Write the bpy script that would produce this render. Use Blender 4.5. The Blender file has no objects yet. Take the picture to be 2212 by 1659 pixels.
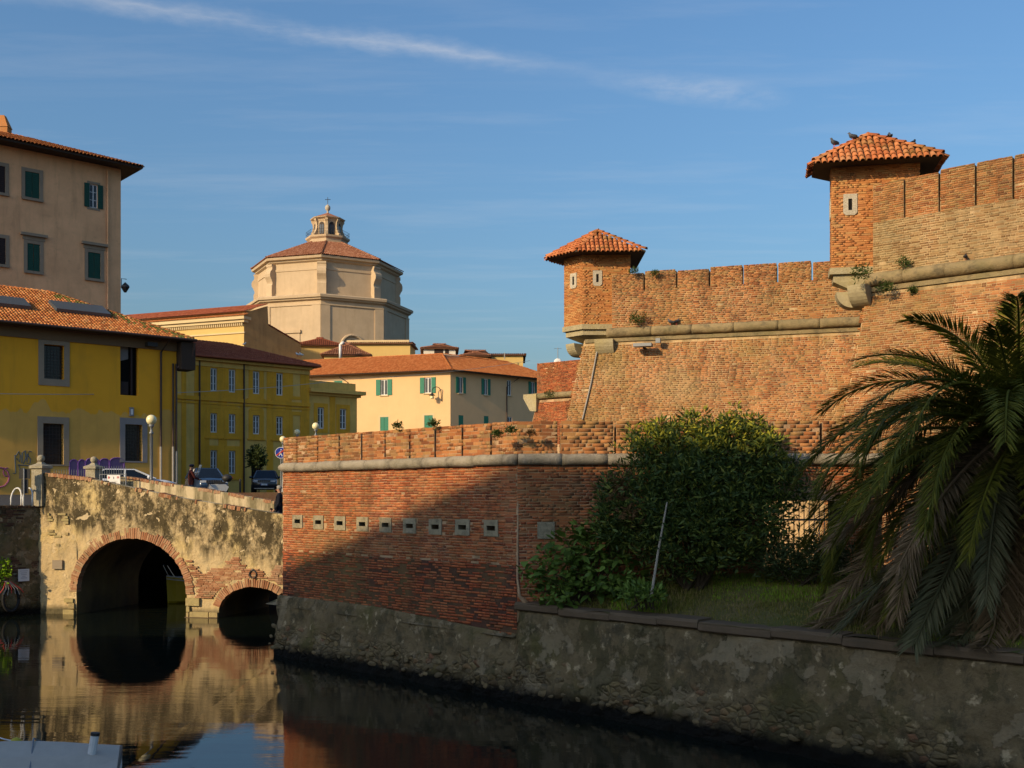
import bpy, bmesh, math, random
import numpy as np
from mathutils import Vector, Matrix
random.seed(7); rng = np.random.default_rng(11)
scene = bpy.context.scene
COL = scene.collection
R = math.radians
# ------------------------------------------------------------------ camera
F = 2322.0; CX = 1106.0; HY = 1073.0; EYE = 4.2        # pixel measures are on a 2212 x 1659 reading of the place
cam_d = bpy.data.cameras.new('camera'); cam = bpy.data.objects.new('camera', cam_d); COL.objects.link(cam)
cam_d.sensor_width = 36.0; cam_d.lens = 36.0*F/2212.0; cam_d.shift_y = (HY-829.5)/2212.0
cam_d.clip_start = 0.1; cam_d.clip_end = 3000
cam.location = (0, 0, EYE); cam.rotation_euler = (R(90), 0, 0)
scene.camera = cam
# ------------------------------------------------------------------ light
SUN_AZ = R(-136); SUN_EL = R(24.5)
SUNV = Vector((math.cos(SUN_AZ)*math.cos(SUN_EL), math.sin(SUN_AZ)*math.cos(SUN_EL), math.sin(SUN_EL)))
sun_d = bpy.data.lights.new('sun', 'SUN'); sun_d.energy = 4.15; sun_d.angle = R(0.53); sun_d.color = (1.0, 0.76, 0.44)
sun = bpy.data.objects.new('sun', sun_d); COL.objects.link(sun)
sun.rotation_euler = SUNV.to_track_quat('Z', 'Y').to_euler(); sun.location = (-60, -40, 60)
world = bpy.data.worlds.new('World'); scene.world = world; world.use_nodes = True
wn = world.node_tree.nodes; wl = world.node_tree.links; wn.clear()
def wnew(t, **k):
    n = wn.new(t)
    for a, b in k.items(): setattr(n, a, b)
    return n
w_out = wnew('ShaderNodeOutputWorld'); w_bg = wnew('ShaderNodeBackground'); w_bg.inputs['Strength'].default_value = 0.14
w_sky = wnew('ShaderNodeTexSky', sky_type='NISHITA'); w_sky.sun_disc = False
w_sky.sun_elevation = SUN_EL; w_sky.sun_rotation = math.atan2(SUNV.x, SUNV.y)
w_sky.altitude = 0; w_sky.air_density = 1.65; w_sky.dust_density = 3.2; w_sky.ozone_density = 8.6
def wmath(op, a, b=None, c=None, clamp=False):
    n = wnew('ShaderNodeMath', operation=op); n.use_clamp = clamp
    for i, v in enumerate((a, b, c)):
        if v is None: continue
        if isinstance(v, (int, float)): n.inputs[i].default_value = v
        else: wl.new(v, n.inputs[i])
    return n.outputs[0]
w_co = wnew('ShaderNodeTexCoord'); w_sep = wnew('ShaderNodeSeparateXYZ'); wl.new(w_co.outputs['Generated'], w_sep.inputs[0])
zc = wmath('MAXIMUM', w_sep.outputs[2], 0.02)
pu = wmath('DIVIDE', w_sep.outputs[0], zc); pv = wmath('DIVIDE', w_sep.outputs[1], zc)   # a flat layer of high cloud
w_cmb = wnew('ShaderNodeCombineXYZ'); wl.new(pu, w_cmb.inputs[0]); wl.new(pv, w_cmb.inputs[1])
def wnoise(scale, detail, vec, rot=0, sc=(1, 1, 1), loc=(0, 0, 0)):
    m = wnew('ShaderNodeMapping'); m.inputs['Rotation'].default_value = (0, 0, rot); m.inputs['Scale'].default_value = sc
    m.inputs['Location'].default_value = loc
    wl.new(vec, m.inputs[0]); n = wnew('ShaderNodeTexNoise'); n.inputs['Scale'].default_value = scale; n.inputs['Detail'].default_value = detail
    n.inputs['Roughness'].default_value = 0.62
    wl.new(m.outputs[0], n.inputs['Vector']); return n.outputs['Fac']
def wband(f, lo, hi): return wmath('MULTIPLY', wmath('SUBTRACT', f, lo), 1.0/(hi-lo), clamp=True)
# a long old condensation trail, a straight line in that layer, broken up and feathered
x1, y1, z1 = (240-CX)/F, 1.0, (HY-8)/F
x2, y2, z2 = (1290-CX)/F, 1.0, (HY-160)/F
q1 = Vector((x1/z1, y1/z1, 0)); q2 = Vector((x2/z2, y2/z2, 0)); dq = (q2-q1).normalized(); nq = Vector((-dq.y, dq.x, 0))
along = wmath('ADD', wmath('MULTIPLY', pu, dq.x), wmath('MULTIPLY', pv, dq.y))
across = wmath('SUBTRACT', wmath('ADD', wmath('MULTIPLY', pu, nq.x), wmath('MULTIPLY', pv, nq.y)), q1.dot(nq))
wob = wmath('MULTIPLY', wmath('SUBTRACT', wnoise(3.0, 3, w_cmb.outputs[0]), 0.5), 0.10)
fine = wmath('MULTIPLY', wmath('SUBTRACT', wnoise(14.0, 5, w_cmb.outputs[0]), 0.5), 0.09)
dist = wmath('ABSOLUTE', wmath('ADD', across, wmath('ADD', wob, fine)))
trail = wmath('SUBTRACT', 1.0, wband(dist, 0.0, 0.08))
trail = wmath('POWER', trail, 1.5)
trail = wmath('MULTIPLY', trail, wband(wnoise(3.2, 6, w_cmb.outputs[0], rot=-math.atan2(dq.y, dq.x), sc=(1.0, 2.0, 1)), 0.26, 0.66))
trail = wmath('MULTIPLY', trail, wmath('SUBTRACT', 1.0, wband(along, q2.dot(dq)-0.45, q2.dot(dq)+0.10)))
trail = wmath('MULTIPLY', trail, wband(along, q1.dot(dq)-0.6, q1.dot(dq)+0.3))
xw, zw_ = (1508-CX)/F, (HY-196)/F; qw = Vector((xw/zw_, 1/zw_, 0))
wa = wmath('MULTIPLY', wmath('SUBTRACT', along, qw.dot(dq)), 3.2); wc = wmath('MULTIPLY', wmath('SUBTRACT', across, (qw-q1).dot(nq)), 9.0)
wisp = wmath('SUBTRACT', 1.0, wmath('SQRT', wmath('ADD', wmath('MULTIPLY', wa, wa), wmath('MULTIPLY', wc, wc))), clamp=True)
wisp = wmath('MULTIPLY', wisp, wband(wnoise(9.0, 5, w_cmb.outputs[0]), 0.3, 0.65))
trail = wmath('ADD', trail, wmath('MULTIPLY', wisp, 0.7))
veil = wband(wnoise(1.5, 6, w_cmb.outputs[0], rot=R(28), sc=(0.55, 2.2, 1), loc=(3.1, 1.7, 0)), 0.50, 0.95)
veil2 = wband(wnoise(1.1, 7, w_cmb.outputs[0], rot=R(-20), sc=(0.3, 2.6, 1), loc=(7.7, 4.2, 0)), 0.54, 0.9)
cl = wmath('ADD', wmath('MULTIPLY', trail, 0.36), wmath('ADD', wmath('MULTIPLY', veil, 0.16), wmath('MULTIPLY', veil2, 0.07)), clamp=True)
fade = wband(w_sep.outputs[2], 0.04, 0.16)
cl = wmath('MULTIPLY', cl, fade)
w_mix = wnew('ShaderNodeMix', data_type='RGBA')
wl.new(cl, w_mix.inputs['Factor']); wl.new(w_sky.outputs[0], w_mix.inputs['A']); w_mix.inputs['B'].default_value = (5.6, 5.3, 5.0, 1)
wl.new(w_mix.outputs['Result'], w_bg.inputs['Color']); wl.new(w_bg.outputs[0], w_out.inputs['Surface'])
vs = scene.view_settings; vs.view_transform = 'Standard'; vs.look = 'None'; vs.exposure = 0.2; vs.gamma = 1.0; vs.use_curve_mapping = False
try:
    scene.cycles.use_denoising = True; scene.cycles.max_bounces = 8; scene.cycles.diffuse_bounces = 4; scene.cycles.transparent_max_bounces = 8
except Exception: pass

# ------------------------------------------------------------------ geometry helpers
CAM = np.array((0.0, 0.0, EYE))
def V3(*a): return np.array(a, float)
def unit(v): v = np.asarray(v, float); return v/np.linalg.norm(v)
def at(x, y, Y): return V3((x-CX)/F*Y, Y, EYE-(y-HY)/F*Y)
def xat(x, Y): return (x-CX)/F*Y
def zat(y, Y): return EYE-(y-HY)/F*Y
def proj(p):
    p = np.asarray(p, float); Y = np.maximum(p[..., 1], 0.1)
    return CX+p[..., 0]/Y*F, HY-(p[..., 2]-EYE)/Y*F
def hit(x, y, O, N):
    d = V3((x-CX)/F, 1.0, -(y-HY)/F); t = np.dot(np.asarray(O)-CAM, N)/np.dot(d, N); return CAM+t*d
def dirv(deg): return V3(math.cos(R(deg)), math.sin(R(deg)), 0)
UP = V3(0, 0, 1)

def link(o, parent=None):
    COL.objects.link(o)
    if parent is not None: o.parent = parent
    return o
def thing(name, label, cat, loc=(0, 0, 0), group=None, kind=None):
    o = bpy.data.objects.new(name, None); COL.objects.link(o); o.location = tuple(float(c) for c in loc); o.empty_display_size = 0.2
    o['label'] = label; o['category'] = cat
    if group: o['group'] = group
    o['kind'] = kind or 'thing'
    return o
def struct(o): o['kind'] = 'structure'; return o
def tag(o, label, cat, group=None):
    o['label'] = label; o['category'] = cat
    if group: o['group'] = group
    if o.get('kind') is None: o['kind'] = 'thing'
    return o
def wpos(parent):
    p = V3(0, 0, 0)
    while parent is not None: p = p+np.array(parent.location); parent = parent.parent
    return p
def mesh_obj(name, verts, faces, mat, parent=None, smooth=False, stuff=False):
    """faces: list of tuples or an int array (m,4); world coordinates in, origin moved to the middle"""
    verts = np.asarray(verts, float).reshape(-1, 3)
    c = (verts.min(0)+verts.max(0))/2
    me = bpy.data.meshes.new(name)
    if isinstance(faces, np.ndarray):
        k = faces.shape[1]; m = len(faces); v = verts-c
        me.vertices.add(len(v)); me.vertices.foreach_set('co', v.ravel().astype(np.float32))
        me.loops.add(m*k); me.loops.foreach_set('vertex_index', faces.ravel().astype(np.int32))
        me.polygons.add(m); me.polygons.foreach_set('loop_start', np.arange(0, m*k, k, dtype=np.int32))
        try: me.polygons.foreach_set('loop_total', np.full(m, k, dtype=np.int32))
        except Exception: pass
        me.update(calc_edges=True)
    else:
        me.from_pydata((verts-c).tolist(), [], [tuple(int(i) for i in f) for f in faces]); me.update()
    if smooth: me.polygons.foreach_set('use_smooth', np.ones(len(me.polygons), dtype=bool))
    if mat is not None:
        for m_ in (mat if isinstance(mat, (list, tuple)) else [mat]): me.materials.append(m_)
    o = bpy.data.objects.new(name, me); link(o, parent)
    o.location = tuple(c-wpos(parent))
    if stuff: o['kind'] = 'stuff'
    return o

class MB:
    def __init__(s): s.v = []; s.f = []
    def add(s, vs_, fs):
        b = len(s.v); s.v += [tuple(map(float, p)) for p in vs_]; s.f += [tuple(b+i for i in f) for f in fs]; return s
    def quad(s, a, b, c, d): return s.add((a, b, c, d), ((0, 1, 2, 3),))
    def poly(s, pts): return s.add(pts, (tuple(range(len(pts))),))
    def box(s, o, u, v, w):
        """o corner, u v w edge vectors (right handed)"""
        o, u, v, w = map(np.asarray, (o, u, v, w))
        p = [o, o+u, o+u+v, o+v, o+w, o+u+w, o+u+v+w, o+v+w]
        return s.add(p, ((0, 3, 2, 1), (4, 5, 6, 7), (0, 1, 5, 4), (1, 2, 6, 5), (2, 3, 7, 6), (3, 0, 4, 7)))
    def cbox(s, c, sx, sy, sz): c = np.asarray(c); return s.box(c-V3(sx, sy, sz)/2, V3(sx, 0, 0), V3(0, sy, 0), V3(0, 0, sz))
    def tube(s, pts, r, n=8, caps=True):
        pts = [np.asarray(p, float) for p in pts]; rs = r if isinstance(r, (list, tuple)) else [r]*len(pts)
        b = len(s.v); ref = V3(0, 0, 1)
        for i, p in enumerate(pts):
            t = unit(pts[min(i+1, len(pts)-1)]-pts[max(i-1, 0)])
            if abs(np.dot(t, ref)) > 0.95: ref = V3(1, 0, 0) if abs(t[0]) < .9 else V3(0, 1, 0)
            a = unit(np.cross(t, ref)); c = np.cross(t, a)
            for k in range(n):
                th = 2*math.pi*k/n; s.v.append(tuple(p+rs[i]*(math.cos(th)*a+math.sin(th)*c)))
        for i in range(len(pts)-1):
            for k in range(n):
                s.f.append((b+i*n+k, b+i*n+(k+1) % n, b+(i+1)*n+(k+1) % n, b+(i+1)*n+k))
        if caps:
            s.f.append(tuple(b+k for k in range(n))[::-1]); s.f.append(tuple(b+(len(pts)-1)*n+k for k in range(n)))
        return s
    def lathe(s, prof, c=(0, 0, 0), n=16, rot=0.0, axis=None):
        """prof: list of (r,z)"""
        b = len(s.v); c = np.asarray(c, float)
        for r_, z in prof:
            for k in range(n):
                th = 2*math.pi*k/n+rot; s.v.append(tuple(c+V3(r_*math.cos(th), r_*math.sin(th), z)))
        for i in range(len(prof)-1):
            for k in range(n):
                s.f.append((b+i*n+k, b+i*n+(k+1) % n, b+(i+1)*n+(k+1) % n, b+(i+1)*n+k))
        s.f.append(tuple(b+k for k in range(n))[::-1]); s.f.append(tuple(b+(len(prof)-1)*n+k for k in range(n)))
        return s
    def ball(s, c, r, n=14, m=9, sc=(1, 1, 1)):
        prof = [(max(r*math.sin(math.pi*i/m), 1e-4), -r*math.cos(math.pi*i/m)) for i in range(m+1)]
        b = len(s.v); s.lathe(prof, (0, 0, 0), n)
        for i in range(b, len(s.v)): p = s.v[i]; s.v[i] = (p[0]*sc[0]+c[0], p[1]*sc[1]+c[1], p[2]*sc[2]+c[2])
        return s
    def prism(s, pts, w):
        """pts: polygon (3d), extruded by vector w"""
        pts = [np.asarray(p, float) for p in pts]; n = len(pts); w = np.asarray(w, float); b = len(s.v)
        s.v += [tuple(p) for p in pts]+[tuple(p+w) for p in pts]
        s.f.append(tuple(b+i for i in range(n))[::-1]); s.f.append(tuple(b+n+i for i in range(n)))
        for i in range(n): s.f.append((b+i, b+(i+1) % n, b+n+(i+1) % n, b+n+i))
        return s
    def build(s, name, mat, parent=None, smooth=False, stuff=False):
        return mesh_obj(name, s.v, s.f, mat, parent, smooth, stuff)

def vnoise(p, seed=0):
    """cheap smooth value noise for arrays (n,3)"""
    p = np.asarray(p, float); i = np.floor(p).astype(np.int64); f = p-i; f = f*f*(3-2*f)
    def h(ix, iy, iz):
        n = (ix*374761393+iy*668265263+iz*2147483647+seed*1274126177) & 0xffffffff
        n = (n ^ (n >> 13))*1274126177 & 0xffffffff
        return ((n ^ (n >> 16)) & 0xffff)/65535.0
    r = 0
    for dx in (0, 1):
        for dy in (0, 1):
            for dz in (0, 1):
                w = (f[:, 0] if dx else 1-f[:, 0])*(f[:, 1] if dy else 1-f[:, 1])*(f[:, 2] if dz else 1-f[:, 2])
                r = r+w*h(i[:, 0]+dx, i[:, 1]+dy, i[:, 2]+dz)
    return r
def fbm(p, oct=4, seed=0):
    a = 0; w = 1; s = 0; p = np.asarray(p, float)
    for k in range(oct): a = a+w*vnoise(p*2**k, seed+k); s += w; w *= .5
    return a/s
# ------------------------------------------------------------------ materials (all procedural, in world position so pieces of one wall weather together)
class NT:
    def __init__(s, name, rough=0.85, spec=0.25):
        s.m = bpy.data.materials.new(name); s.m.use_nodes = True; s.t = s.m.node_tree; s.n = s.t.nodes; s.l = s.t.links; s.n.clear()
        s.out = s.new('ShaderNodeOutputMaterial'); s.b = s.new('ShaderNodeBsdfPrincipled'); s.l.new(s.b.outputs[0], s.out.inputs[0])
        s.b.inputs['Roughness'].default_value = rough; s.b.inputs['Specular IOR Level'].default_value = spec
        s._pos = None
    def new(s, t, **k):
        n = s.n.new(t)
        for a, b in k.items(): setattr(n, a, b)
        return n
    def set(s, sock, v):
        if isinstance(v, bpy.types.NodeSocket): s.l.new(v, sock)
        elif isinstance(v, (tuple, list)): sock.default_value = tuple(v)+((1,) if len(v) == 3 and len(sock.default_value) == 4 else ())
        else: sock.default_value = v
    def pos(s):
        if s._pos is None: s._pos = s.new('ShaderNodeNewGeometry').outputs['Position']
        return s._pos
    def obj(s): return s.new('ShaderNodeTexCoord').outputs['Object']
    def map(s, sc=(1, 1, 1), vec=None, loc=(0, 0, 0), rot=(0, 0, 0)):
        m = s.new('ShaderNodeMapping'); m.inputs['Scale'].default_value = sc; m.inputs['Location'].default_value = loc; m.inputs['Rotation'].default_value = rot
        s.l.new(vec or s.pos(), m.inputs[0]); return m.outputs[0]
    def noise(s, scale, detail=4, sc=(1, 1, 1), loc=(0, 0, 0), rough=0.6, vec=None, dist=0.0):
        n = s.new('ShaderNodeTexNoise'); n.inputs['Scale'].default_value = scale; n.inputs['Detail'].default_value = detail; n.inputs['Roughness'].default_value = rough
        n.inputs['Distortion'].default_value = dist
        s.l.new(s.map(sc, vec, loc), n.inputs['Vector']); return n.outputs['Fac']
    def voro(s, scale, sc=(1, 1, 1), feat='F1', out='Distance'):
        n = s.new('ShaderNodeTexVoronoi', feature=feat); n.inputs['Scale'].default_value = scale
        s.l.new(s.map(sc), n.inputs['Vector']); return n.outputs[out]
    def rnd(s):
        a = s.new('ShaderNodeNewGeometry').outputs['Random Per Island']; b = s.new('ShaderNodeObjectInfo').outputs['Random']
        return s.math('FRACT', s.math('ADD', a, b))
    def math(s, op, a, b=None, clamp=False):
        n = s.new('ShaderNodeMath', operation=op); n.use_clamp = clamp; s.set(n.inputs[0], a)
        if b is not None: s.set(n.inputs[1], b)
        return n.outputs[0]
    def band(s, f, lo, hi): return s.math('MULTIPLY', s.math('SUBTRACT', f, lo), 1.0/(hi-lo), clamp=True)
    def mix(s, fac, a, b, blend='MIX'):
        n = s.new('ShaderNodeMix', data_type='RGBA', blend_type=blend); s.set(n.inputs['Factor'], fac)
        s.set([i for i in n.inputs if i.name == 'A' and i.type == 'RGBA'][0], a); s.set([i for i in n.inputs if i.name == 'B' and i.type == 'RGBA'][0], b)
        return [o for o in n.outputs if o.type == 'RGBA'][0]
    def ramp(s, fac, stops, const=False):
        n = s.new('ShaderNodeValToRGB'); e = n.color_ramp.elements
        if const: n.color_ramp.interpolation = 'CONSTANT'
        while len(e) < len(stops): e.new(0.5)
        for i, (p, c) in enumerate(stops): e[i].position = p; e[i].color = tuple(c)+(1,)
        s.set(n.inputs[0], fac); return n.outputs[0]
    def z(s):
        n = s.new('ShaderNodeSeparateXYZ'); s.l.new(s.pos(), n.inputs[0]); return n.outputs[2]
    def xyz(s):
        n = s.new('ShaderNodeSeparateXYZ'); s.l.new(s.pos(), n.inputs[0]); return n.outputs
    def col(s, c): s.set(s.b.inputs['Base Color'], c); return s
    def bump(s, h, strength=0.5, dist=0.02):
        n = s.new('ShaderNodeBump'); n.inputs['Strength'].default_value = strength; n.inputs['Distance'].default_value = dist
        s.l.new(h, n.inputs['Height']); s.l.new(n.outputs[0], s.b.inputs['Normal']); return s
MAT = {}
def brick_mat(name, stops, stain=(0.05, 0.045, 0.03), stain_amt=0.5, pale=(0.5, 0.42, 0.28), pale_amt=0.2, moss=(0.19, 0.17, 0.055), moss_amt=0.25):
    t = NT(name, 0.92, 0.12)
    c = t.ramp(t.rnd(), stops)
    c = t.mix(t.math('MULTIPLY', t.noise(26, 5), 0.5), c, t.mix(0.75, c, (0.07, 0.035, 0.02)))
    g = t.band(t.noise(0.55, 5, (1, 1, .8)), 0.45, 0.72); c = t.mix(t.math('MULTIPLY', g, moss_amt), c, moss)
    p = t.band(t.noise(0.7, 5, (1, 1, .55), (5, 3, 9)), 0.52, 0.75); c = t.mix(t.math('MULTIPLY', p, pale_amt), c, pale)
    k = t.band(t.noise(1.1, 6, (1, 1, .35), (2, 8, 1), 0.7), 0.53, 0.75); c = t.mix(t.math('MULTIPLY', k, stain_amt), c, stain)
    sk = t.band(t.noise(1.5, 6, (1, 1, .07), (9, 14, 2), .62), .54, .70); c = t.mix(t.math('MULTIPLY', sk, .55*stain_amt), c, stain)
    k2 = t.band(t.noise(4.5, 6, (1, 1, .8), (12, 3, 6), 0.72), 0.56, 0.74); c = t.mix(t.math('MULTIPLY', k2, stain_amt*.9), c, stain)
    c = t.mix(t.math('MULTIPLY', t.band(t.noise(.33, 6, (1, 1, .7), (31, 7, 3), .65), .48, .68), .5*stain_amt), c, t.mix(.5, stain, moss))
    t.col(c).bump(t.noise(45, 4), 0.6, 0.012); MAT[name] = t.m; return t.m
def mortar_mat(name, a, b, dark=(0.04, 0.03, 0.02), dark_amt=0.5, dscale=1.1):
    t = NT(name, 0.95, 0.1)
    c = t.mix(t.noise(9, 5), a, b)
    k = t.band(t.noise(dscale, 6, (1, 1, .5), (2, 8, 1), 0.7), 0.47, 0.62); c = t.mix(t.math('MULTIPLY', k, dark_amt), c, dark)
    c = t.mix(t.math('MULTIPLY', t.band(t.noise(.33, 6, (1, 1, .7), (31, 7, 3), .65), .48, .68), .35), c, (.10, .08, .03))
    c = t.mix(t.math('MULTIPLY', t.band(t.noise(.55, 5, (1, 1, .8)), 0.45, 0.72), .4), c, (.30, .21, .07))
    sk = t.band(t.noise(1.5, 6, (1, 1, .07), (9, 14, 2), .62), .54, .70); c = t.mix(t.math('MULTIPLY', sk, .3), c, dark)
    t.col(c).bump(t.noise(60, 5), 0.8, 0.02); MAT[name] = t.m; return t.m
def stone_mat(name, a, b, stain=(0.06, 0.055, 0.04), amt=0.6, moss=(0.13, 0.12, 0.05), moss_amt=0.3, sc=1.0):
    t = NT(name, 0.9, 0.15)
    c = t.mix(t.rnd(), a, b); c = t.mix(t.noise(7*sc, 6), c, t.mix(0.6, c, (0.1, 0.085, 0.06)))
    k = t.band(t.noise(2.2*sc, 7, (1, 1, 1.4), (3, 1, 4), 0.7), 0.48, 0.68); c = t.mix(t.math('MULTIPLY', k, amt), c, stain)
    g = t.band(t.noise(1.1*sc, 5, (1, 1, 1), (8, 2, 5)), 0.5, 0.72); c = t.mix(t.math('MULTIPLY', g, moss_amt), c, moss)
    t.col(c).bump(t.noise(22*sc, 6, rough=0.7), 0.8, 0.03); MAT[name] = t.m; return t.m
def plaster_mat(name, a, var=0.18, dirt=(0.12, 0.09, 0.05), dirt_amt=0.25, streak=0.25, rough=0.9, bump=0.15):
    t = NT(name, rough, 0.15)
    c = t.mix(t.band(t.noise(0.5, 5), 0.35, 0.65), a, tuple(x*(1-var) for x in a))
    k = t.band(t.noise(1.6, 6, (1, 1, .12), (4, 4, 4), .65), 0.52, 0.75); c = t.mix(t.math('MULTIPLY', k, streak), c, dirt)
    k2 = t.band(t.noise(2.5, 6, (1, 1, 1), (1, 9, 2), .7), 0.55, 0.75); c = t.mix(t.math('MULTIPLY', k2, dirt_amt), c, dirt)
    t.col(c).bump(t.noise(14, 6), bump, 0.02); MAT[name] = t.m; return t.m
def tile_mat(name, stops, moss=(0.11, 0.11, 0.025), moss_amt=0.2, dirt=(0.05, 0.035, 0.025), dirt_amt=0.3):
    t = NT(name, 0.85, 0.2); c = t.ramp(t.rnd(), stops)
    c = t.mix(t.math('MULTIPLY', t.band(t.noise(6, 6, rough=.7), .45, .75), dirt_amt), c, dirt)
    c = t.mix(t.math('MULTIPLY', t.band(t.noise(1.3, 5, loc=(5, 5, 1)), .52, .7), moss_amt), c, moss)
    t.col(c).bump(t.noise(30, 4), 0.3, 0.01); MAT[name] = t.m; return t.m
def flat(name, c, rough=0.6, spec=0.3, metal=0.0, var=0.25, sc=6.0, bump=0.0, emit=None):
    t = NT(name, rough, spec); t.b.inputs['Metallic'].default_value = metal
    t.col(t.mix(t.noise(sc, 5), tuple(c), tuple(x*(1-var) for x in c)))
    if bump: t.bump(t.noise(sc*5, 4), bump, 0.01)
    MAT[name] = t.m; return t.m
OR = [(0.0, (.21, .075, .032)), (.25, (.36, .125, .045)), (.5, (.47, .175, .06)), (.72, (.53, .23, .085)), (.88, (.42, .23, .085)), (1.0, (.26, .135, .06))]
RD = [(0.0, (.25, .06, .03)), (.3, (.42, .095, .038)), (.6, (.52, .13, .048)), (.85, (.55, .17, .065)), (1.0, (.32, .11, .05))]
brick_mat('brick_low', [(p, tuple(.35*a+.65*b for a, b in zip(c, d))) for (p, c), (_, d) in zip(OR[:5]+[OR[5]], RD+[RD[-1]])], stain_amt=.62, moss_amt=.15, pale_amt=.12)
brick_mat('brick_parapet', OR, stain_amt=.7, moss_amt=.3, pale_amt=.15)
brick_mat('brick_fort', OR, stain_amt=.45, moss_amt=.6, moss=(.24, .175, .055), pale_amt=.5, pale=(.56, .40, .22))
brick_mat('brick_red', RD, stain_amt=.6, moss_amt=.1, pale_amt=.08)
brick_mat('brick_bastion', OR, stain_amt=.5, moss_amt=.3, pale_amt=.3, pale=(.48, .33, .18))
brick_mat('brick_pale', [(0, (.27, .14, .06)), (.3, (.40, .23, .10)), (.6, (.50, .33, .16)), (1, (.36, .25, .13))], stain_amt=.6, moss_amt=.35, pale_amt=.3)
brick_mat('brick_turret', [(0, (.44, .17, .06)), (.2, (.53, .205, .068)), (.5, (.58, .24, .08)), (.75, (.62, .285, .10)), (.93, (.55, .30, .11)), (1, (.38, .19, .09))], stain_amt=.15, moss_amt=.12, pale_amt=.12)
brick_mat('brick_arch', [(0, (.34, .14, .07)), (.4, (.46, .21, .11)), (.8, (.54, .30, .17)), (1, (.42, .27, .15))], stain_amt=.5, moss_amt=.15, pale_amt=.5)
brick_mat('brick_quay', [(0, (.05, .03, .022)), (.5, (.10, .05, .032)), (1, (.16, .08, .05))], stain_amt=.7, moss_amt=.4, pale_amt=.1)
mortar_mat('mortar_low', (.58, .38, .22), (.42, .26, .15), dark_amt=.5)
mortar_mat('mortar_fort', (.62, .43, .235), (.45, .30, .155), dark_amt=.6)
mortar_mat('mortar_red', (.13, .06, .04), (.08, .04, .028), dark_amt=.5)
mortar_mat('mortar_turret', (.64, .35, .15), (.55, .29, .12), dark_amt=.12)
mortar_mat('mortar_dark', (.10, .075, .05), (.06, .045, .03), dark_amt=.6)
stone_mat('cordon_stone', (.44, .38, .29), (.36, .31, .23), amt=.55)
stone_mat('cordon_fort', (.38, .28, .14), (.32, .24, .12), amt=.75, moss_amt=.5)
stone_mat('corbel_stone', (.50, .42, .25), (.46, .38, .22), amt=.15, moss=(.4, .3, .08), moss_amt=.4)
stone_mat('frame_stone', (.46, .39, .26), (.40, .33, .2), amt=.5, moss_amt=.2, sc=2)
stone_mat('frame_white', (.64, .56, .43), (.6, .52, .4), amt=.1, moss_amt=.05, sc=2)
stone_mat('pier_stone', (.50, .40, .17), (.46, .34, .16), amt=.3, moss_amt=.15, sc=1.5)
stone_mat('rubble', (.26, .18, .08), (.14, .10, .05), amt=.6, moss_amt=.3, sc=2.5)
stone_mat('pillar_stone', (.46, .40, .28), (.46, .40, .28), amt=.35, moss_amt=.3, sc=2)
TL = [(0, (.36, .11, .035)), (.3, (.55, .18, .05)), (.6, (.66, .24, .07)), (.85, (.72, .31, .11)), (1, (.48, .22, .09))]
tile_mat('tile_turret', [(0, (.34, .10, .035)), (.4, (.47, .145, .05)), (.8, (.55, .20, .075)), (1, (.45, .2, .09))], moss_amt=.55)
tile_mat('tile_house', TL, moss_amt=.4, dirt_amt=.45)
tile_mat('tile_moss', [(0, (.12, .12, .03)), (.6, (.17, .17, .035)), (1, (.24, .15, .05))], moss_amt=.5)
tile_mat('tile_far', [(0, (.40, .12, .035)), (.5, (.50, .165, .05)), (1, (.56, .22, .075))], moss_amt=.15, dirt_amt=.3)
tile_mat('tile_red', [(0, (.27, .07, .035)), (.5, (.34, .09, .045)), (1, (.38, .12, .06))], moss_amt=.1, dirt_amt=.3)
tile_mat('tile_church', [(0, (.26, .10, .055)), (.5, (.34, .14, .075)), (1, (.42, .2, .12))], moss_amt=.1, dirt_amt=.35)
flat('roof_under', (.16, .07, .035), .9); flat('soffit', (.05, .035, .025), .9); flat('eave_board', (.20, .13, .07), .85)
# near yellow house: ochre wash with a paler patched zone below an uneven line
t = NT('yellow_house', .92, .1)
px, py, pz = t.xyz()
edge = t.math('ADD', pz, t.math('MULTIPLY', t.math('SUBTRACT', t.noise(.55, 2, (1, 1, .01), (3, 0, 0)), .5), 4.0))
edge = t.math('ADD', edge, t.math('MULTIPLY', t.math('SUBTRACT', t.noise(2.4, 2, (1, 1, .4)), .5), .55))
m = t.band(edge, 9.55, 9.62)
c = t.mix(m, t.mix(t.noise(1.2, 5), (.70, .40, .09), (.60, .335, .08)), t.mix(t.noise(.6, 5), (.82, .395, .03), (.70, .33, .026)))
c = t.mix(t.math('MULTIPLY', t.band(t.noise(1.2, 6, (1, 1, .1), (2, 2, 2), .65), .5, .75), .25), c, (.18, .125, .04))
c = t.mix(t.math('MULTIPLY', t.band(t.noise(.35, 4, (1, 1, 1), (7, 1, 0)), .5, .7), .22), c, (.25, .17, .04))
t.col(c).bump(t.noise(10, 5), .2, .02); MAT['yellow_house'] = t.m
plaster_mat('tall_house', (.82, .46, .235), .2, (.30, .18, .09), .3, .45)
plaster_mat('y3_wall', (.82, .50, .13), .18, (.28, .19, .06), .3, .4)
plaster_mat('y3_trim', (.82, .39, .035), .18, (.28, .16, .03), .3, .4)
plaster_mat('peach_wall', (.74, .47, .235), .07, (.5, .34, .18), .08, .16)
plaster_mat('peach_shade', (.62, .455, .29), .07, (.45, .3, .18), .08, .14)
plaster_mat('church_wall', (.54, .405, .26), .12, (.34, .24, .13), .25, .35)
plaster_mat('cream_wall', (.62, .42, .15), .08, (.46, .31, .12), .1, .2)
plaster_mat('cream_trim', (.62, .48, .27), .08, (.5, .38, .2), .1, .2)
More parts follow.
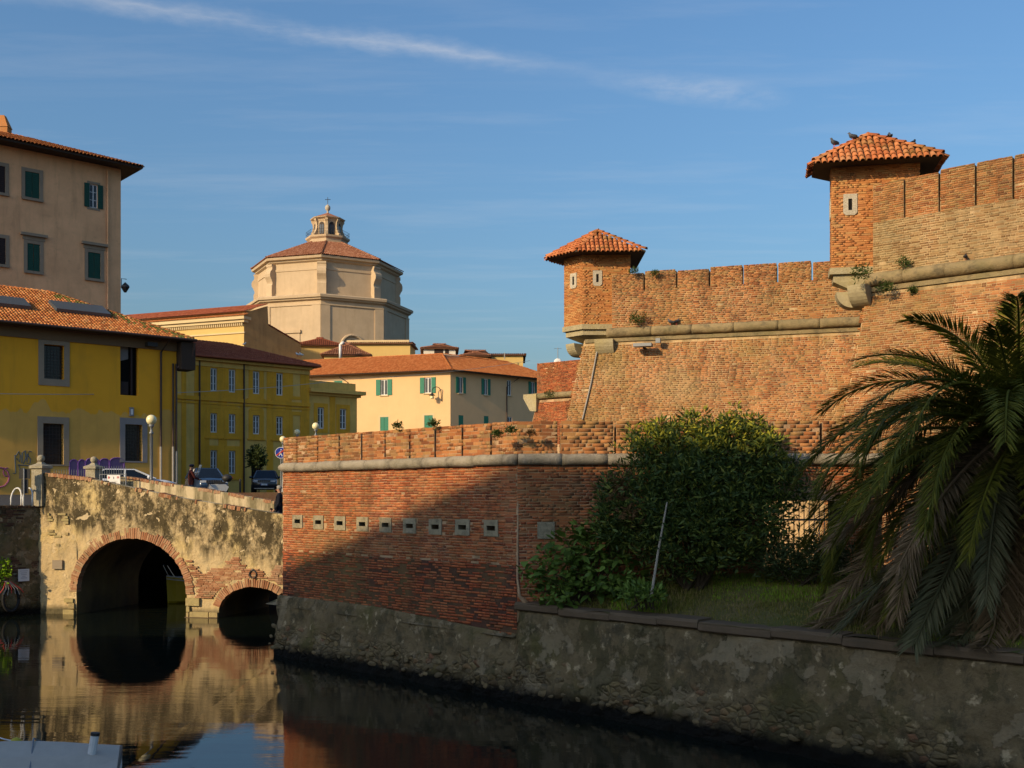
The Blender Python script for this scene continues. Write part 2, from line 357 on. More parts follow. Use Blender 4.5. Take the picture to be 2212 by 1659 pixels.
plaster_mat('gable_brown', (.42, .25, .10), .16, (.14, .085, .04), .3, .4)
plaster_mat('white_wall', (.7, .64, .54), .08, (.4, .33, .22), .15, .2)
flat('grey_frame', (.32, .255, .18), .85, .2, var=.3, sc=3); flat('grey_frame_blue', (.27, .25, .24), .85, .2, var=.3, sc=3)
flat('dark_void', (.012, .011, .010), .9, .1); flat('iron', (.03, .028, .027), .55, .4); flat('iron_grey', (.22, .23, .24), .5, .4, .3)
flat('pipe_brown', (.055, .03, .022), .5, .4); flat('pipe_grey', (.35, .32, .28), .6, .3)
flat('shutter_green', (.012, .075, .05), .6, .3); flat('shutter_teal', (.035, .21, .13), .6, .3); flat('shutter_brown', (.03, .016, .013), .6, .3)
flat('white_paint', (.70, .69, .66), .55, .3, var=.12)
flat('cream_globe', (.80, .70, .40), .25, .5, var=.06)
t = NT('window_glass', .08, .5); t.col(t.mix(t.noise(1.2, 3), (.012, .014, .018), (.035, .035, .04))); MAT['glass'] = t.m
# bridge face: tan render, black lichen runs below the coping, patches fallen away
t = NT('bridge_plaster', .93, .1)
c = t.mix(t.noise(1.4, 6, rough=.65), (.62, .465, .245), (.44, .325, .175))
c = t.mix(t.math('MULTIPLY', t.band(t.noise(3.2, 6, (1, 1, .8), (2, 5, 5), .7), .5, .66), .75), c, (.36, .29, .17))
c = t.mix(t.math('MULTIPLY', t.band(t.noise(.9, 4, (1, 1, 1), (9, 5, 2)), .5, .62), .5), c, (.62, .46, .18))
px, py, pz = t.xyz()
hgt = t.math('SUBTRACT', pz, t.math('MULTIPLY', px, -0.16))                    # height above the sloping parapet line
top = t.band(t.math('ADD', hgt, t.math('MULTIPLY', t.math('SUBTRACT', t.noise(1.9, 4, (1.1, 1.1, .10), (1, 4, 0), .6), .5), 2.6)), 0.35, 0.95)
mott = t.band(t.noise(1.7, 8, (1, 1, .6), (6, 1, 3), .78), .40, .53)
c = t.mix(t.math('MULTIPLY', t.math('MULTIPLY', top, mott), .93), c, t.mix(t.noise(9, 5, rough=.7), (.016, .014, .009), (.075, .058, .03)))
sp = t.band(t.noise(15, 4, (1, 1, 1), (3, 8, 8), .55), .66, .70); c = t.mix(t.math('MULTIPLY', t.math('MULTIPLY', sp, top), .9), c, (.60, .50, .32))
pt = t.band(t.noise(2.3, 3, (1, 1, 1.1), (1.5, 2, 7.3), .5), .655, .672); c = t.mix(t.math('MULTIPLY', pt, .9), c, t.mix(t.noise(5, 5), (.66, .52, .30), (.54, .41, .24)))
wet = t.band(t.math('ADD', pz, t.math('MULTIPLY', t.noise(3, 3), .12)), .42, .22); c = t.mix(wet, c, t.mix(t.noise(8, 4), (.16, .13, .07), (.08, .07, .04)))
t.col(c).bump(t.math('ADD', t.noise(5, 8, rough=.7), t.math('MULTIPLY', pt, -.25)), .9, .09); MAT['bridge_plaster'] = t.m
# far parapet inside face
t = NT('parapet_plaster', .93, .1)
c = t.mix(t.noise(1.6, 6, rough=.65), (.62, .50, .31), (.48, .37, .22))
c = t.mix(t.math('MULTIPLY', t.band(t.noise(1.5, 7, (1.2, 1.2, .2), (6, 1, 3), .7), .42, .56), .8), c, t.mix(t.noise(9, 5), (.06, .055, .03), (.18, .15, .07)))
t.col(c).bump(t.noise(8, 7, rough=.7), .6, .04); MAT['parapet_plaster'] = t.m
# quay render: grey-brown mottled, wet and black at the water
t = NT('quay_render', .95, .1)
c = t.mix(t.noise(1.3, 7, rough=.7), (.27, .195, .10), (.12, .085, .045))
c = t.mix(t.math('MULTIPLY', t.band(t.noise(2.6, 6, (1, 1, .7), (3, 3, 1), .7), .48, .62), .75), c, (.07, .06, .035))
c = t.mix(t.math('MULTIPLY', t.band(t.noise(.8, 5, (1, 1, 1), (1, 7, 3), .6), .52, .66), .6), c, (.10, .09, .025))
c = t.mix(t.math('MULTIPLY', t.band(t.noise(3.8, 5, (1, 1, 1), (8, 1, 9), .6), .60, .68), .8), c, (.50, .38, .22))
px, py, pz = t.xyz()
cell = t.new('ShaderNodeTexVoronoi', feature='F1'); cell.inputs['Scale'].default_value = 5.5; t.l.new(t.map((1, 1, 1.5)), cell.inputs['Vector'])
edg = t.voro(5.5, (1, 1, 1.5), 'DISTANCE_TO_EDGE'); peel = t.math('MULTIPLY', t.band(t.noise(.9, 7, (1, 1, 1.2), (2, 4, 8), .62), .47, .50), t.band(t.math('ADD', pz, t.math('MULTIPLY', t.noise(2.2, 4), .6)), 1.25, .95))
sv = t.new('ShaderNodeSeparateColor'); t.l.new(cell.outputs['Color'], sv.inputs[0])
stn = t.mix(t.band(edg, .0, .10), (.075, .056, .032), t.ramp(sv.outputs[0], [(0, (.10, .075, .04)), (.5, (.20, .145, .075)), (.85, (.27, .19, .085)), (1, (.24, .09, .05))]))
c = t.mix(t.math('MULTIPLY', peel, .7), c, stn)
flk = t.band(t.noise(1.15, 8, (1, 1, 1), (6, 11, 4), .66), .545, .555); c = t.mix(t.math('MULTIPLY', flk, .55), c, t.mix(t.noise(7, 6), (.40, .31, .19), (.24, .18, .105)))
flk2 = t.band(t.noise(.8, 8, (1, 1, .8), (16, 1, 4), .68), .56, .575); c = t.mix(t.math('MULTIPLY', flk2, .6), c, t.mix(t.noise(5, 6), (.05, .042, .02), (.10, .085, .035)))
wet = t.band(t.math('ADD', pz, t.math('MULTIPLY', t.noise(4, 4), .3)), .58, .32); c = t.mix(wet, c, (.010, .009, .007))
hh = t.math('ADD', t.math('ADD', t.noise(6, 8, rough=.72), t.math('MULTIPLY', flk, .35)), t.math('MULTIPLY', peel, t.math('MULTIPLY', t.math('SUBTRACT', t.band(edg, .0, .25), .6), .5)))
t.col(c).bump(hh, 1.0, .07); MAT['quay_render'] = t.m
t = NT('kerb_stone', .9, .15); c = t.mix(t.noise(3, 6, rough=.7), (.17, .115, .07), (.09, .065, .04)); t.col(c).bump(t.noise(20, 5), .5, .02); MAT['kerb_stone'] = t.m
# water: dark, still, long low ripples that stretch the reflections
t = NT('canal_water', .012, .5); t.b.inputs['IOR'].default_value = 1.45
t.col((.006, .009, .007))
px, py, pz = t.xyz()
r1 = t.noise(.9, 2, (.45, 1.6, 1)); r2 = t.noise(5.5, 3, (.45, 2.6, 1), (3, 1, 0)); calm = t.band(t.noise(.16, 2, (1, 1, 1), (4, 2, 0)), .35, .62)
# added local swell rising away from us, shaped to mirror blue sky here
sw = t.math('MULTIPLY', t.math('SINE', t.math('MULTIPLY', t.math('SUBTRACT', t.math('MINIMUM', py, 20.2), 18.2), math.pi/4.4)), .034)
sw = t.math('MULTIPLY', sw, t.band(px, -6.0, -5.0))
h = t.math('ADD', t.math('MULTIPLY', r1, .005), t.math('ADD', t.math('MULTIPLY', t.math('MULTIPLY', r2, calm), .0018), sw))
t.bump(h, 1.0, 1.0); MAT['canal_water'] = t.m
# ground
t = NT('asphalt', .9, .2); t.col(t.mix(t.noise(4, 6), (.055, .052, .05), (.038, .036, .035))).bump(t.noise(60, 3), .3, .01); MAT['asphalt'] = t.m
t = NT('soil_grass', .95, .1); c = t.mix(t.band(t.noise(.9, 5), .4, .62), (.10, .10, .03), (.15, .11, .05)); t.col(c).bump(t.noise(25, 5), .8, .03); MAT['soil'] = t.m
def leaf_mat(name, stops, spec=.3, rough=.5, trans=.15):
    t = NT(name, max(rough, .55), spec*.45); c = t.ramp(t.rnd(), stops); t.col(c)
    tr = t.new('ShaderNodeBsdfTranslucent'); t.l.new(t.mix(.5, c, (.12, .16, .01)), tr.inputs[0])
    ms = t.new('ShaderNodeMixShader'); ms.inputs[0].default_value = trans; t.l.new(t.b.outputs[0], ms.inputs[1]); t.l.new(tr.outputs[0], ms.inputs[2]); t.l.new(ms.outputs[0], t.out.inputs[0])
    MAT[name] = t.m; return t.m
leaf_mat('leaf_bush', [(0, (.03, .05, .014)), (.5, (.055, .085, .02)), (.8, (.10, .13, .025)), (1, (.20, .20, .03))], .35, .5)
leaf_mat('leaf_broad', [(0, (.06, .10, .018)), (.5, (.11, .18, .03)), (1, (.18, .26, .045))], .45, .35)
leaf_mat('leaf_sunlit_young', [(0, (.15, .18, .02)), (.5, (.28, .27, .03)), (1, (.45, .40, .04))], .3, .5)
leaf_mat('leaf_shrub', [(0, (.035, .05, .018)), (1, (.07, .095, .03))], .3, .5)
leaf_mat('leaf_tuft', [(0, (.03, .05, .014)), (.6, (.055, .085, .02)), (1, (.09, .11, .03))], .2, .6)
leaf_mat('leaf_dry', [(0, (.10, .055, .025)), (1, (.2, .11, .05))], .1, .8)
leaf_mat('palm_green', [(0, (.065, .068, .008)), (.6, (.105, .105, .012)), (1, (.16, .14, .018))], .22, .5)
leaf_mat('palm_dead', [(0, (.10, .065, .032)), (.6, (.17, .11, .055)), (1, (.26, .17, .095))], .15, .75)
leaf_mat('palm_greygreen', [(0, (.07, .07, .03)), (1, (.14, .125, .06))], .3, .55)
leaf_mat('grass_blade', [(0, (.11, .12, .025)), (.45, (.17, .17, .035)), (.75, (.25, .20, .06)), (1, (.32, .23, .10))], .1, .8)
leaf_mat('grass_fresh', [(0, (.17, .30, .015)), (1, (.28, .44, .03))], .1, .8)
flat('bark', (.09, .065, .04), .95, .1, var=.5, sc=8, bump=.6); flat('stick', (.40, .35, .28), .9, .1)
# ------------------------------------------------------------------ piece generators: bricks, roof tiles, facades
_BQ = np.array([(4, 5, 6, 7), (0, 1, 5, 4), (1, 2, 6, 5), (2, 3, 7, 6), (3, 0, 4, 7)])
_BC = np.array([(-.5, -.5, -1), (.5, -.5, -1), (.5, .5, -1), (-.5, .5, -1), (-.5, -.5, 0), (.5, -.5, 0), (.5, .5, 0), (-.5, .5, 0)], float)
_unit = {}
def unit_bricks(mat, key):
    if key not in _unit:
        L = []
        for k in range(5):
            v = _BC.copy(); v[4:] += rng.normal(0, .025, (4, 3))*np.array((.5, 1.3, .25))
            me = bpy.data.meshes.new('brick'); me.from_pydata(v.tolist(), [], [tuple(map(int, q)) for q in _BQ]); me.materials.append(mat); me.update(); L.append(me)
        _unit[key] = L
    return _unit[key]
class Bricks:
    """collects bricks of one thing; the largest ones become objects, the others one mesh"""
    def __init__(s): s.c = []; s.A = []; s.m = []
    def add(s, c, ax, mat): s.c.append(np.asarray(c, float)); s.A.append(np.asarray(ax, float)); s.m.append(mat)
    def wall(s, O, U, W, N, lo, hi, v0, v1, mat, ch=.062, bl=.25, j=.011, proud=(0, .012), miss=.006, skip=None, depth=.05, jit=.004, head=.4):
        O, U, W, N = map(np.asarray, (O, U, W, N)); k = 0; v = v0
        while v < v1-ch*.4:
            a = lo(v) if callable(lo) else lo; b = hi(v) if callable(hi) else hi
            u = a+(-(bl*.5) if k % 2 else 0)*random.random()
            if k % 2: u = a-bl*.25
            while u < b:
                L = bl*(.5 if random.random() < head else 1.0)*random.uniform(.96, 1.04)
                u0 = max(u, a); u1 = min(u+L, b)
                if u1-u0 > .045:
                    cu = (u0+u1)/2; cv = v+ch/2
                    if (skip is None or not skip(cu, cv)) and random.random() > miss:
                        p = random.uniform(*proud)
                        c = O+U*cu+W*(cv+random.uniform(-jit, jit))+N*p
                        s.add(c, np.stack([U*(u1-u0-j), W*(ch-j*random.uniform(.8, 1.3)), N*depth], 1), mat)
                u += L
            v += ch; k += 1
        return s
    def finish(s, parent, key, mats, n=300, occl=(), name='brick'):
        if not s.c: return
        c = np.array(s.c); A = np.array(s.A); m = np.array(s.m)
        px, py = proj(c); Y = np.maximum(c[:, 1], .5)
        size = np.linalg.norm(A[:, :, 0], axis=1)*np.linalg.norm(A[:, :, 1], axis=1)/Y**2
        ok = (px > 2) & (px < 2210) & (py > 2) & (py < 1657) & (c[:, 1] > 1)
        for (x0, y0, x1, y1) in occl: ok &= ~((px > x0) & (px < x1) & (py > y0) & (py < y1))
        sc = np.where(ok, size, -1); idx = np.argsort(-sc)
        pick = [i for i in idx[:n] if sc[i] > 0]; rest = np.setdiff1d(np.arange(len(c)), pick)
        base = wpos(parent)
        for i in pick:
            me = random.choice(unit_bricks(mats[m[i]], key+str(m[i])))
            o = bpy.data.objects.new(name, me); link(o, parent)
            M = Matrix.Identity(4)
            for r_ in range(3):
                for q in range(3): M[r_][q] = A[i][r_][q]
                M[r_][3] = c[i][r_]-base[r_]
            o.matrix_basis = M
        if len(rest):
            cr = c[rest]; Ar = A[rest]; n_ = len(rest)
            loc = np.repeat(_BC[None], n_, 0); loc[:, 4:] += rng.normal(0, .025, (n_, 4, 3))*np.array((.5, 1.3, .25))
            v = np.einsum('nij,nkj->nki', Ar, loc)+cr[:, None, :]
            f = (_BQ[None]+(np.arange(n_)*8)[:, None, None]).reshape(-1, 4)
            o = mesh_obj('brickwork', v.reshape(-1, 3), f, mats, parent, stuff=True)
            mi = np.repeat(m[rest], 5).astype(np.int32); o.data.polygons.foreach_set('material_index', mi)
        print('bricks', parent.name, len(c), 'single', len(pick))

def _arc(n=5):
    th = np.linspace(math.pi, 0, n+1); return np.stack([np.cos(th), np.sin(th)], 1)
class Tiles:
    """barrel roof tiles laid on sloping faces"""
    def __init__(s): s.v = []; s.m = []
    def tile(s, p, E, S, N, r=.085, L=.42, m=0, tilt=.03):
        a = _arc(); n = len(a)
        jit = random.uniform(-.012, .012); r1 = r*random.uniform(.97, 1.03)
        low = p+np.outer(a[:, 0]*r1, E)+np.outer(a[:, 1]*r1*.95+tilt, N)-S*0.0+E*jit
        hi = p+S*L+np.outer(a[:, 0]*r1*.82, E)+np.outer(a[:, 1]*r1*.75, N)
        lip = p+np.outer(a[:, 0]*(r1-.016), E)+np.outer(np.maximum(a[:, 1]*(r1*.95-.016), 0)+tilt, N)+E*jit
        s.v.append(np.concatenate([lip, low, hi])); s.m.append(m)
    def slope(s, poly, E, S, pitch=.2, row=.34, r=.085, L=.42, mat=0, matf=None):
        poly = [np.asarray(p, float) for p in poly]; E = unit(E); S = unit(S); N = np.cross(E, S)
        O = poly[0]; uv = np.array([(np.dot(p-O, E), np.dot(p-O, S)) for p in poly])
        def inside(u, v):
            c = False; j = len(uv)-1
            for i in range(len(uv)):
                if (uv[i][1] > v) != (uv[j][1] > v) and u < (uv[j][0]-uv[i][0])*(v-uv[i][1])/(uv[j][1]-uv[i][1])+uv[i][0]: c = not c
                j = i
            return c
        u0, v0 = uv.min(0); u1, v1 = uv.max(0)
        v = v0-.05
        while v < v1:
            u = u0+pitch/2
            while u < u1:
                if inside(u, max(v+row*.4, v0+.01)):
                    p = O+E*(u+random.uniform(-.008, .008))+S*(v+random.uniform(-.015, .015))
                    m = matf(p) if matf else mat
                    s.tile(p, E, S, N, r, L, m)
                u += pitch
            v += row
    def ridge(s, a, b, up=UP, r=.11, L=.4, mat=0):
        a = np.asarray(a, float); b = np.asarray(b, float); d = b-a; n = max(1, int(np.linalg.norm(d)/(L*.85))); S = unit(d); E = unit(np.cross(S, up)); N = np.cross(E, S)
        for k in range(n): s.tile(a+d*(k/n), E, S, N, r, np.linalg.norm(d)/n*1.15, mat, .03)
    def finish(s, parent, key, mats, n=0, name='roof_tile', joined='roof_tiling'):
        v = np.array(s.v); c = v.mean(1); k = v.shape[1]; h = k//3; m = np.array(s.m)
        f = []
        for i in range(h-1): f.append((i, i+1, h+i+1, h+i)); f.append((h+i, h+i+1, 2*h+i+1, 2*h+i))
        f = np.array(f)[:, ::-1]
        px, py = proj(c); ok = (px > 0) & (px < 2212) & (py > 0) & (py < 1659)
        sc = np.where(ok, 1/c[:, 1], -1); idx = np.argsort(-sc); pick = [i for i in idx[:n] if sc[i] > 0]; rest = np.setdiff1d(np.arange(len(c)), pick)
        for i in pick: mesh_obj(name, v[i], f, mats[m[i]], parent, smooth=False)
        if len(rest):
            vr = v[rest].reshape(-1, 3); fr = (f[None]+(np.arange(len(rest))*k)[:, None, None]).reshape(-1, 4)
            o = mesh_obj(joined, vr, fr, mats, parent, stuff=True)
            o.data.polygons.foreach_set('material_index', np.repeat(m[rest], len(f)).astype(np.int32))

class Facade:
    """a vertical wall plane: O a point on it, a = direction (deg) of its run, seen from the right of that run"""
    def __init__(s, O, deg): s.O = np.asarray(O, float); s.U = dirv(deg); s.N = V3(s.U[1], -s.U[0], 0)
    def h(s, x, y): return hit(x, y, s.O, s.N)
    def u(s, x, y=None): return float(np.dot(s.h(x, HY if y is None else y)-s.O, s.U))
    def z(s, x, y): return float(s.h(x, y)[2])
    def uz(s, x0, y0, x1, y1):
        xm = (x0+x1)/2; return s.u(x0), s.u(x1), s.z(xm, y1), s.z(xm, y0)
    def p(s, u, z, out=0.0): return V3(s.O[0], s.O[1], 0)+s.U*u+UP*z+s.N*out
    def box(s, mb, u0, u1, z0, z1, o0, o1): return mb.box(s.p(u0, z0, o1), s.U*(u1-u0), UP*(z1-z0), s.N*(o0-o1))
    def wall(s, mb, u0, u1, z0, z1, holes=(), depth=.25):
        us = sorted({u0, u1, *[h[0] for h in holes], *[h[1] for h in holes]}); zs = sorted({z0, z1, *[h[2] for h in holes], *[h[3] for h in holes]})
        for a, b in zip(us, us[1:]):
            for c, d in zip(zs, zs[1:]):
                um, zm = (a+b)/2, (c+d)/2
                if um < u0 or um > u1 or zm < z0 or zm > z1: continue
                if any(h[0] < um < h[1] and h[2] < zm < h[3] for h in holes): continue
                mb.quad(s.p(a, c), s.p(b, c), s.p(b, d), s.p(a, d))
        for (a, b, c, d) in holes:
            q = lambda u, z, o: s.p(u, z, o)
            mb.quad(q(a, c, 0), q(a, c, -depth), q(b, c, -depth), q(b, c, 0)); mb.quad(q(a, d, 0), q(b, d, 0), q(b, d, -depth), q(a, d, -depth))
            mb.quad(q(a, c, 0), q(a, d, 0), q(a, d, -depth), q(a, c, -depth)); mb.quad(q(b, c, 0), q(b, c, -depth), q(b, d, -depth), q(b, d, 0))
        return mb
def fwindow(par, fc, uz, fmat, pmat, back=.16, frame=.07, mull=1, trans=1, shutters=None, sill=None, surround=None, label=None, sw=None, smat2=None):
    """window part > frame bars (this mesh), pane, shutter, sill, surround"""
    u0, u1, z0, z1 = uz; mb = MB()
    fc.box(mb, u0, u1, z0, z0+frame, -back+.05, -back); fc.box(mb, u0, u1, z1-frame, z1, -back+.05, -back)
    fc.box(mb, u0, u0+frame, z0+frame, z1-frame, -back+.05, -back); fc.box(mb, u1-frame, u1, z0+frame, z1-frame, -back+.05, -back)
    for k in range(mull):
        uu = u0+(u1-u0)*(k+1)/(mull+1); fc.box(mb, uu-frame*.6, uu+frame*.6, z0+frame, z1-frame, -back+.052, -back+.002)
    for k in range(trans):
        zz = z0+(z1-z0)*(k+1)/(trans+1); fc.box(mb, u0+frame, u1-frame, zz-.02, zz+.02, -back+.045, -back+.004)
    w = mb.build('window', MAT[fmat], par)
    if label: w['label'] = label
    MB().quad(fc.p(u0, z0, -back+.015), fc.p(u1, z0, -back+.015), fc.p(u1, z1, -back+.015), fc.p(u0, z1, -back+.015)).build('pane', MAT[pmat], w)
    if shutters:
        wd = sw or (u1-u0)/2
        for sgn in (-1, 1):
            m = MB(); a = u0-wd if sgn < 0 else u1
            fc.box(m, a, a+wd, z0, z1, .065, .025)
            n = 9
            for k in range(n):
                zz = z0+.06+(z1-z0-.12)*k/n; fc.box(m, a+.06, a+wd-.06, zz, zz+(z1-z0-.12)/n*.55, .085, .066)
            m.build('shutter', MAT[shutters], w)
    if sill:
        m = MB(); fc.box(m, u0-.12, u1+.12, z0-.12, z0-.003, .13, -.1); m.build('sill', MAT[sill], w)
    if surround:
        smat, wd, pr = surround; m = MB()
        fc.box(m, u0-wd, u0-.001, z0-wd, z1+wd, pr, -.02); fc.box(m, u1+.001, u1+wd, z0-wd, z1+wd, pr, -.02)
        fc.box(m, u0, u1, z1+.001, z1+wd, pr-.003, -.02); fc.box(m, u0, u1, z0-wd, z0-.001, pr-.003, -.02)
        m.build('surround', MAT[smat], w)
    return w
def closed_shutter(par, fc, uz, mat, surround=None, sill=None, label=None, out=.0):
    u0, u1, z0, z1 = uz; m = MB(); um = (u0+u1)/2
    for a, b in ((u0, um-.012), (um+.012, u1)):
        fc.box(m, a, b, z0, z1, -.02+out, -.08+out)
        n = 12
        for k in range(n):
            zz = z0+.06+(z1-z0-.12)*k/n; fc.box(m, a+.06, b-.06, zz, zz+(z1-z0-.12)/n*.6, 0.004+out, -.021+out)
    w = m.build('shuttered_window', MAT[mat], par)
    if label: w['label'] = label
    if surround:
        smat, wd, pr = surround; m = MB()
        fc.box(m, u0-wd, u0-.001, z0-wd*.4, z1+wd, pr, -.02); fc.box(m, u1+.001, u1+wd, z0-wd*.4, z1+wd, pr, -.02)
        fc.box(m, u0, u1, z1+.001, z1+wd, pr-.003, -.02); m.build('surround', MAT[smat], w)
    if sill:
        m = MB(); fc.box(m, u0-.25, u1+.25, z0-.2, z0-.003, .16, -.05); m.build('sill', MAT[sill], w)
    return w
def leaf_cloud(centers, n_per, size, spread, up=.3, aspect=.4, seed=1, whorl=True):
    """many small pointed leaves around clump centres -> verts, quads"""
    r = np.random.default_rng(seed); C = np.repeat(np.asarray(centers), n_per, 0); n = len(C)
    d = r.normal(size=(n, 3)); d /= np.linalg.norm(d, axis=1)[:, None]
    d[:, 2] = d[:, 2]*.75+up; d /= np.linalg.norm(d, axis=1)[:, None]
    off = d*(spread*r.uniform(.15, 1.0, n)[:, None])
    side = np.cross(d, r.normal(size=(n, 3))); side /= np.linalg.norm(side, axis=1)[:, None]
    L = size*r.uniform(.6, 1.25, n)[:, None]; W = L*aspect
    a = C+off; tip = a+d*L; mid = a+d*L*.5
    v = np.stack([a, mid+side*W*.5, tip, mid-side*W*.5], 1).reshape(-1, 3)
    f = np.arange(n*4).reshape(-1, 4)
    return v, f
# ------------------------------------------------------------------ canal water and ground
o = MB().quad((-120, -60, 0), (140, -60, 0), (140, 130, 0), (-120, 130, 0)).build('canal_water', MAT['canal_water']); struct(o)
PA = V3(xat(612, 28.6), 28.6, 0); PB = V3(xat(1117, 22.3), 22.3, 0)          # ends of the low bastion face
W1 = Facade(PA, math.degrees(math.atan2(PB[1]-PA[1], PB[0]-PA[0]))); W1L = float(np.linalg.norm(PB-PA))
W2 = Facade(PB, -1.2)
ZT, ZC, ZB = 5.77, 4.97, 1.56                                                  # parapet top, cordon axis, brick foot
def cordon(parent, fc, u0, u1, z, r, mat, step=.95, out=.03, capL=False):
    u = u0
    while u < u1-.05:
        w = min(step*random.uniform(.75, 1.25), u1-u)
        if u1-(u+w) < .25: w = u1-u
        n = max(5, int(w/.11)); rr = r*random.uniform(.985, 1.015); dz = random.uniform(-.005, .005)
        pts = [fc.p(u+.004+(w-.008)*k/(n-1), z+dz+random.uniform(-.004, .004), out) for k in range(n)]
        rs = [rr*random.uniform(.97, 1.0) for _ in pts]; rs[0] *= .98; rs[-1] *= .98
        if capL and u == u0: rs[0] *= .55; pts[0] = pts[0]-fc.U*.04
        mc = MB().tube(pts, rs, 16); pv_ = np.array(mc.v); ax_ = np.repeat(np.array(pts), 16, 0); nz0 = 1+(fbm(pv_*5, 4, 71)-.5)*.30+(fbm(pv_*1.3, 2, 73)-.5)*.12; mc.v = [tuple(q) for q in ax_+(pv_-ax_)*nz0[:, None]]; mc.build('cordon_stone', MAT[mat], parent, smooth=True)
        u += w
# ------------------------------------------------------------------ low bastion by the water (two faces meeting at a blunt corner)
bast = thing('bastion_wall', 'low red brick bastion with slit parapet, stone roll and nine stone loopholes beside the canal', 'wall', PB)
embx = [(644, 1126), (689, 1128), (735.5, 1130), (784, 1132), (834, 1134), (886, 1136), (941.5, 1138), (1000, 1139), (1062, 1141)]
EMB = [(W1.u(x), W1.z(x, y)) for x, y in embx]
slits1 = [W1.u(x) for x in (641, 686, 732.6, 781, 831.6, 884.8, 940, 998.6, 1060.5)]
slits2 = [W2.u(x) for x in (1207, 1328, 1446, 1561, 1669, 1774)]
W2L = W2.u(1905)
GU0, GU1, GZ = W2.u(1650), W2.u(1815), 4.12                                    # gateway in the second face
m = MB(); W1.wall(m, -.02, W1L, ZB-.4, ZC, [(u-.13, u+.13, z-.052, z+.052) for u, z in EMB], .45)
W2.wall(m, 0, W2L, 1.6, ZC, [(GU0, GU1, 1.6, GZ)], .7)
m.quad(W1.p(-.02, 0), W1.p(-.02, ZC), W1.p(-.02, ZC)+V3(.72, .7, 0)*14, W1.p(-.02, 0)+V3(.72, .7, 0)*14)     # flank running back
m.quad(W1.p(0, ZC, -.45), W1.p(W1L, ZC, -.45), W1.p(W1L, ZB-.4, -.45), W1.p(0, ZB-.4, -.45))
m.quad(W1.p(0, ZC), W1.p(W1L, ZC), W1.p(W1L, ZC, -3), W1.p(0, ZC, -3)); m.quad(W2.p(0, ZC), W2.p(W2L, ZC), W2.p(W2L, ZC, -.7), W2.p(0, ZC, -.7))
for v in range(len(m.v)): pass
m.build('wall_core', MAT['mortar_low'], bast)
m = MB(); W1.box(m, -.015, W1L+.002, ZB-.4, ZB+1.2, .001, -.1); m.build('eroded_joint_bed', MAT['mortar_red'], bast)
for fc, sl, L in ((W1, slits1, W1L), (W2, slits2, W2L)):
    ed = [0.0]+sl+[L+(.0 if fc is W1 else 0)]
    for k, (a, b) in enumerate(zip(ed, ed[1:])):
        a2 = a+(.034 if k else 0); b2 = b-(.034 if k < len(ed)-2 else 0); top = ZT-.03+random.uniform(-.03, .015)
        mm = MB(); n = 7
        pr = []
        for i in range(n+1): pr.append((a2+(b2-a2)*i/n, top+random.uniform(-.02, .02)))
        poly = [fc.p(a2, ZC+.08, -.03)]+[fc.p(b2, ZC+.08, -.03)]+[fc.p(u, z, -.03) for u, z in pr[::-1]]
        mm.prism([q+fc.N*.026 for q in poly], -fc.N*.62); mm.build('merlon', MAT['mortar_low'], bast)
bk = Bricks()
def sk1(u, z): return any(abs(u-a) < .225 and abs(z-b) < .175 for a, b in EMB)
bk.wall(W1.p(0, 0), W1.U, UP, W1.N, lambda v: random.uniform(-.03, .02), W1L, ZB+1.25, ZC-.1, 0, .060, .25, .010, (.002, .009), .004, sk1)
bk.wall(W1.p(0, 0), W1.U, UP, W1.N, lambda v: random.uniform(-.05, .02), W1L, ZB-.0, ZB+1.25, 2, .060, .25, .017, (-.004, .018), .02, sk1, depth=.07, jit=.006)
bk.wall(W1.p(0, 0), W1.U, UP, W1.N, lambda v: random.uniform(-.03, .02), W1L, ZB-.25, ZB, 2, .060, .25, .017, (-.012, .03), .12, lambda u, z: (z-ZB+.25)/.25 < 1-u/W1L*1.0+random.uniform(-.2, .1), depth=.07)
def sk2(u, z): return GU0-.02 < u < GU1+.02 and z < GZ+.1+.22*math.sin(math.pi*min(1, max(0, (u-GU0)/(GU1-GU0))))
bk.wall(W2.p(0, 0), W2.U, UP, W2.N, 0, W2.u(1900), 2.0, ZC-.1, 0, .060, .25, .011, (.002, .009), .006, sk2)
for fc, sl, L in ((W1, slits1, W1L), (W2, slits2, W2.u(1900))):
    ed = [0.0]+[s_ for s_ in sl if s_ < L]+[L]
    for k, (a, b) in enumerate(zip(ed, ed[1:])):
        bk.wall(fc.p(0, 0, -.004), fc.U, UP, fc.N, (lambda v, a=a, k=k: a+(.03 if k else 0)+random.uniform(-.012, .012)), b-(.03 if k < len(ed)-2 else 0)+random.uniform(-.01, .01), ZC+.10, ZT+random.uniform(-.03, .01), 1, .078, .26, .008, (.0, .004), .008, depth=.08, head=.5, jit=.005)
bk.finish(bast, 'low', [MAT['brick_low'], MAT['brick_parapet'], MAT['brick_red']], 300, [(1230, 900, 1790, 1300), (1780, 600, 2212, 1659)])
cordon(bast, W1, -.07, W1L+.02, ZC, .125, 'cordon_stone', capL=True)
cordon(bast, W2, .02, W2L, ZC, .125, 'cordon_stone')
for i, (u, z) in enumerate(EMB):
    mm = MB(); a, b = .215+.02*random.random(), .165+.01*random.random(); hu, hz = .13, .052
    for q in ((u-a, u-hu, z-b, z+b), (u+hu, u+a, z-b, z+b), (u-hu, u+hu, z+hz, z+b), (u-hu, u+hu, z-b, z-hz)): W1.box(mm, *q, .028, -.2)
    mm.build('loophole', MAT['frame_stone'], bast)
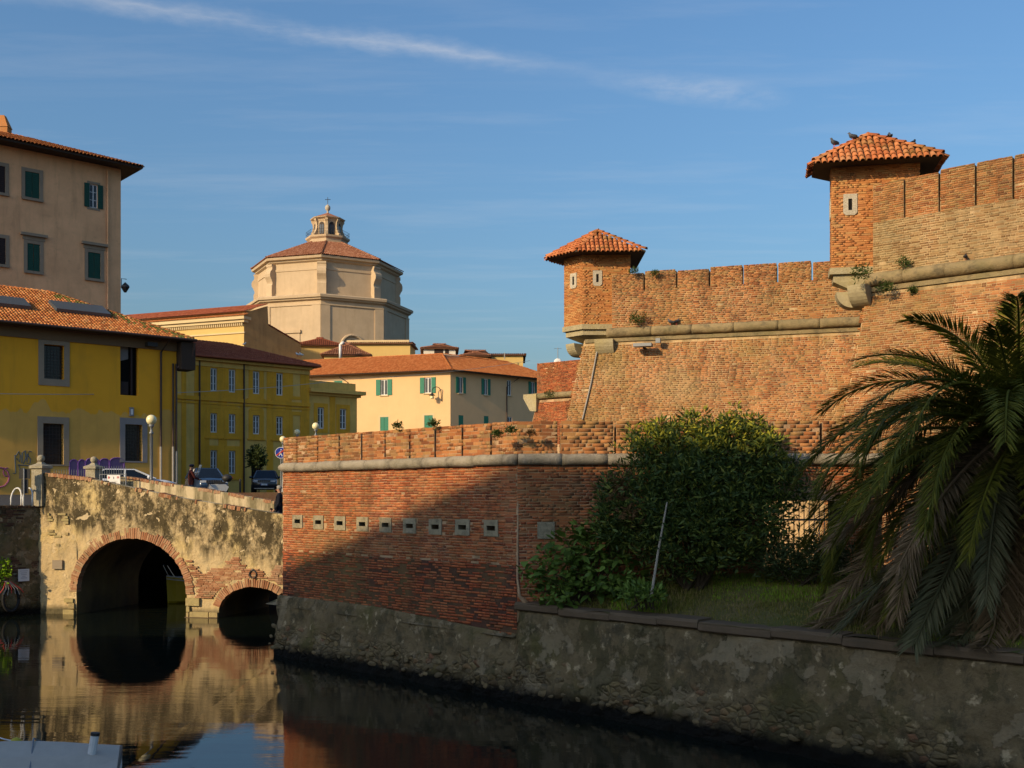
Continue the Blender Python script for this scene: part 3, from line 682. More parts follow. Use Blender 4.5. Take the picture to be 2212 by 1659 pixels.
# gateway: brick arch, pier, iron bars
g = thing('iron_gate', 'iron bar gate under the brick arch of the bastion, half hidden by the big bush', 'gate', W2.p((GU0+GU1)/2, 2.6))
for k in range(15):
    u = GU0+.05+(GU1-GU0-.1)*k/14; MB().tube([W2.p(u, 2.45, -.25), W2.p(u, 3.95+.1*(k % 2), -.25), W2.p(u, 4.03+.1*(k % 2), -.25)], [.011, .011, .002], 6).build('bar', MAT['white_paint' if k > 8 else 'iron_grey'], g)
for z in (2.6, 3.7): mm = MB(); W2.box(mm, GU0, GU1, z, z+.04, -.235, -.265); mm.build('rail', MAT['iron_grey'], g)
n = 26; gm = (GU0+GU1)/2; hw = (GU1-GU0)/2+.05; rise = .24; rad = (hw*hw+rise*rise)/(2*rise); cz = GZ+.02+rise-rad
for k in range(n):
    th = math.asin(hw/rad)*(2*(k+.5)/n-1); d = W2.U*math.sin(th)+UP*math.cos(th); t_ = np.cross(d, W2.N)
    c0 = W2.p(gm, cz)+d*(rad+.02); mm = MB(); mm.box(c0-t_*.022-W2.N*.3, d*.21, t_*.044, W2.N*(.33+random.uniform(0, .02))); mm.build('arch_brick', MAT['brick_arch'], bast)
mm = MB(); W2.box(mm, GU1-.12, GU1+.10, 1.7, GZ, .03, -.5); mm.build('gate_pier', MAT['parapet_plaster'], bast)
# mortar seam where the two faces meet, curving out into the kerb
MB().tube([W2.p(.02, 4.1, .0), W2.p(.01, 3.2, .01), W2.p(.01, 2.5, .03), W2.p(.05, 2.15, .1), W2.p(.2, 2.0, .22)], [.01, .022, .025, .035, .06], 8).build('corner_seam', MAT['mortar_low'], bast, smooth=True)
mm = MB(); W2.box(mm, .42, .78, 3.33, 3.68, .03, -.1); mm.build('stone_block', MAT['frame_stone'], bast)
# ------------------------------------------------------------------ quay wall: rough rendered plinth, kerb and rubble at the water
quay = thing('quay_wall', 'rough mottled render quay wall with dark kerb rising from the canal on the right', 'wall', W1.p(W1L, 0))
KZ = 2.0
nu, nz = 300, 44; UU = np.linspace(-.75, 26, nu)
V = np.zeros((nu, nz, 3))
for i, u in enumerate(UU):
    top = ZB-.02 if u < W1L-.1 else 1.85
    if u < W1L: top = ZB+.02-.22*max(0, min(1, (u-W1L*.45)/(W1L*.5)))
    zs = np.linspace(-.7, top, nz)
    out = .06+.17*(1-zs/1.6)
    if u < 0: out = out-(u*-1)**2*1.2
    V[i] = [W1.p(u, z, o) for z, o in zip(zs, out)]
P_ = V.reshape(-1, 3); nn = (fbm(P_*2.2, 4, 3)-.5)*.20+(fbm(P_*9, 3, 9)-.5)*.07
nn += np.where(fbm(P_*1.1, 3, 21) > .56, -.035, 0)
zz = P_[:, 2]; nn = np.where(zz < .5, nn+(fbm(P_*5, 3, 5)-.5)*.22, nn)
edge_top = np.tile(np.arange(nz), nu) == nz-1; nn = np.where(edge_top, nn*.3-.05, nn)
P_ = P_+nn[:, None]*W1.N[None]
idx = np.arange(nu*nz).reshape(nu, nz); f = np.stack([idx[:-1, :-1], idx[1:, :-1], idx[1:, 1:], idx[:-1, 1:]], -1).reshape(-1, 4)
mesh_obj('render_face', P_, f, MAT['quay_render'], quay, smooth=True)
mm = MB(); mm.quad(W1.p(-.75, 0, -.4), W1.p(-.75, ZB, -.4), W1.p(26, ZB, -.4), W1.p(26, 0, -.4)); mm.quad(W1.p(-.7, ZB-.25, .12), W1.p(W1L, ZB-.27, .12), W1.p(W1L, ZB-.1, -.4), W1.p(-.7, ZB-.1, -.4)); mm.build('backing', MAT['quay_render'], quay)
u = W1L+.02
while u < 25:
    w = random.uniform(.9, 1.5); mm = MB(); dz = random.uniform(-.02, .02)
    pr = [(.0, 1.83), (.06, 1.84), (.10, 1.87), (.105, 1.96), (.07, KZ+.01), (-.35, KZ+.02), (-.35, 1.83)]
    mm.prism([W1.p(u+.006, z+dz, o_+random.uniform(-.006, .006)) for o_, z in pr], W1.U*(w-.012)); mm.build('kerb_stone', MAT['kerb_stone'], quay); u += w
rocks = []
for k in range(4):
    bmr = bmesh.new(); bmesh.ops.create_icosphere(bmr, subdivisions=2, radius=1.0)
    pv = np.array([v.co[:] for v in bmr.verts]); nz_ = .75+.5*fbm(pv*1.3+k*7, 3, k)
    for v, s_ in zip(bmr.verts, nz_): v.co *= float(s_)
    me = bpy.data.meshes.new('stone'); bmr.to_mesh(me); bmr.free(); me.materials.append(MAT['rubble']); rocks.append(me)
for k in range(210):
    u = random.uniform(-.4, 17); z = random.choice((random.uniform(.18, .5), random.uniform(.25, .75))); s_ = random.uniform(.03, .10) if k % 3 else random.uniform(.07, .13)
    o = bpy.data.objects.new('stone', random.choice(rocks)); link(o, quay); p = W1.p(u, z, .07+.17*(1-z/1.6)-s_*.45)-wpos(quay); o.location = tuple(p)
    o.scale = (s_*random.uniform(1, 1.8), s_*.45, s_*random.uniform(.5, .8)); o.rotation_euler = (random.uniform(-.3, .3), random.uniform(-.3, .3), math.atan2(W1.U[1], W1.U[0])+random.uniform(-.3, .3))
# ------------------------------------------------------------------ grass bank between kerb and bastion
def bank_s(X, Y): return ((X-PB[0])*-W1.N[0]+(Y-PB[1])*-W1.N[1])
def bank_z(X, Y):
    s_ = bank_s(X, Y); return KZ-.02+np.where(s_ < .3, 0, np.minimum((s_-.3)*.36, .52)+np.maximum(0, s_-1.75)*.06)
gx, gy = np.meshgrid(np.linspace(0, 22, 120), np.linspace(0, 9, 50), indexing='ij')   # along the kerb, back from it
Q = PB[None, None, :2]+gx[..., None]*W1.U[None, None, :2]+(gy[..., None]-.1)*-W1.N[None, None, :2]
Zg = bank_z(Q[..., 0], Q[..., 1])+(fbm(np.stack([gx*1.7, gy*1.7, gx*0], -1).reshape(-1, 3), 4, 4).reshape(gx.shape)-.5)*.12
ok = Q[..., 1] < PB[1]+.3
vv = np.stack([Q[..., 0], Q[..., 1], Zg], -1); idx = np.arange(gx.size).reshape(gx.shape)
f = np.stack([idx[:-1, :-1], idx[1:, :-1], idx[1:, 1:], idx[:-1, 1:]], -1); keep = ok[:-1, :-1]; f = f[keep].reshape(-1, 4)
o = mesh_obj('grass_bank', vv.reshape(-1, 3), f, MAT['soil'], smooth=True); struct(o)
# blades
def blades(n, box, size, name, mat, label, mask=None, seed=3):
    r = np.random.default_rng(seed); a = r.uniform(box[0], box[1], n); b = r.uniform(box[2], box[3], n)
    X = PB[0]+a*W1.U[0]-b*W1.N[0]; Y = PB[1]+a*W1.U[1]-b*W1.N[1]; ok = (Y < PB[1]) & (b > .28)
    if mask is not None: ok &= mask(X, Y)
    X, Y = X[ok], Y[ok]; n = len(X); Z = bank_z(X, Y)-.03
    th = r.uniform(0, 6.28, n); h = size*r.uniform(.4, 1.2, n); ln = r.uniform(-.6, .6, n)*h; w = h*.13
    p = np.stack([X, Y, Z], 1); c, s_ = np.cos(th), np.sin(th); sd = np.stack([c*w, s_*w, 0*w], 1); tp = p+np.stack([-s_*ln, c*ln, h], 1)
    v = np.stack([p-sd, p+sd, tp], 1).reshape(-1, 3); o = mesh_obj(name, v, np.arange(n*3).reshape(-1, 3), mat, stuff=True)
    tag(o, label, 'grass'); return o
blades(110000, (0, 14, .2, 5), .095, 'grass', MAT['grass_blade'], 'dry short grass on the bank above the quay kerb')
def freshmask(X, Y):
    x_, y_ = proj(np.stack([X, Y, bank_z(X, Y)], 1)); nz_ = fbm(np.stack([X, Y, X*0], 1)*1.6, 3, 8)
    return (((x_ > 1540) & (x_ < 1880) & (y_ < 1300)) | ((x_ > 1960) & (y_ > 1300)) | ((x_ > 1320) & (x_ < 1440) & (y_ > 1265))) & (nz_ > .33)
blades(60000, (0, 14, .2, 5), .09, 'fresh_grass', MAT['grass_fresh'], 'bright green fresh grass patches by the shrubs and palm', freshmask, 5)
# ------------------------------------------------------------------ upper fort: curtain wall and right bastion, both with battered feet
ZF = EYE+6.53; BAT = R(10.5)
pL = at(1374, HY, 42.6); pR = at(1838, HY, 40.2)
W3 = Facade(V3(pL[0], pL[1], 0), math.degrees(math.atan2(pR[1]-pL[1], pR[0]-pL[0])))
pL4 = at(1869, HY, 32.6); pR4 = at(2212, HY, 29.7)
W4 = Facade(V3(pL4[0], pL4[1], 0), math.degrees(math.atan2(pR4[1]-pL4[1], pR4[0]-pL4[0])))
def batter(fc):
    W = UP*math.cos(BAT)-fc.N*math.sin(BAT); Nb = fc.N*math.cos(BAT)+UP*math.sin(BAT); return W, Nb
def bhit(fc, x, y):
    W, Nb = batter(fc); O = fc.p(0, ZF-.25, .0); p = hit(x, y, O, Nb); return float(np.dot(p-O, fc.U)), float(np.dot(p-O, W))
def fort_wall(name, label, fc, e0, e1, ulo_top, umax, ztop, slits, slit_z, mat, mort, key, occl, see_through, vlow, uslit_w=.032, pale_below=None):
    th = thing(name, label, 'wall', fc.p(0, 2))
    W, Nb = batter(fc); O = fc.p(0, ZF-.25)
    (ua, va), (ub, vb) = e0, e1; k = (ub-ua)/(vb-va)
    lo = lambda v: ua+k*(v-va)
    vb0 = -9.0; mm = MB()
    mm.quad(O+fc.U*(lo(vb0)+.06)+W*vb0-Nb*.003, O+fc.U*umax+W*vb0-Nb*.003, O+fc.U*umax-Nb*.003, O+fc.U*(lo(0)+.06)-Nb*.003)
    bk_ = V3(.75, 1, 0)*6
    mm.quad(O+fc.U*(lo(vb0)+.06)+W*vb0-Nb*.003, O+fc.U*(lo(0)+.06)-Nb*.003, O+fc.U*(lo(0)+.06)+bk_, O+fc.U*(lo(vb0)+.06)+W*vb0+bk_)
    zs = slit_z; fc.box(mm, ulo_top, umax, ZF-.2, zs, -.003, -1.2)
    mm.build('wall_core', MAT[mort], th)
    ed = [ulo_top]+slits+[umax]
    b = Bricks()
    for i, (a, c) in enumerate(zip(ed, ed[1:])):
        a2 = a+(uslit_w if i else 0); c2 = c-(uslit_w if i < len(ed)-2 else 0); top = ztop+random.uniform(-.05, .03)
        m_ = MB(); fc.box(m_, a2, c2, zs-.02, top-.02, -.006, -.6 if see_through else -1.2); m_.build('merlon', MAT[mort], th)
        b.wall(fc.p(0, 0), fc.U, UP, fc.N, (lambda v, a2=a2: a2+random.uniform(-.012, .015)), c2, zs, top, 1, .062, .25, .012, (.0, .006), .006)
    if not see_through:
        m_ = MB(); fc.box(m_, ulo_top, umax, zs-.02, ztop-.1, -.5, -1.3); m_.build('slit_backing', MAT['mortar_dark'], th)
    b.wall(fc.p(0, 0), fc.U, UP, fc.N, ulo_top, umax, ZF+.18, zs, 2 if pale_below else 1, .068 if pale_below else .078, .27, .017 if pale_below else .018, (.0, .008) if pale_below else (.0, .006), .003)
    b.wall(O, fc.U, W, Nb, lambda v: lo(v)+random.choice((-.03, .0, .05, .09)), umax, vlow, -.22, 0, .078 if see_through else .068, .27, .019 if see_through else .015, (.0, .005), .003)
    b.finish(th, key, [MAT[mat], MAT['brick_bastion'], MAT['brick_pale']], 300, occl)
    m_ = MB(); fc.box(m_, lo(0)+.1, umax, ZF-.36, ZF-.22, .08, -.1); m_.build('cordon_fillet', MAT['cordon_fort'], th)
    return th
e0 = bhit(W3, 1259, 735); e1 = bhit(W3, 1221, 907)
cur = fort_wall('fort_curtain_wall', 'tall sunlit brick curtain wall between the two turrets with narrow sky slits in its parapet', W3, e0, e1, W3.u(1322), W3.u(1905), 13.1,
                [W3.u(x) for x in (1391.6, 1461.9, 1532.7, 1604.8, 1679.2, 1754.2)], 12.38, 'brick_fort', 'mortar_fort', 'cur', [(1230, 900, 2212, 1659), (1850, 300, 2212, 1600)], True, -4.6)
cordon(cur, W3, W3.u(1312), W3.u(1862), ZF, .20, 'cordon_fort', 1.5, .06)
e0 = bhit(W4, 1858, 690); e1 = bhit(W4, 1817, 905)
bas = fort_wall('fort_bastion_wall', 'huge brick bastion face on the right running behind the palm, with four dark parapet slits', W4, e0, e1, W4.u(1886), W4.u(2212)+5, 13.66,
                [W4.u(x) for x in (1954, 2029, 2107.7, 2189)]+[W4.u(2189)+.95], 12.45, 'brick_bastion', 'mortar_fort', 'bas', [(1900, 640, 2212, 1659)], False, -8.6, .03, True)
cordon(bas, W4, W4.u(1874), W4.u(2212)+5, ZF, .205, 'cordon_fort', 1.5, .06)
# far flank of the fort seen left of the turret
pF = at(1160, HY, 70); W5 = Facade(V3(pF[0], pF[1], 0), -38)
fl = thing('fort_flank_wall', 'distant brick flank of the fort with weedy cordon, left of the smaller turret', 'wall', W5.p(0, 3))
Wb, Nb5 = batter(W5); O5 = W5.p(0, ZF-.25)
mm = MB(); mm.quad(O5+Wb*-8-Nb5*.02-W5.U*1.2, O5+W5.U*9+Wb*-8-Nb5*.02, O5+W5.U*9-Nb5*.02, O5-Nb5*.02); W5.box(mm, 0, 9, ZF-.2, 12.85, -.02, -1.0); mm.build('wall_core', MAT['mortar_low'], fl)
b = Bricks(); b.wall(W5.p(0, 0), W5.U, UP, W5.N, 0, 6.5, ZF+.1, 12.9, 0, .066, .26, .011); b.wall(O5, W5.U, Wb, Nb5, lambda v: .14*v+.05, 6.5, -3, -.2, 0, .066, .26, .011)
b.finish(fl, 'flank', [MAT['brick_low']], 120, [(1240, 0, 2212, 1659), (0, 906, 2212, 1659)])
cordon(fl, W5, -.3, 7, ZF, .2, 'cordon_fort', 1.2)
mm = MB(); mm.prism([W5.p(-.9, ZF+.15, .3), W5.p(-.9, ZF-.1, .3), W5.p(-.35, ZF-.95, .3), W5.p(.15, ZF-1.0, .3), W5.p(.15, ZF+.15, .3)], -W5.N*.6); mm.build('corbel', MAT['corbel_stone'], fl)
# ------------------------------------------------------------------ turrets
def inset(poly, d):
    n = len(poly); out = []
    for i in range(n):
        a, b, c = (np.asarray(poly[(i+k-1) % n], float) for k in range(3))
        e1_ = unit(b-a); e2_ = unit(c-b); n1 = V3(e1_[1], -e1_[0], 0)[:2]; n2 = V3(e2_[1], -e2_[0], 0)[:2]
        k = 1+np.dot(n1, n2); out.append(b+(n1+n2)*(-d/k))
    return out
def turret(name, label, poly, z0, z1, over, zeave, apex, wins, corb, faces):
    c2 = np.mean(poly, 0); th = thing(name, label, 'turret', (c2[0], c2[1], z0-.9)); n = len(poly)
    m_ = MB(); m_.prism([V3(p[0], p[1], z0) for p in inset(poly, .02)], UP*(z1-z0)); m_.build('core', MAT['mortar_turret'], th)
    b = Bricks()
    for i in faces:
        a = np.asarray(poly[i]); c = np.asarray(poly[(i+1) % n]); L = np.linalg.norm(c-a); U = unit(np.append(c-a, 0)); N = V3(U[1], -U[0], 0)
        fc = Facade(V3(a[0], a[1], 0), math.degrees(math.atan2(U[1], U[0])))
        ws = [w for w in wins if w[0] == i]
        def sk(u, z, ws=ws): return any(abs(u-w[1]) < w[3]/2 and abs(z-w[2]) < w[4]/2 for w in ws)
        b.wall(fc.p(0, 0), U, UP, N, 0, L, z0, z1, 0, .064, .27, .010, (.0, .005), .002, sk)
        for (_, wu, wz, ww, wh) in ws:
            m_ = MB(); a_, b_ = ww/2, wh/2; ch = min(.07, a_*.4); so, sh = ww*.14, wh*.27
            out_ = [(-a_, -b_+ch), (-a_+ch, -b_), (a_-ch, -b_), (a_, -b_+ch), (a_, b_), (-a_, b_)]
            for q in ((-a_, -so, -b_+ch, b_), (so, a_, -b_+ch, b_), (-so, so, sh, b_), (-so, so, -b_+ch, -sh)): fc.box(m_, wu+q[0], wu+q[1], wz+q[2], wz+q[3], .03, -.1)
            m_.prism([fc.p(wu+x, wz+y, -.1) for x, y in ((-a_, -b_+ch), (-a_+ch, -b_), (a_-ch, -b_), (a_, -b_+ch))], fc.N*.13)
            w_ = m_.build('loophole', MAT['frame_white'], th)
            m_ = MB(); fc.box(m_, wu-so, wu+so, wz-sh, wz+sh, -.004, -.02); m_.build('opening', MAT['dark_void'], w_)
    b.finish(th, 'tur', [MAT['brick_turret']], 280)
    ev = inset(poly, -over); E3 = [V3(p[0], p[1], zeave) for p in ev]; ap = np.asarray(apex, float)
    m_ = MB()
    for i in range(n):
        m_.poly([E3[i], E3[(i+1) % n], ap])
    m_.poly([p-UP*.05 for p in E3][::-1])
    for i in range(n): m_.quad(E3[i]-UP*.05, E3[(i+1) % n]-UP*.05, E3[(i+1) % n], E3[i])
    rf = m_.build('roof', MAT['soffit'], th)
    m_ = MB(); W_ = inset(poly, .0)
    m_.poly([V3(p[0], p[1], z1-.005) for p in inset(poly, -over*.9)][::-1]); m_.build('soffit', MAT['soffit'], th)
    T = Tiles()
    for i in range(n):
        a, c = E3[i], E3[(i+1) % n]; E = unit(c-a); S = (ap-a)-np.dot(ap-a, E)*E
        if i in faces or i in (n-1, 1): T.slope([a-unit(S)*.13, c-unit(S)*.13, ap], E, S, .185, .3, .085, .37)
    for i in range(n):
        if i in faces or (i-1) % n in faces: T.ridge(E3[i]+UP*.02, ap+UP*.03, r=.10, L=.36)
    T.finish(th, 'tur', [MAT['tile_turret']], 300)
    m_ = MB(); m_.ball(ap+V3(0, 0, .02), .14, 10, 6, (1.3, 1, .6)); m_.build('ridge_cap', MAT['tile_turret'], rf)
    # stone foot: slab, tapering block, rounded corbels
    cb = np.asarray(corb)
    m_ = MB(); m_.prism([V3(p[0], p[1], z0-.2) for p in inset(poly, -.05)], UP*.199); m_.build('stone_slab', MAT['corbel_stone'], th)
    top = inset(poly, -.0); nb = len(top); lowp = [cb+(np.asarray(p)-cb)*.62 for p in inset(poly, .12)]
    m_ = MB(); m_.add([V3(p[0], p[1], z0-.201) for p in inset(poly, .06)]+[V3(p[0], p[1], z0-.42) for p in inset(poly, .06)]+[V3(p[0], p[1], z0-.68) for p in lowp],
                      [(i+k*nb, (i+1) % nb+k*nb, (i+1) % nb+(k+1)*nb, i+(k+1)*nb) for k in (0, 1) for i in range(nb)]+[tuple(range(2*nb, 3*nb))]); m_.build('tapered_block', MAT['corbel_stone'], th)
    return th, lowp
tU = dirv(-11); tB = dirv(79); FL = np.array((xat(1796, 33.1), 33.1))
polyR = [FL, FL+tU[:2]*2.6, FL+tU[:2]*2.6+tB[:2]*1.5, FL+tB[:2]*1.5+tU[:2]*.9, FL+tB[:2]*.7+tU[:2]*.02]
fcR = Facade(V3(FL[0], FL[1], 0), -11); uw = fcR.u(1836.5); zw = fcR.z(1836, 442)
tR, lowR = turret('sentry_turret', 'larger brick turret at upper right with hipped tile roof and pigeons on it', polyR, 11.24, 14.40, .54, 14.38, (np.mean(polyR, 0)[0], np.mean(polyR, 0)[1]+.1, 15.5),
      [(0, uw, zw, .41, .65), (4, .35, zw-.05, .3, .64)], (pL4[0]+.5, pL4[1]+.3), (0, 4))
tR['group'] = 'fort turrets'
polyL = [np.array(p) for p in ((2.13, 44.1), (2.834, 43.3), (4.78, 43.3), (4.78, 45.3), (3.1, 45.3))]
tL, lowL = turret('sentry_turret', 'smaller brick turret with hipped tile roof at the left end of the curtain wall', polyL, 11.15, 14.02, .54, 14.0, (3.5, 44.25, 15.1),
      [(1, (xat(1290.5, 43.3)-2.834), zat(601, 43.3), .37, .62), (0, .57, zat(607, 43.7), .37, .62)], (4.3, 45.0), (0, 1))
tL['group'] = 'fort turrets'
def round_corbel(th, p, U, N, r, w, z):
    pts = [p+N*(r*math.cos(a))*1.0+UP*(z+r*math.sin(a)-0) for a in np.linspace(-math.pi/2, 0, 9)]+[p-N*.5+UP*z, p-N*.5+UP*(z-r)]
    MB().prism([q-U*w/2 for q in pts], U*w).build('round_corbel', MAT['corbel_stone'], th)
round_corbel(tR, V3(pL4[0]+.0, pL4[1]+.1, 0), W4.U, W4.N, .62, .55, 10.56)
round_corbel(tR, V3(pL4[0]-.2, pL4[1]+.6, 0), dirv(79)*-1, dirv(-200), .5, .5, 10.5)
round_corbel(tL, V3(3.85, 43.35, 0), W3.U, W3.N, .75, .75, 10.46)
round_corbel(tL, V3(2.75, 44.3, 0), dirv(-50), dirv(-140), .5, .5, 10.46)
# ------------------------------------------------------------------ street on the left bank
def street_z(X, Y): return np.interp(Y, [0, 36, 46, 62, 80, 400], [3.87, 3.87, 4.0, 4.3, 4.45, 4.45])
def sheet(name, rows, mat):
    """rows: (Y, x0, x1)"""
    v = []; f = []; n = 8
    for (Y, a, b) in rows:
        for k in range(n+1): X = a+(b-a)*k/n; v.append((X, Y, float(street_z(X, Y))))
    for i in range(len(rows)-1):
        for k in range(n): f.append((i*(n+1)+k, i*(n+1)+k+1, (i+1)*(n+1)+k+1, (i+1)*(n+1)+k))
    return struct(mesh_obj(name, v, f, mat))
QD = dirv(45); QN = V3(QD[1], -QD[0], 0); Q0 = V3(xat(97, 38.9), 38.9, 0)          # the left quay runs with the street grid
def qx(Y): return Q0[0]+(Y-Q0[1])*QD[0]/QD[1]
sheet('street', [(Y, -220, qx(Y)-.3) for Y in (-60, 0, 20, 30, 36, 38.9)]+[(39.4, -220, -17.0), (43.6, -220, -16.0), (43.8, -220, -12.6), (47, -220, -12.6), (48.9, -220, -12.4), (49.0, -220, 60), (62, -220, 60), (80, -220, 90), (130, -250, 120), (400, -500, 500), (1500, -2500, 2500)], MAT['asphalt'])
# ------------------------------------------------------------------ bridge
B0 = V3(xat(140, 38.5), 38.5, 0); BF = Facade(B0, math.degrees(math.atan2(-1.1, 5.1))); BW = 4.0
BF2 = Facade(B0-BF.N*BW, math.degrees(math.atan2(-1.1, 5.1)))
br = thing('canal_bridge', 'old two-arched bridge of stained render and brick sloping down to the fort', 'bridge', BF.p(2, 0))
tu = [BF.u(x) for x in (80, 97, 185, 273, 398, 615)]; tz = [BF.z(x, y) for x, y in ((80, 1020), (97, 1022), (185, 1032), (273, 1051), (398, 1077), (615, 1112))]
tu.append(15.0); tz.append(tz[-1]-.4)
def btop(u): return float(np.interp(u, tu, tz))
A1 = (BF.u(283), BF.z(283, 1281), 119/F*37.9/.903, 119/F*37.9); A2 = (BF.u(548), BF.z(548, 1324), 75/F*37.0/.92, 57/F*37.0)
def intrados(u):
    a = abs(u-A1[0])
    if a <= A1[2]: return A1[1]+A1[3]*math.sqrt(max(0, 1-(a/A1[2])**2))
    a = abs(u-A2[0])
    if a <= A2[2]: return A2[1]+A2[3]*math.sqrt(max(0, 1-(a/A2[2])**2))
    return -.6
us = set(np.linspace(BF.u(72), 14, 220).round(4))
for c, a in ((A1[0], A1[2]), (A2[0], A2[2])):
    for k in range(41): us.add(round(c-a*math.cos(math.pi*k/40), 5))
    us.add(round(c-a-1e-3, 5)); us.add(round(c+a+1e-3, 5))
us = sorted(us); nz = 34
V = np.array([[BF.p(u, z) for z in np.linspace(intrados(u), btop(u), nz)] for u in us]); Pq = V.reshape(-1, 3)
dn = (fbm(Pq*1.6, 4, 31)-.5)*.10+(fbm(Pq*7, 3, 33)-.5)*.035
dn += np.where(fbm(Pq*1.25, 3, 37) > .58, -.03, 0)
Pq = Pq+dn[:, None]*BF.N
idx = np.arange(len(us)*nz).reshape(len(us), nz); f = np.stack([idx[:-1, :-1], idx[1:, :-1], idx[1:, 1:], idx[:-1, 1:]], -1).reshape(-1, 4)
mesh_obj('bridge_face', Pq, f, MAT['bridge_plaster'], br, smooth=True)
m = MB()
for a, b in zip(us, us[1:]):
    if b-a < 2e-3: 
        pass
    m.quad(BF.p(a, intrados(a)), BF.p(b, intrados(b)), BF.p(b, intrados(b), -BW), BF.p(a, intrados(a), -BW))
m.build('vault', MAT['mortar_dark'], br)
m = MB()
for a, b in zip(us, us[1:]):
    da, db = btop(a)-.85, btop(b)-.85
    m.quad(BF.p(a, da, -.35), BF.p(b, db, -.35), BF.p(b, db+.1, -BW+.3), BF.p(a, da+.1, -BW+.3))
m.build('deck', MAT['asphalt'], br)
m = MB()
for a, b in zip(us, us[1:]):
    m.quad(BF.p(b, btop(b), 0), BF.p(a, btop(a), 0), BF.p(a, btop(a), -.36), BF.p(b, btop(b), -.36)); m.quad(BF.p(a, btop(a), -.36), BF.p(a, btop(a)-.9, -.36), BF.p(b, btop(b)-.9, -.36), BF.p(b, btop(b), -.36))
    m.quad(BF.p(a, intrados(a), -BW), BF.p(a, btop(a)-.6, -BW), BF.p(b, btop(b)-.6, -BW), BF.p(b, intrados(b), -BW))
m.build('parapet', MAT['parapet_plaster'], br)
# far parapet, seen over the near one
fu0, fu1 = BF2.u(250), BF2.u(592); fz = lambda u: float(np.interp(u, [BF2.u(272), BF2.u(469), BF2.u(592)], [BF2.z(272, 1030), BF2.z(469, 1061), BF2.z(592, 1083)]))
m = MB(); nn_ = 30
for k in range(nn_):
    a, b = fu0+(fu1-fu0)*k/nn_, fu0+(fu1-fu0)*(k+1)/nn_; za, zb_ = fz(a)+(random.uniform(-.02, .01)), fz(b)
    za = fz(a)
    m.quad(BF2.p(a, za-1.3), BF2.p(b, zb_-1.3), BF2.p(b, zb_), BF2.p(a, za)); m.quad(BF2.p(a, za), BF2.p(b, zb_), BF2.p(b, zb_, -.36), BF2.p(a, za, -.36))
    m.quad(BF2.p(b, zb_, -.36), BF2.p(b, zb_-1.3, -.36), BF2.p(a, za-1.3, -.36), BF2.p(a, za, -.36))
m.quad(BF2.p(fu1, fz(fu1)-1.3), BF2.p(fu1, fz(fu1)-1.3, -.36), BF2.p(fu1, fz(fu1), -.36), BF2.p(fu1, fz(fu1)))
m.build('parapet', MAT['parapet_plaster'], br)
def coping(fc, topf, u0, u1, prob, hgt, over=.025):
    u = u0
    while u < u1:
        w = .066; sl = (topf(u+.03)-topf(u-.03))/.06; A = unit(fc.U+UP*sl); Wv = unit(UP-fc.U*sl)
        if random.random() < prob(u):
            mb = MB(); h = hgt+random.uniform(-.02, .015); mb.box(fc.p(u, topf(u)-h+random.uniform(0, .02), -.37), A*(w-.010), Wv*h, fc.N*(.37+over+random.uniform(0, .012))); mb.build('coping_brick', MAT['brick_arch'], br)
        u += w
coping(BF, lambda u: btop(u)+.012, BF.u(98), BF.u(614), lambda u: .97 if u < BF.u(195) else (.6 if math.sin(u*2.3)+math.sin(u*5.1) > .7 else .05), .13, .012)
coping(BF2, lambda u: fz(u)+.01, BF2.u(273), BF2.u(590), lambda u: .97 if u < BF2.u(330) else (.8 if math.sin(u*2.1)+math.sin(u*4.3) > 0 else .08), .12, .012)
# brick rings of the two arches
def voussoir(cu, cz, d, tng, r0, L, wd, pr):
    mb = MB(); c = BF.p(cu, cz)+d*r0; mb.box(c-tng*wd/2-BF.N*.25, d*L, tng*wd, BF.N*(.25+pr)); mb.build('arch_brick', MAT['brick_arch'], br)
n = 88
for k in range(n):
    th = math.pi*(k+.5)/n; p_ = (A1[0]-A1[2]*math.cos(th), A1[1]+A1[3]*math.sin(th)); nv = unit(BF.U*(-math.cos(th)/A1[2])+UP*(math.sin(th)/A1[3])); tg = np.cross(nv, BF.N)
    L = random.uniform(.25, .31)+(.08 if 20 < k < 66 and (k//8) % 2 else 0)
    if random.random() < .35:
        voussoir(p_[0], p_[1], nv, tg, -.012, L*.55, .064, random.uniform(.015, .045)); voussoir(p_[0], p_[1], nv, tg, L*.57-.012, L*.45, .064, random.uniform(.015, .045))
    else: voussoir(p_[0], p_[1], nv, tg, -.012+random.uniform(-.015, .01), L, random.uniform(.056, .068), random.uniform(.015, .045))
n = 46
for k in range(n):
    th = math.pi*(.06+.88*(k+.5)/n); p_ = (A2[0]-A2[2]*math.cos(th), A2[1]+A2[3]*math.sin(th)); nv = unit(BF.U*(-math.cos(th)/A2[2])+UP*(math.sin(th)/A2[3])); tg = np.cross(nv, BF.N)
    voussoir(p_[0], p_[1], nv, tg, -.012+random.uniform(-.015, .01), random.uniform(.24, .30), random.uniform(.052, .062), random.uniform(.02, .05))
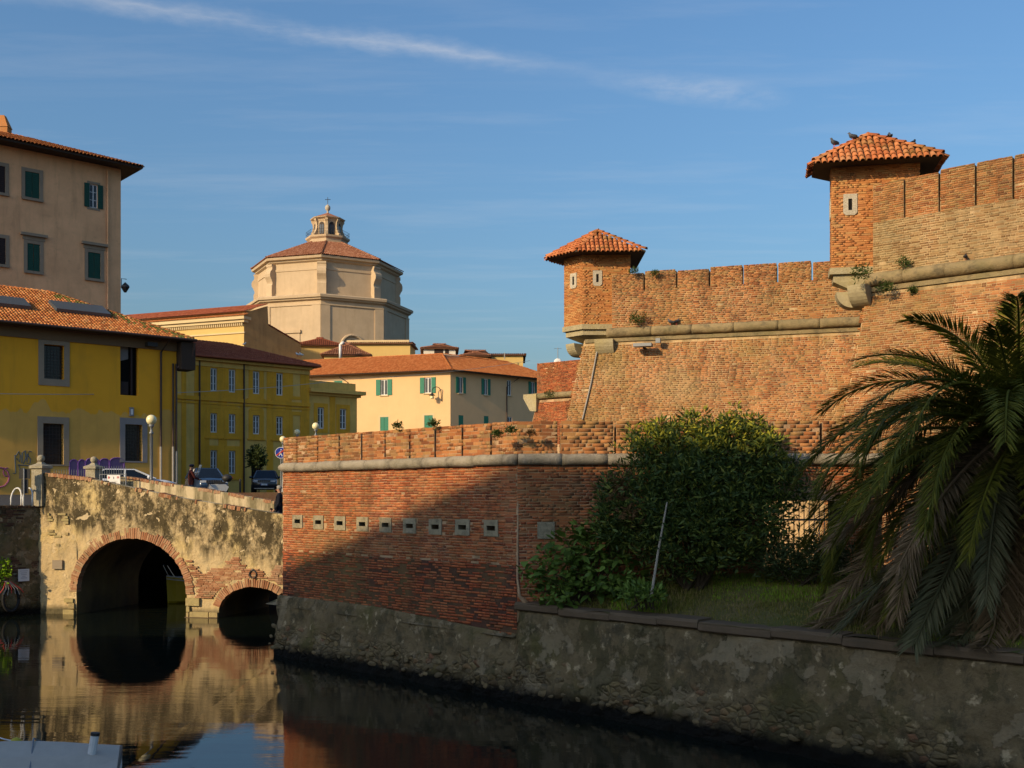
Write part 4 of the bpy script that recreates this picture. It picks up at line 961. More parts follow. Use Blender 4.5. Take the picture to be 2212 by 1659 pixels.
# bare brick field above the pier, ragged at the top
bk = Bricks()
def ring1(u, z): return math.hypot((u-A1[0])*A1[3]/A1[2], z-A1[1])-A1[3]+A1[2]
def ring2(u, z): return math.hypot((u-A2[0])/(A2[2]+.31), (z-A2[1])/(A2[3]+.31))
zt0 = BF.z(500, 1222)
def skb(u, z):
    if ring1(u, z) < A1[2]+.36 or ring2(u, z) < 1: return True
    return z > zt0+.22*math.sin(u*3.1)+.12*math.sin(u*7.7+1)-.10*max(0, u-BF.u(540))*1.3
bk.wall(BF.p(0, 0, .03), BF.U, UP, BF.N, BF.u(398), BF.u(616), BF.z(430, 1292), zt0+.45, 0, .066, .27, .012, (.0, .02), .015, skb)
def skl(u, z): return ring1(u, z) < A1[2]+.36 or (math.sin(u*9+z*4)+math.sin(z*11+1.3)) < .45
bk.wall(BF.p(0, 0, .012), BF.U, UP, BF.N, BF.u(104), BF.u(150), BF.z(120, 1180), BF.z(120, 1098), 1, .10, .33, .02, (.03, .05), .1, skl)
bk.finish(br, 'bridge', [MAT['brick_arch'], MAT['pier_stone']], 300)
# dressed stones at the foot of the pier and abutment
for (x0, y0, x1, y1) in ((403, 1291, 433, 1308), (404, 1322, 410, 1333), (411, 1321, 452, 1333), (453, 1322, 472, 1333), (404, 1309, 412, 1321), (138, 1316, 162, 1327), (150, 1302, 163, 1314), (141, 1292, 161, 1301)):
    u0, u1, z0, z1 = BF.uz(x0, y0, x1, y1); mb = MB(); BF.box(mb, u0+.01, u1-.01, z0, z1-.01, .07+random.uniform(0, .03), -.2); mb.build('dressed_stone', MAT['pier_stone'], br)
for (x0, x1) in ((402, 473), (132, 164)):
    u0, u1, z0, z1 = BF.uz(x0, 1333, x1, 1345); mb = MB(); BF.box(mb, u0, u1, -.5, z1, .13, -.3); mb.build('footing', MAT['kerb_stone'], br)
u0, u1, z0, z1 = BF.uz(115, 1210, 136, 1229); mb = MB(); BF.box(mb, u0, u1, z0, z1, .06, -.05); mb.build('grey_plaque', MAT['grey_frame'], br)
c = BF.p(BF.u(548), BF.z(548, 1240), .07); mb = MB(); mb.tube([c+(BF.U*math.sin(a)+UP*math.cos(a))*.13 for a in np.linspace(0, 2*math.pi, 17)], .02, 6); mb.tube([c+UP*.13-BF.N*.1, c+UP*.17+BF.N*.03], .03, 6); mb.build('mooring_ring', MAT['iron'], br)
# ------------------------------------------------------------------ gate pillars with balls
def pillar(c, label):
    th = thing('gate_pillar', label, 'pillar', c, 'pillars at the head of the bridge'); c = np.asarray(c); U, N = BF.U, BF.N; w = .42; H = 1.36
    MB().box(c-U*w/2-N*.0-N*.5, U*w, N*.5, UP*H).build('shaft', MAT['pillar_stone'], th)
    q = c-N*.25; z = H
    def ring(hw, hd, zz): return [q+U*a*hw+N*b*hd+UP*zz for a, b in ((-1, -1), (1, -1), (1, 1), (-1, 1))]
    pts = ring(.27, .31, z+.001)+ring(.27, .31, z+.09)+ring(.12, .13, z+.17)+ring(.07, .07, z+.24)
    MB().add(pts, [(3, 2, 1, 0)]+[(k*4+i, k*4+(i+1) % 4, k*4+4+(i+1) % 4, k*4+4+i) for k in range(3) for i in range(4)]+[(12, 13, 14, 15)]).build('cap', MAT['pillar_stone'], th)
    MB().ball(q+UP*(z+.36), .135, 16, 10).build('ball', MAT['pillar_stone'], th, smooth=True)
pc = BF.p(BF.u(83.5), 3.86, .12); pillar(pc, 'stone gate pillar with ball at the near left corner of the bridge')
p2 = BF2.p(BF2.u(198), 3.95, .1); pillar(p2, 'stone gate pillar with ball behind the bridge parapet, left of the white notice')
# railings and the notice
def railing(name, label, a, b, h, n, spikes=True, mat='iron_grey'):
    a, b = np.asarray(a), np.asarray(b); th = thing(name, label, 'railing', a)
    for z in (.15, h): MB().tube([a+UP*z, b+UP*z], .016, 6).build('rail', MAT[mat], th)
    for k in range(n+1):
        p = a+(b-a)*k/n; MB().tube([p+UP*.0, p+UP*(h+(.28 if spikes else 0)), p+UP*(h+(.34 if spikes else .01))], [.009, .009, .002], 6).build('bar', MAT[mat], th)
    for p in (a, b): MB().tube([p, p+UP*(h+.03)], .028, 6).build('post', MAT[mat], th)
    return th
r0 = at(117, 1030, 42.3); r1 = at(181, 1034, 42.8); railing('railing', 'thin spiked railing between the two ball pillars', (r0[0], r0[1], 3.9), (r1[0], r1[1], 3.9), 1.05, 12)
r0 = at(216, 1027, 42.6); r1 = at(272, 1030, 41.9); gr = railing('railing', 'spiked gate railing that carries the white notice', (r0[0], r0[1], 3.9), (r1[0], r1[1], 3.9), 1.18, 11)
nb = thing('notice_board', 'white notice with small red and blue emblems hung on the bridge railing', 'sign', (at(246, 1045, 42.0)))
nf = Facade(V3(*at(246, 1045, 42.05)[:2], 0), -12); u0, u1, z0, z1 = nf.uz(232, 1026, 260, 1066)
mb = MB(); nf.box(mb, u0, u1, z0, z1, .02, 0); mb.build('panel', MAT['white_paint'], nb)
flat('mark_red', (.55, .06, .05)); flat('mark_dark', (.10, .10, .13)); flat('mark_grey', (.42, .42, .44)); flat('mark_blue', (.05, .10, .45))
W_, H_ = u1-u0, z1-z0
def mk(a, b, c, d, mat): mb = MB(); nf.box(mb, u0+a*W_, u0+b*W_, z0+c*H_, z0+d*H_, .024, .0205); mb.build('emblem', MAT[mat], nb)
for q in ((.08, .17, .80, .93, 'mark_red'), (.17, .22, .82, .90, 'mark_dark'), (.48, .54, .78, .90, 'mark_dark'), (.76, .92, .82, .92, 'mark_red'), (.80, .88, .84, .90, 'white_paint'), (.20, .32, .36, .46, 'mark_red'), (.78, .90, .40, .54, 'mark_red'), (.81, .87, .44, .50, 'white_paint'),
          (.25, .75, .655, .675, 'mark_grey'), (.2, .8, .60, .62, 'mark_grey'), (.3, .7, .545, .56, 'mark_grey'), (.36, .72, .40, .42, 'mark_grey'), (.36, .70, .36, .375, 'mark_grey'), (.40, .54, .12, .16, 'mark_dark'), (.56, .72, .10, .15, 'mark_dark')): mk(*q)
# ------------------------------------------------------------------ left quay wall, running from the bridge towards us, in its own shade
lq = thing('canal_side_wall', 'dark quay wall at the left edge with ropes and a small white sign', 'wall', Q0)
LQ = Facade(Q0, 45); nu, nz = 130, 40; V = np.zeros((nu, nz, 3))
for i, u in enumerate(np.linspace(-14, .0, nu)):
    for k, z in enumerate(np.linspace(-.6, 3.85, nz)): V[i, k] = LQ.p(u, z, .10*(1-z/3.85))
Pq = V.reshape(-1, 3); dn = (fbm(Pq*2, 4, 41)-.5)*.12+(fbm(Pq*8, 3, 43)-.5)*.05; dn = np.where(np.repeat(np.arange(nu), nz) > nu-3, dn*.2, dn); Pq = Pq+dn[:, None]*LQ.N
idx = np.arange(nu*nz).reshape(nu, nz); f = np.stack([idx[:-1, :-1], idx[1:, :-1], idx[1:, 1:], idx[:-1, 1:]], -1).reshape(-1, 4)
mesh_obj('wall_face', Pq, f, MAT['quay_render'], lq, smooth=True)
m = MB(); m.quad(LQ.p(-60, 3.86, .03), LQ.p(0, 3.86, .03), LQ.p(0, 3.86, -.6), LQ.p(-60, 3.86, -.6)); m.quad(LQ.p(0, -.6, .1), LQ.p(0, -.6, -1), LQ.p(0, 3.86, -1), LQ.p(0, 3.86)); m.quad(LQ.p(-60, -.6, .05), LQ.p(-13.9, -.6, .05), LQ.p(-13.9, 3.86, .05), LQ.p(-60, 3.86, .05)); m.build('wall_top', MAT['quay_render'], lq)
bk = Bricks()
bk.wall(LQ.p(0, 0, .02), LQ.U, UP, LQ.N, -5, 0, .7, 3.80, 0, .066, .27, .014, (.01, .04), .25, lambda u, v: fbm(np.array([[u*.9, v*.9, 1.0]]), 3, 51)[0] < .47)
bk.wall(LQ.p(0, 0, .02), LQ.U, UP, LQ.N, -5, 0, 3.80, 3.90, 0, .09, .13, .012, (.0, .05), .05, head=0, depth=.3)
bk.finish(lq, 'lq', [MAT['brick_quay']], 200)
# low dark parapet across the canal behind the bridge
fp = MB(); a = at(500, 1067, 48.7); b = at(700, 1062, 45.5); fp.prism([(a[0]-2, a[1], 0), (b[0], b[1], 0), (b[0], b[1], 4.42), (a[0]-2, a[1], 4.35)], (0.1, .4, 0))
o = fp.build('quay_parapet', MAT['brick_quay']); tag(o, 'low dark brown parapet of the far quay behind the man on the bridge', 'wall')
# ------------------------------------------------------------------ unseen house behind us, its gable shaped to throw the shade on the quay
ch = thing('gabled_canal_house', 'tall gabled house on the near bank, unseen far left, shaped to shade the quay', 'house', (-35, -20, 3.87))
gp = [(-75, -1), (2.5, -1), (2.5, 19.5), (-27, 35.4), (-75, 9.6)]
MB().prism([(-35, y, z) for y, z in gp], (-14, 0, 0)).build('walls', MAT['tall_house'], ch)
m = MB(); m.quad((-34.7, 2.8, 19.4), (-49.3, 2.8, 19.4), (-49.3, -27, 35.55), (-34.7, -27, 35.55)); m.quad((-34.7, -27, 35.55), (-49.3, -27, 35.55), (-49.3, -75.4, 8.9), (-34.7, -75.4, 8.9)); m.build('roof', MAT['tile_far'], ch)
# ------------------------------------------------------------------ yellow house on the left (big two-storey store house, hipped tile roof)
def hip_roof(par, A, B, back, over, zE, pitch, mat, under, key, n_single=0, pitchw=.2, row=.34, r=.085, matf=None, mats=None, hipL=True, hipR=True, ridges=True, back_dir=None, visible_back=False):
    """A,B eave line ends of the front wall (xy), back = depth; returns dict of corners"""
    A, B = np.asarray(A, float), np.asarray(B, float); U = unit(np.append(B[:2]-A[:2], 0)); N = V3(U[1], -U[0], 0); Bk = -N
    a = V3(A[0], A[1], zE)-U*over+N*over; b = V3(B[0], B[1], zE)+U*over+N*over; D = back+2*over; c = b+Bk*D; d = a+Bk*D; H = D/2*math.tan(pitch)
    r1 = a+Bk*D/2+U*(D/2 if hipL else 0)+UP*H; r2 = b+Bk*D/2-U*(D/2 if hipR else 0)+UP*H
    m = MB(); m.poly([a, b, r2, r1]); m.poly([b, c, r2]); m.poly([c, d, r1, r2]); m.poly([d, a, r1]); m.poly([d-UP*.16, c-UP*.16, b-UP*.16, a-UP*.16])
    for p, q in ((a, b), (b, c), (c, d), (d, a)): m.quad(p-UP*.16, q-UP*.16, q, p)
    rf = m.build('roof', MAT[under], par)
    T = Tiles(); mats = mats or [MAT[mat]]
    E = U; S = unit(r1-a-np.dot(r1-a, U)*U); T.slope([a-S*.08, b-S*.08, r2, r1], E, S, pitchw, row, r, .42, matf=matf)
    E2 = Bk; S2 = unit((r2-b)-np.dot(r2-b, E2)*E2)
    if hipR: T.slope([b-S2*.08, c-S2*.08, r2], E2, S2, pitchw, row, r, .42)
    if hipL: E3 = -Bk; S3 = unit((r1-d)-np.dot(r1-d, E3)*E3); T.slope([d-S3*.08, a-S3*.08, r1], E3, S3, pitchw, row, r, .42)
    if visible_back: E4 = -U; S4 = unit((r2-c)-np.dot(r2-c, E4)*E4); T.slope([c-S4*.08, d-S4*.08, r1, r2], E4, S4, pitchw, row, r, .42)
    if ridges:
        T.ridge(r1+UP*.03, r2+UP*.03)
        T.ridge(b+UP*.03, r2+UP*.03)
        if hipL: T.ridge(a+UP*.03, r1+UP*.03)
    T.finish(par, key, mats, n_single)
    return dict(a=a, b=b, c=c, d=d, r1=r1, r2=r2, U=U, N=N, roof=rf)
def gutter(par, p, q, r=.07, mat='pipe_brown'): MB().tube([p, q], r, 8).build('gutter', MAT[mat], par)
def pipe(par, pts, r=.055, mat='pipe_brown', name='downpipe'): return MB().tube(pts, r, 8).build(name, MAT[mat], par)
def solid(par, poly, z0, z1, mat, name='walls', skip=()):
    m = MB(); n = len(poly)
    for i in range(n):
        if i in skip: continue
        a, b = poly[i], poly[(i+1) % n]; m.quad(V3(*a[:2], z0), V3(*b[:2], z0), V3(*b[:2], z1), V3(*a[:2], z1))
    m.poly([V3(*p[:2], z1) for p in poly]); return m.build(name, MAT[mat], par)
def grille(par, fc, uz, out, nu_, nz_, r=.014):
    u0, u1, z0, z1 = uz; m = MB()
    for k in range(1, nu_): u = u0+(u1-u0)*k/nu_; m.tube([fc.p(u, z0, out), fc.p(u, z1, out)], r, 5)
    for k in range(1, nz_): z = z0+(z1-z0)*k/nz_; m.tube([fc.p(u0, z, out+.012), fc.p(u1, z, out+.012)], r, 5)
    return m.build('grille', MAT['iron'], par)
YC = V3(xat(381, 72.5), 72.5, 0); YH = Facade(YC, 40); ZY = zat(733, 72.0)
yh = thing('yellow_house', 'large ochre yellow two-storey house in shade at left, with grilled windows and tiled hip roof', 'house', YH.p(-6, 4.4))
rects = dict(w1=(95, 745, 138, 819), w2=(260, 738, 299, 854), w3=(93, 915, 137, 1003), w4=(270, 917, 307, 996))
HZ = {k: YH.uz(*v) for k, v in rects.items()}
m = MB(); YH.wall(m, -26, 0, 4.0, ZY, [HZ['w1'], HZ['w2'], HZ['w3'], HZ['w4']], .45); m.build('wall', MAT['yellow_house'], yh)
Bk = -YH.N
m = MB(); m.quad(YH.p(0, 4), YH.p(0, 4, -12.4), YH.p(0, ZY, -12.4), YH.p(0, ZY)); m.quad(YH.p(-26, 4, -12.4), YH.p(-26, ZY, -12.4), YH.p(0, ZY, -12.4), YH.p(0, 4, -12.4)); m.build('wall', MAT['yellow_house'], yh)
def mossf(p):
    x_, y_ = proj(p); k = (x_-100)/(400-100); edge = 622+k*(722-622); return 1 if (x_ > 120 and y_ < edge+16+random.uniform(-10, 6)) else 0
hr = hip_roof(yh, YH.p(-26, 0), YH.p(0, 0), 12.4, .85, ZY+.05, R(25), 'tile_house', 'roof_under', 'yh', 300, .21, .36, .095, mossf, [MAT['tile_house'], MAT['tile_moss']], hipL=False)
m = MB(); m.quad(YH.p(-26, ZY-.12, 1.0), YH.p(.9, ZY-.12, 1.0), YH.p(.9, ZY-.1, -.1), YH.p(-26, ZY-.1, -.1)); m.build('eave_boards', MAT['soffit'], yh)
m = MB(); YH.box(m, -26, .0, ZY-.75, ZY-.12, .10, 0); m.build('eave_band', MAT['eave_board'], yh)
gutter(yh, YH.p(-26, ZY-.02, 1.02), YH.p(1.0, ZY-.02, 1.02), .09)
for k, wd in (('w1', .34), ('w3', .34), ('w4', .34)):
    u0, u1, z0, z1 = HZ[k]; w = MB(); sm = 'grey_frame' if k != 'w4' else 'grey_frame_blue'
    tb = .42; bb = .42 if k == 'w1' else .1
    for q in ((u0-wd, u0, z0-bb, z1+tb), (u1, u1+wd, z0-bb, z1+tb), (u0, u1, z1, z1+tb), (u0, u1, z0-bb, z0)): YH.box(w, q[0]+.001, q[1]-.001, q[2], q[3], .05 if q[0] not in (u0,) else .047, -.05)
    wo = w.build('window', MAT[sm], yh)
    MB().quad(YH.p(u0, z0, -.42), YH.p(u1, z0, -.42), YH.p(u1, z1, -.42), YH.p(u0, z1, -.42)).build('pane', MAT['glass'], wo)
    grille(wo, YH, HZ[k], -.12, 6, 11)
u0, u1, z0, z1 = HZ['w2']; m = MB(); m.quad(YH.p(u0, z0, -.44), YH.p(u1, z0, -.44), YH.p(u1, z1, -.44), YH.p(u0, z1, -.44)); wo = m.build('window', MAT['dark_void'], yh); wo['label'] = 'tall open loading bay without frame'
m = MB(); YH.box(m, u0+.02, u0+.5*(u1-u0), z0+.05, z0+.9, -.2, -.4); YH.box(m, u0+.62*(u1-u0), u0+.72*(u1-u0), z0, z1, -.15, -.3); m.build('door_leaf', MAT['shutter_brown'], wo)
m = MB(); m.quad(YH.p(u0+.02, z1-1.3, -.38), YH.p(u0+.55*(u1-u0), z1-1.1, -.38), YH.p(u0+.55*(u1-u0), z1-.3, -.38), YH.p(u0+.02, z1-.1, -.38)); m.build('inner_plaster', MAT['grey_frame_blue'], wo)
u = YH.u(346); pipe(yh, [YH.p(YH.u(356), ZY-.1, .9), YH.p(u, ZY-.9, .15), YH.p(u, YH.z(346, 965), .12)], .075); pipe(yh, [YH.p(u, YH.z(346, 965), .12), YH.p(u, 4.3, .12)], .08, 'pipe_grey')
for x, zt in ((372, 965), (379, 975)):
    u = YH.u(x); pipe(yh, [YH.p(u, ZY-1.6, .15), YH.p(u, YH.z(x, zt), .15)], .07); pipe(yh, [YH.p(u, YH.z(x, zt), .15), YH.p(u, 4.3, .15)], .08, 'pipe_grey')
pipe(yh, [YH.p(.9, ZY-.2, .9), YH.p(.8, ZY-1.3, .7), YH.p(-.1, ZY-1.9, .25)], .08)
# boxed dark eave end and flood light, wall shrine, skylights
m = MB(); YH.box(m, .02, 1.0, ZY-2.0, ZY-.18, .8, -.6); m.build('eave_box', MAT['soffit'], yh)
m = MB(); YH.box(m, YH.u(312), YH.u(334), ZY-.62, ZY-.35, .55, .12); m.build('flood_light', MAT['iron'], yh)
uz = YH.uz(279, 880, 288, 899); m = MB(); YH.box(m, *uz, .12, 0); o = m.build('wall_shrine', MAT['grey_frame_blue'], yh)
m = MB(); YH.box(m, uz[0]+.06, uz[1]-.06, uz[2]+.1, uz[3]-.12, .125, .121); m.build('niche', MAT['white_paint'], o)
S_ = unit(hr['r1']-hr['a']-np.dot(hr['r1']-hr['a'], YH.U)*YH.U); RN = np.cross(YH.U, S_)
for (xa, ya, xb, yb) in ((105, 648, 240, 679), (-60, 632, 68, 662)):
    p0 = hit(xa, ya, hr['a']+RN*.3, RN); p1 = hit(xb, yb, hr['a']+RN*.3, RN)
    ua = np.dot(p0-hr['a'], YH.U); ub = np.dot(p1-hr['a'], YH.U); sa = np.dot(p1-hr['a'], S_); sb = np.dot(p0-hr['a'], S_)
    O_ = hr['a']+YH.U*ua+S_*sa+RN*.1; L_, H_ = ub-ua, max(.8, sb-sa)
    sk = MB().box(O_, YH.U*L_, S_*H_, RN*.22).build('skylight', MAT['iron_grey'], hr['roof'])
m_sky = flat('slate_panel', (.07, .085, .10), .35, .5, var=.2)
for o in list(hr['roof'].children):
    if o.name.startswith('skylight'): o.data.materials[0] = MAT['slate_panel']
# graffiti on the plaster (raised paint lines)
flat('paint_purple', (.16, .07, .30), .7); flat('paint_lilac', (.20, .12, .24), .7); flat('paint_blue', (.06, .10, .16), .7); flat('paint_pink', (.32, .10, .20), .7)
gf = thing('graffiti', 'purple bubble letters, blue scrawl and pink loop sprayed on the yellow house', 'graffiti', YH.p(-8, 5))
def stroke(pts, r, mat, name='stroke'):
    MB().tube([YH.h(x, y)+YH.N*.012 for x, y in pts], r, 5).build(name, MAT[mat], gf)
def arc(cx, cy, rx, ry, a0, a1, n=12): return [(cx+rx*math.cos(R(a0+(a1-a0)*k/n)), cy-ry*math.sin(R(a0+(a1-a0)*k/n))) for k in range(n+1)]
for (x0, x1, yt) in ((150, 168, 993), (169, 184, 993), (185, 202, 991), (203, 214, 992), (215, 236, 991), (237, 268, 989)):
    pts = [(x0, 1035)]+[(x0, yt+8)]+arc((x0+x1)/2, yt+9, (x1-x0)/2, 9, 180, 0)+[(x1, 1035)]
    P3 = [YH.h(x, y)+YH.N*.006 for x, y in pts]; MB().poly(P3[::-1]).build('letter_fill', MAT['paint_lilac'], gf); stroke(pts, .045, 'paint_purple')
stroke(arc(-4, 1031, 24, 22, 150, -200), .05, 'paint_pink'); stroke(arc(14, 1020, 7, 9, 60, 300), .04, 'paint_pink')
for pts in ([(34, 985), (40, 975), (44, 985), (42, 998), (36, 990)], [(47, 1000), (48, 978), (54, 973), (56, 990), (50, 1002)], [(58, 998), (59, 980)], [(68, 976), (63, 974), (60, 984), (66, 992), (64, 1003), (58, 1000)], [(32, 983), (34, 1022), (28, 1023)], [(38, 1004), (62, 1006)], [(41, 1006), (42, 1014), (52, 1012), (56, 1016)]): stroke(pts, .03, 'paint_blue')
# ------------------------------------------------------------------ tall beige house behind it
TC = V3(xat(261, 84.5), 84.5, 0); TH = Facade(TC, 41.5); ZTt = zat(364, 84.5)
th_ = thing('tall_house', 'tall beige apartment house in shade at far left with green shutters and tiled eaves', 'house', TH.p(-6, 4.4))
win = [((54, 372, 85, 428), 'c'), ((193, 398, 211, 449), 'o'), ((59, 527, 86, 586), 'p'), ((190, 546, 217, 602), 'p'), ((-20, 357, 11, 415), 'b'), ((-22, 513, 12, 570), 'b')]
hol = [TH.uz(*w) for w, k in win]
m = MB(); TH.wall(m, -30, 0, 4.2, ZTt, hol, .3); m.quad(TH.p(0, 4.2), TH.p(0, 4.2, -11), TH.p(0, ZTt, -11), TH.p(0, ZTt)); m.quad(TH.p(0, 4.2, -11), TH.p(-30, 4.2, -11), TH.p(-30, ZTt, -11), TH.p(0, ZTt, -11)); m.build('walls', MAT['tall_house'], th_)
for (w, k), uz in zip(win, hol):
    if k == 'o':
        wo = fwindow(th_, TH, uz, 'white_paint', 'glass', .14, .07, 1, 2, 'shutter_green', None, ('grey_frame', .18, .03), sw=(uz[1]-uz[0])*.62)
    else:
        wo = closed_shutter(th_, TH, uz, 'shutter_green' if k != 'b' else 'shutter_brown', ('grey_frame', .26, .04), 'grey_frame')
        if k == 'p':
            m = MB(); TH.box(m, uz[0]-.35, uz[1]+.35, uz[3]+.27, uz[3]+.55, .06, -.05); TH.box(m, uz[0]-.5, uz[1]+.5, uz[3]+.551, uz[3]+.75, .25, -.05); m.build('cornice', MAT['grey_frame'], wo)
hip_roof(th_, TH.p(-30, 0), TH.p(0, 0), 11, 1.25, ZTt+.1, R(20), 'tile_far', 'soffit', 'tall', 0, .27, .4, .14, hipL=False)

for x in (232,): pipe(th_, [TH.p(TH.u(x), ZTt-.4, .1), TH.p(TH.u(x), 10, .1)], .06, 'tall_house')
cc = at(6, 290, 88); m = MB(); m.box((cc[0]-.55, cc[1]-.4, cc[2]-1.2), V3(1.1, 0, 0), V3(0, .8, 0), UP*1.7); m.add([(cc[0]-.6, cc[1]-.45, cc[2]+.5), (cc[0]+.6, cc[1]-.45, cc[2]+.5), (cc[0]+.6, cc[1]+.45, cc[2]+.5), (cc[0]-.6, cc[1]+.45, cc[2]+.5), (cc[0]-.2, cc[1]-.2, cc[2]+1.5), (cc[0]+.2, cc[1]-.2, cc[2]+1.5), (cc[0]+.2, cc[1]+.2, cc[2]+1.5), (cc[0]-.2, cc[1]+.2, cc[2]+1.5)], [(0, 1, 5, 4), (1, 2, 6, 5), (2, 3, 7, 6), (3, 0, 4, 7), (4, 5, 6, 7)]); m.build('chimney', MAT['brick_turret'], th_)
c = TH.p(.05, TH.z(260, 622), 0); m = MB(); m.lathe([(.02, .5), (.32, .22), (.35, .1), (.1, -.3)], c+TH.U*.3, 6); m.tube([c, c+UP*.75, c+UP*.75+TH.U*.4], .03, 6); m.build('wall_lantern', MAT['iron'], th_)
# ------------------------------------------------------------------ three-storey yellow building with white windows
DC = V3(xat(668, 103), 103, 0); Y3 = Facade(DC, 41); Z3 = zat(792, 103)
y3 = thing('yellow_building', 'three-storey olive yellow building with white double windows and ochre bands behind the parked cars', 'building', Y3.p(-5, 4.5))
cols = (461.7, 501.3, 553.4, 603.8); hw = 7.2
sl = lambda x, y: y+(x-553)*(.083*(HY-y)/(HY-783))
rows = ((802, 851, 2), (897, 938, 2), (975, 1024, 2))
holes = []; wins = []
for ri, (y0, y1, t_) in enumerate(rows):
    for x in cols:
        if ri == 2 and x > 540: continue
        uz = Y3.uz(x-hw, sl(x, y0), x+hw, sl(x, y1)); holes.append(uz); wins.append((uz, ri))
uzd = Y3.uz(543, 973, 566, 1058); holes.append(uzd)
UL = Y3.u(395)
m = MB(); Y3.wall(m, UL-6, 0, 4.3, Z3, holes, .25); m.quad(Y3.p(0, 4.3), Y3.p(0, 4.3, -12), Y3.p(0, Z3, -12), Y3.p(0, Z3)); m.build('walls', MAT['y3_wall'], y3)
for uz, ri in wins:
    wo = fwindow(y3, Y3, uz, 'white_paint', 'glass', .15, .11, 1, 2, None, None, ('y3_trim', .42, .05))
    m = MB(); Y3.box(m, uz[0]-.55, uz[1]+.55, uz[2]-.55, uz[2]-.43, .12, -.02); m.build('sill', MAT['y3_trim'], wo)
    if ri == 1:
        um = (uz[0]+uz[1])/2; w_ = (uz[1]-uz[0])/2; m = MB()
        pts = [Y3.p(um+(w_+.42)*math.cos(a), uz[3]+.43+.35*math.sin(a), .0) for a in np.linspace(math.pi, 0, 9)]; m.prism(pts[::-1], Y3.N*.05); m.build('arched_head', MAT['y3_trim'], wo)
for (y0, y1) in ((800, 851), (893, 938)):
    uz = Y3.uz(640.5-8, sl(640, y0), 640.5+8, sl(640, y1)); m = MB()
    for q in ((uz[0]-.35, uz[0], uz[2]-.3, uz[3]+.35), (uz[1], uz[1]+.35, uz[2]-.3, uz[3]+.35), (uz[0], uz[1], uz[3], uz[3]+.35), (uz[0], uz[1], uz[2]-.3, uz[2])): Y3.box(m, *q, .05, -.02)
    m.build('blind_window', MAT['y3_trim'], y3)
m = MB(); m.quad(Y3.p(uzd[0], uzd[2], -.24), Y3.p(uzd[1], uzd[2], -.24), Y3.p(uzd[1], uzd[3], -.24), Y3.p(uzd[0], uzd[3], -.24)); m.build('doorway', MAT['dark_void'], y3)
for x0, x1 in ((392, 402), (420, 452), (472, 490), (518, 528), (576, 590), (617, 630), (652, 668)):
    u0, u1 = Y3.u(x0), Y3.u(x1); m = MB(); Y3.box(m, u0, u1, 4.4, Z3-.8, .035, 0); m.build('pilaster', MAT['y3_trim'], y3)
for y, h, o_ in ((872, .35, .16), (879, .16, .09)):
    z = Y3.z(553, y); m = MB(); Y3.box(m, UL-6, .05, z, z+h, o_, -.02); m.build('string_course', MAT['y3_trim'], y3)
z = Y3.z(553, 948); m = MB(); Y3.box(m, UL-6, .02, Z3-.8, Z3-.35, .12, -.02); Y3.box(m, UL-6, .1, Z3-.349, Z3, .45, -.02); m.build('cornice', MAT['y3_wall'], y3)
pipe(y3, [Y3.p(Y3.u(430), Z3-.3, .12), Y3.p(Y3.u(430), 4.4, .12)], .08); pipe(y3, [Y3.p(Y3.u(526), Z3-.3, .12), Y3.p(Y3.u(526), 4.4, .12)], .08)
hip_roof(y3, Y3.p(UL-6, 0), Y3.p(0, 0), 11, .75, Z3+.05, R(19), 'tile_red', 'roof_under', 'y3', 0, .22, .38, .09, hipL=False)
gutter(y3, Y3.p(UL-6, Z3, .85), Y3.p(.8, Z3, .85), .1, 'tile_red')
# lower wing to its right
AX = Facade(Y3.p(.02, 0, -.3), 41); ZA = AX.z(725, 853)
ax = thing('yellow_annex', 'low flat-roofed olive yellow wing with two white windows and a projecting cornice', 'building', AX.p(4, 4.5))
aw = [AX.uz(x-7, y0, x+7, y1) for x, y0, y1 in ((693, 880, 926), (741, 883, 927))]; U1 = AX.u(771)
m = MB(); AX.wall(m, 0, U1, 4.3, ZA, aw, .25); m.quad(AX.p(U1, 4.3), AX.p(U1, 4.3, -7), AX.p(U1, ZA, -7), AX.p(U1, ZA)); AX.box(m, 0, U1-.05, ZA+.45, ZA+.75+.5, -.15, -7); m.build('walls', MAT['y3_wall'], ax)
for uz in aw:
    wo = fwindow(ax, AX, uz, 'white_paint', 'glass', .15, .11, 1, 2, None, None, ('y3_trim', .4, .05))
m = MB(); AX.box(m, 0, U1+.35, ZA-.15, ZA+.1, .2, -7); AX.box(m, 0, U1+.7, ZA+.101, ZA+.45, .6, -7); m.build('cornice', MAT['y3_wall'], ax)
for x0, x1 in ((712, 724),): m = MB(); AX.box(m, AX.u(x0), AX.u(x1), 4.4, ZA-.2, .035, 0); m.build('pilaster', MAT['y3_trim'], ax)
# ------------------------------------------------------------------ peach corner house with green shutters
KC = V3(xat(973, 133), 133, 0); P1 = Facade(KC, -19); P2 = Facade(KC, 42.5); ZP = zat(800, 133)
pk = thing('peach_house', 'peach coloured corner house with teal shutters and orange tile roof in the middle distance', 'house', (KC[0], KC[1], 4.5))
def d5(cx, cy): return (1200+cx/2.212)/1.8517, (1200+cy/2.212)/1.8517
def r5(a, b, c, d): x0, y0 = d5(a, b); x1, y1 = d5(c, d); return (x0, y0, x1, y1)
L1 = [(r5(712, 703, 776, 843), 'o'), (r5(1100, 685, 1163, 825), 'o'), (r5(303, 715, 375, 800), 'c'), (r5(710, 1035, 783, 1200), 'c'), (r5(1100, 1020, 1175, 1200), 'c')]
L2 = [(r5(1402, 682, 1442, 825), 'o'), (r5(1626, 697, 1662, 840), 'o'), (r5(1830, 710, 1870, 845), 'n'), (r5(2042, 725, 2078, 835), 'o'), (r5(1403, 1020, 1445, 1160), 'c'), (r5(1627, 1027, 1668, 1160), 'c'), (r5(1835, 1033, 1877, 1160), 'n')]
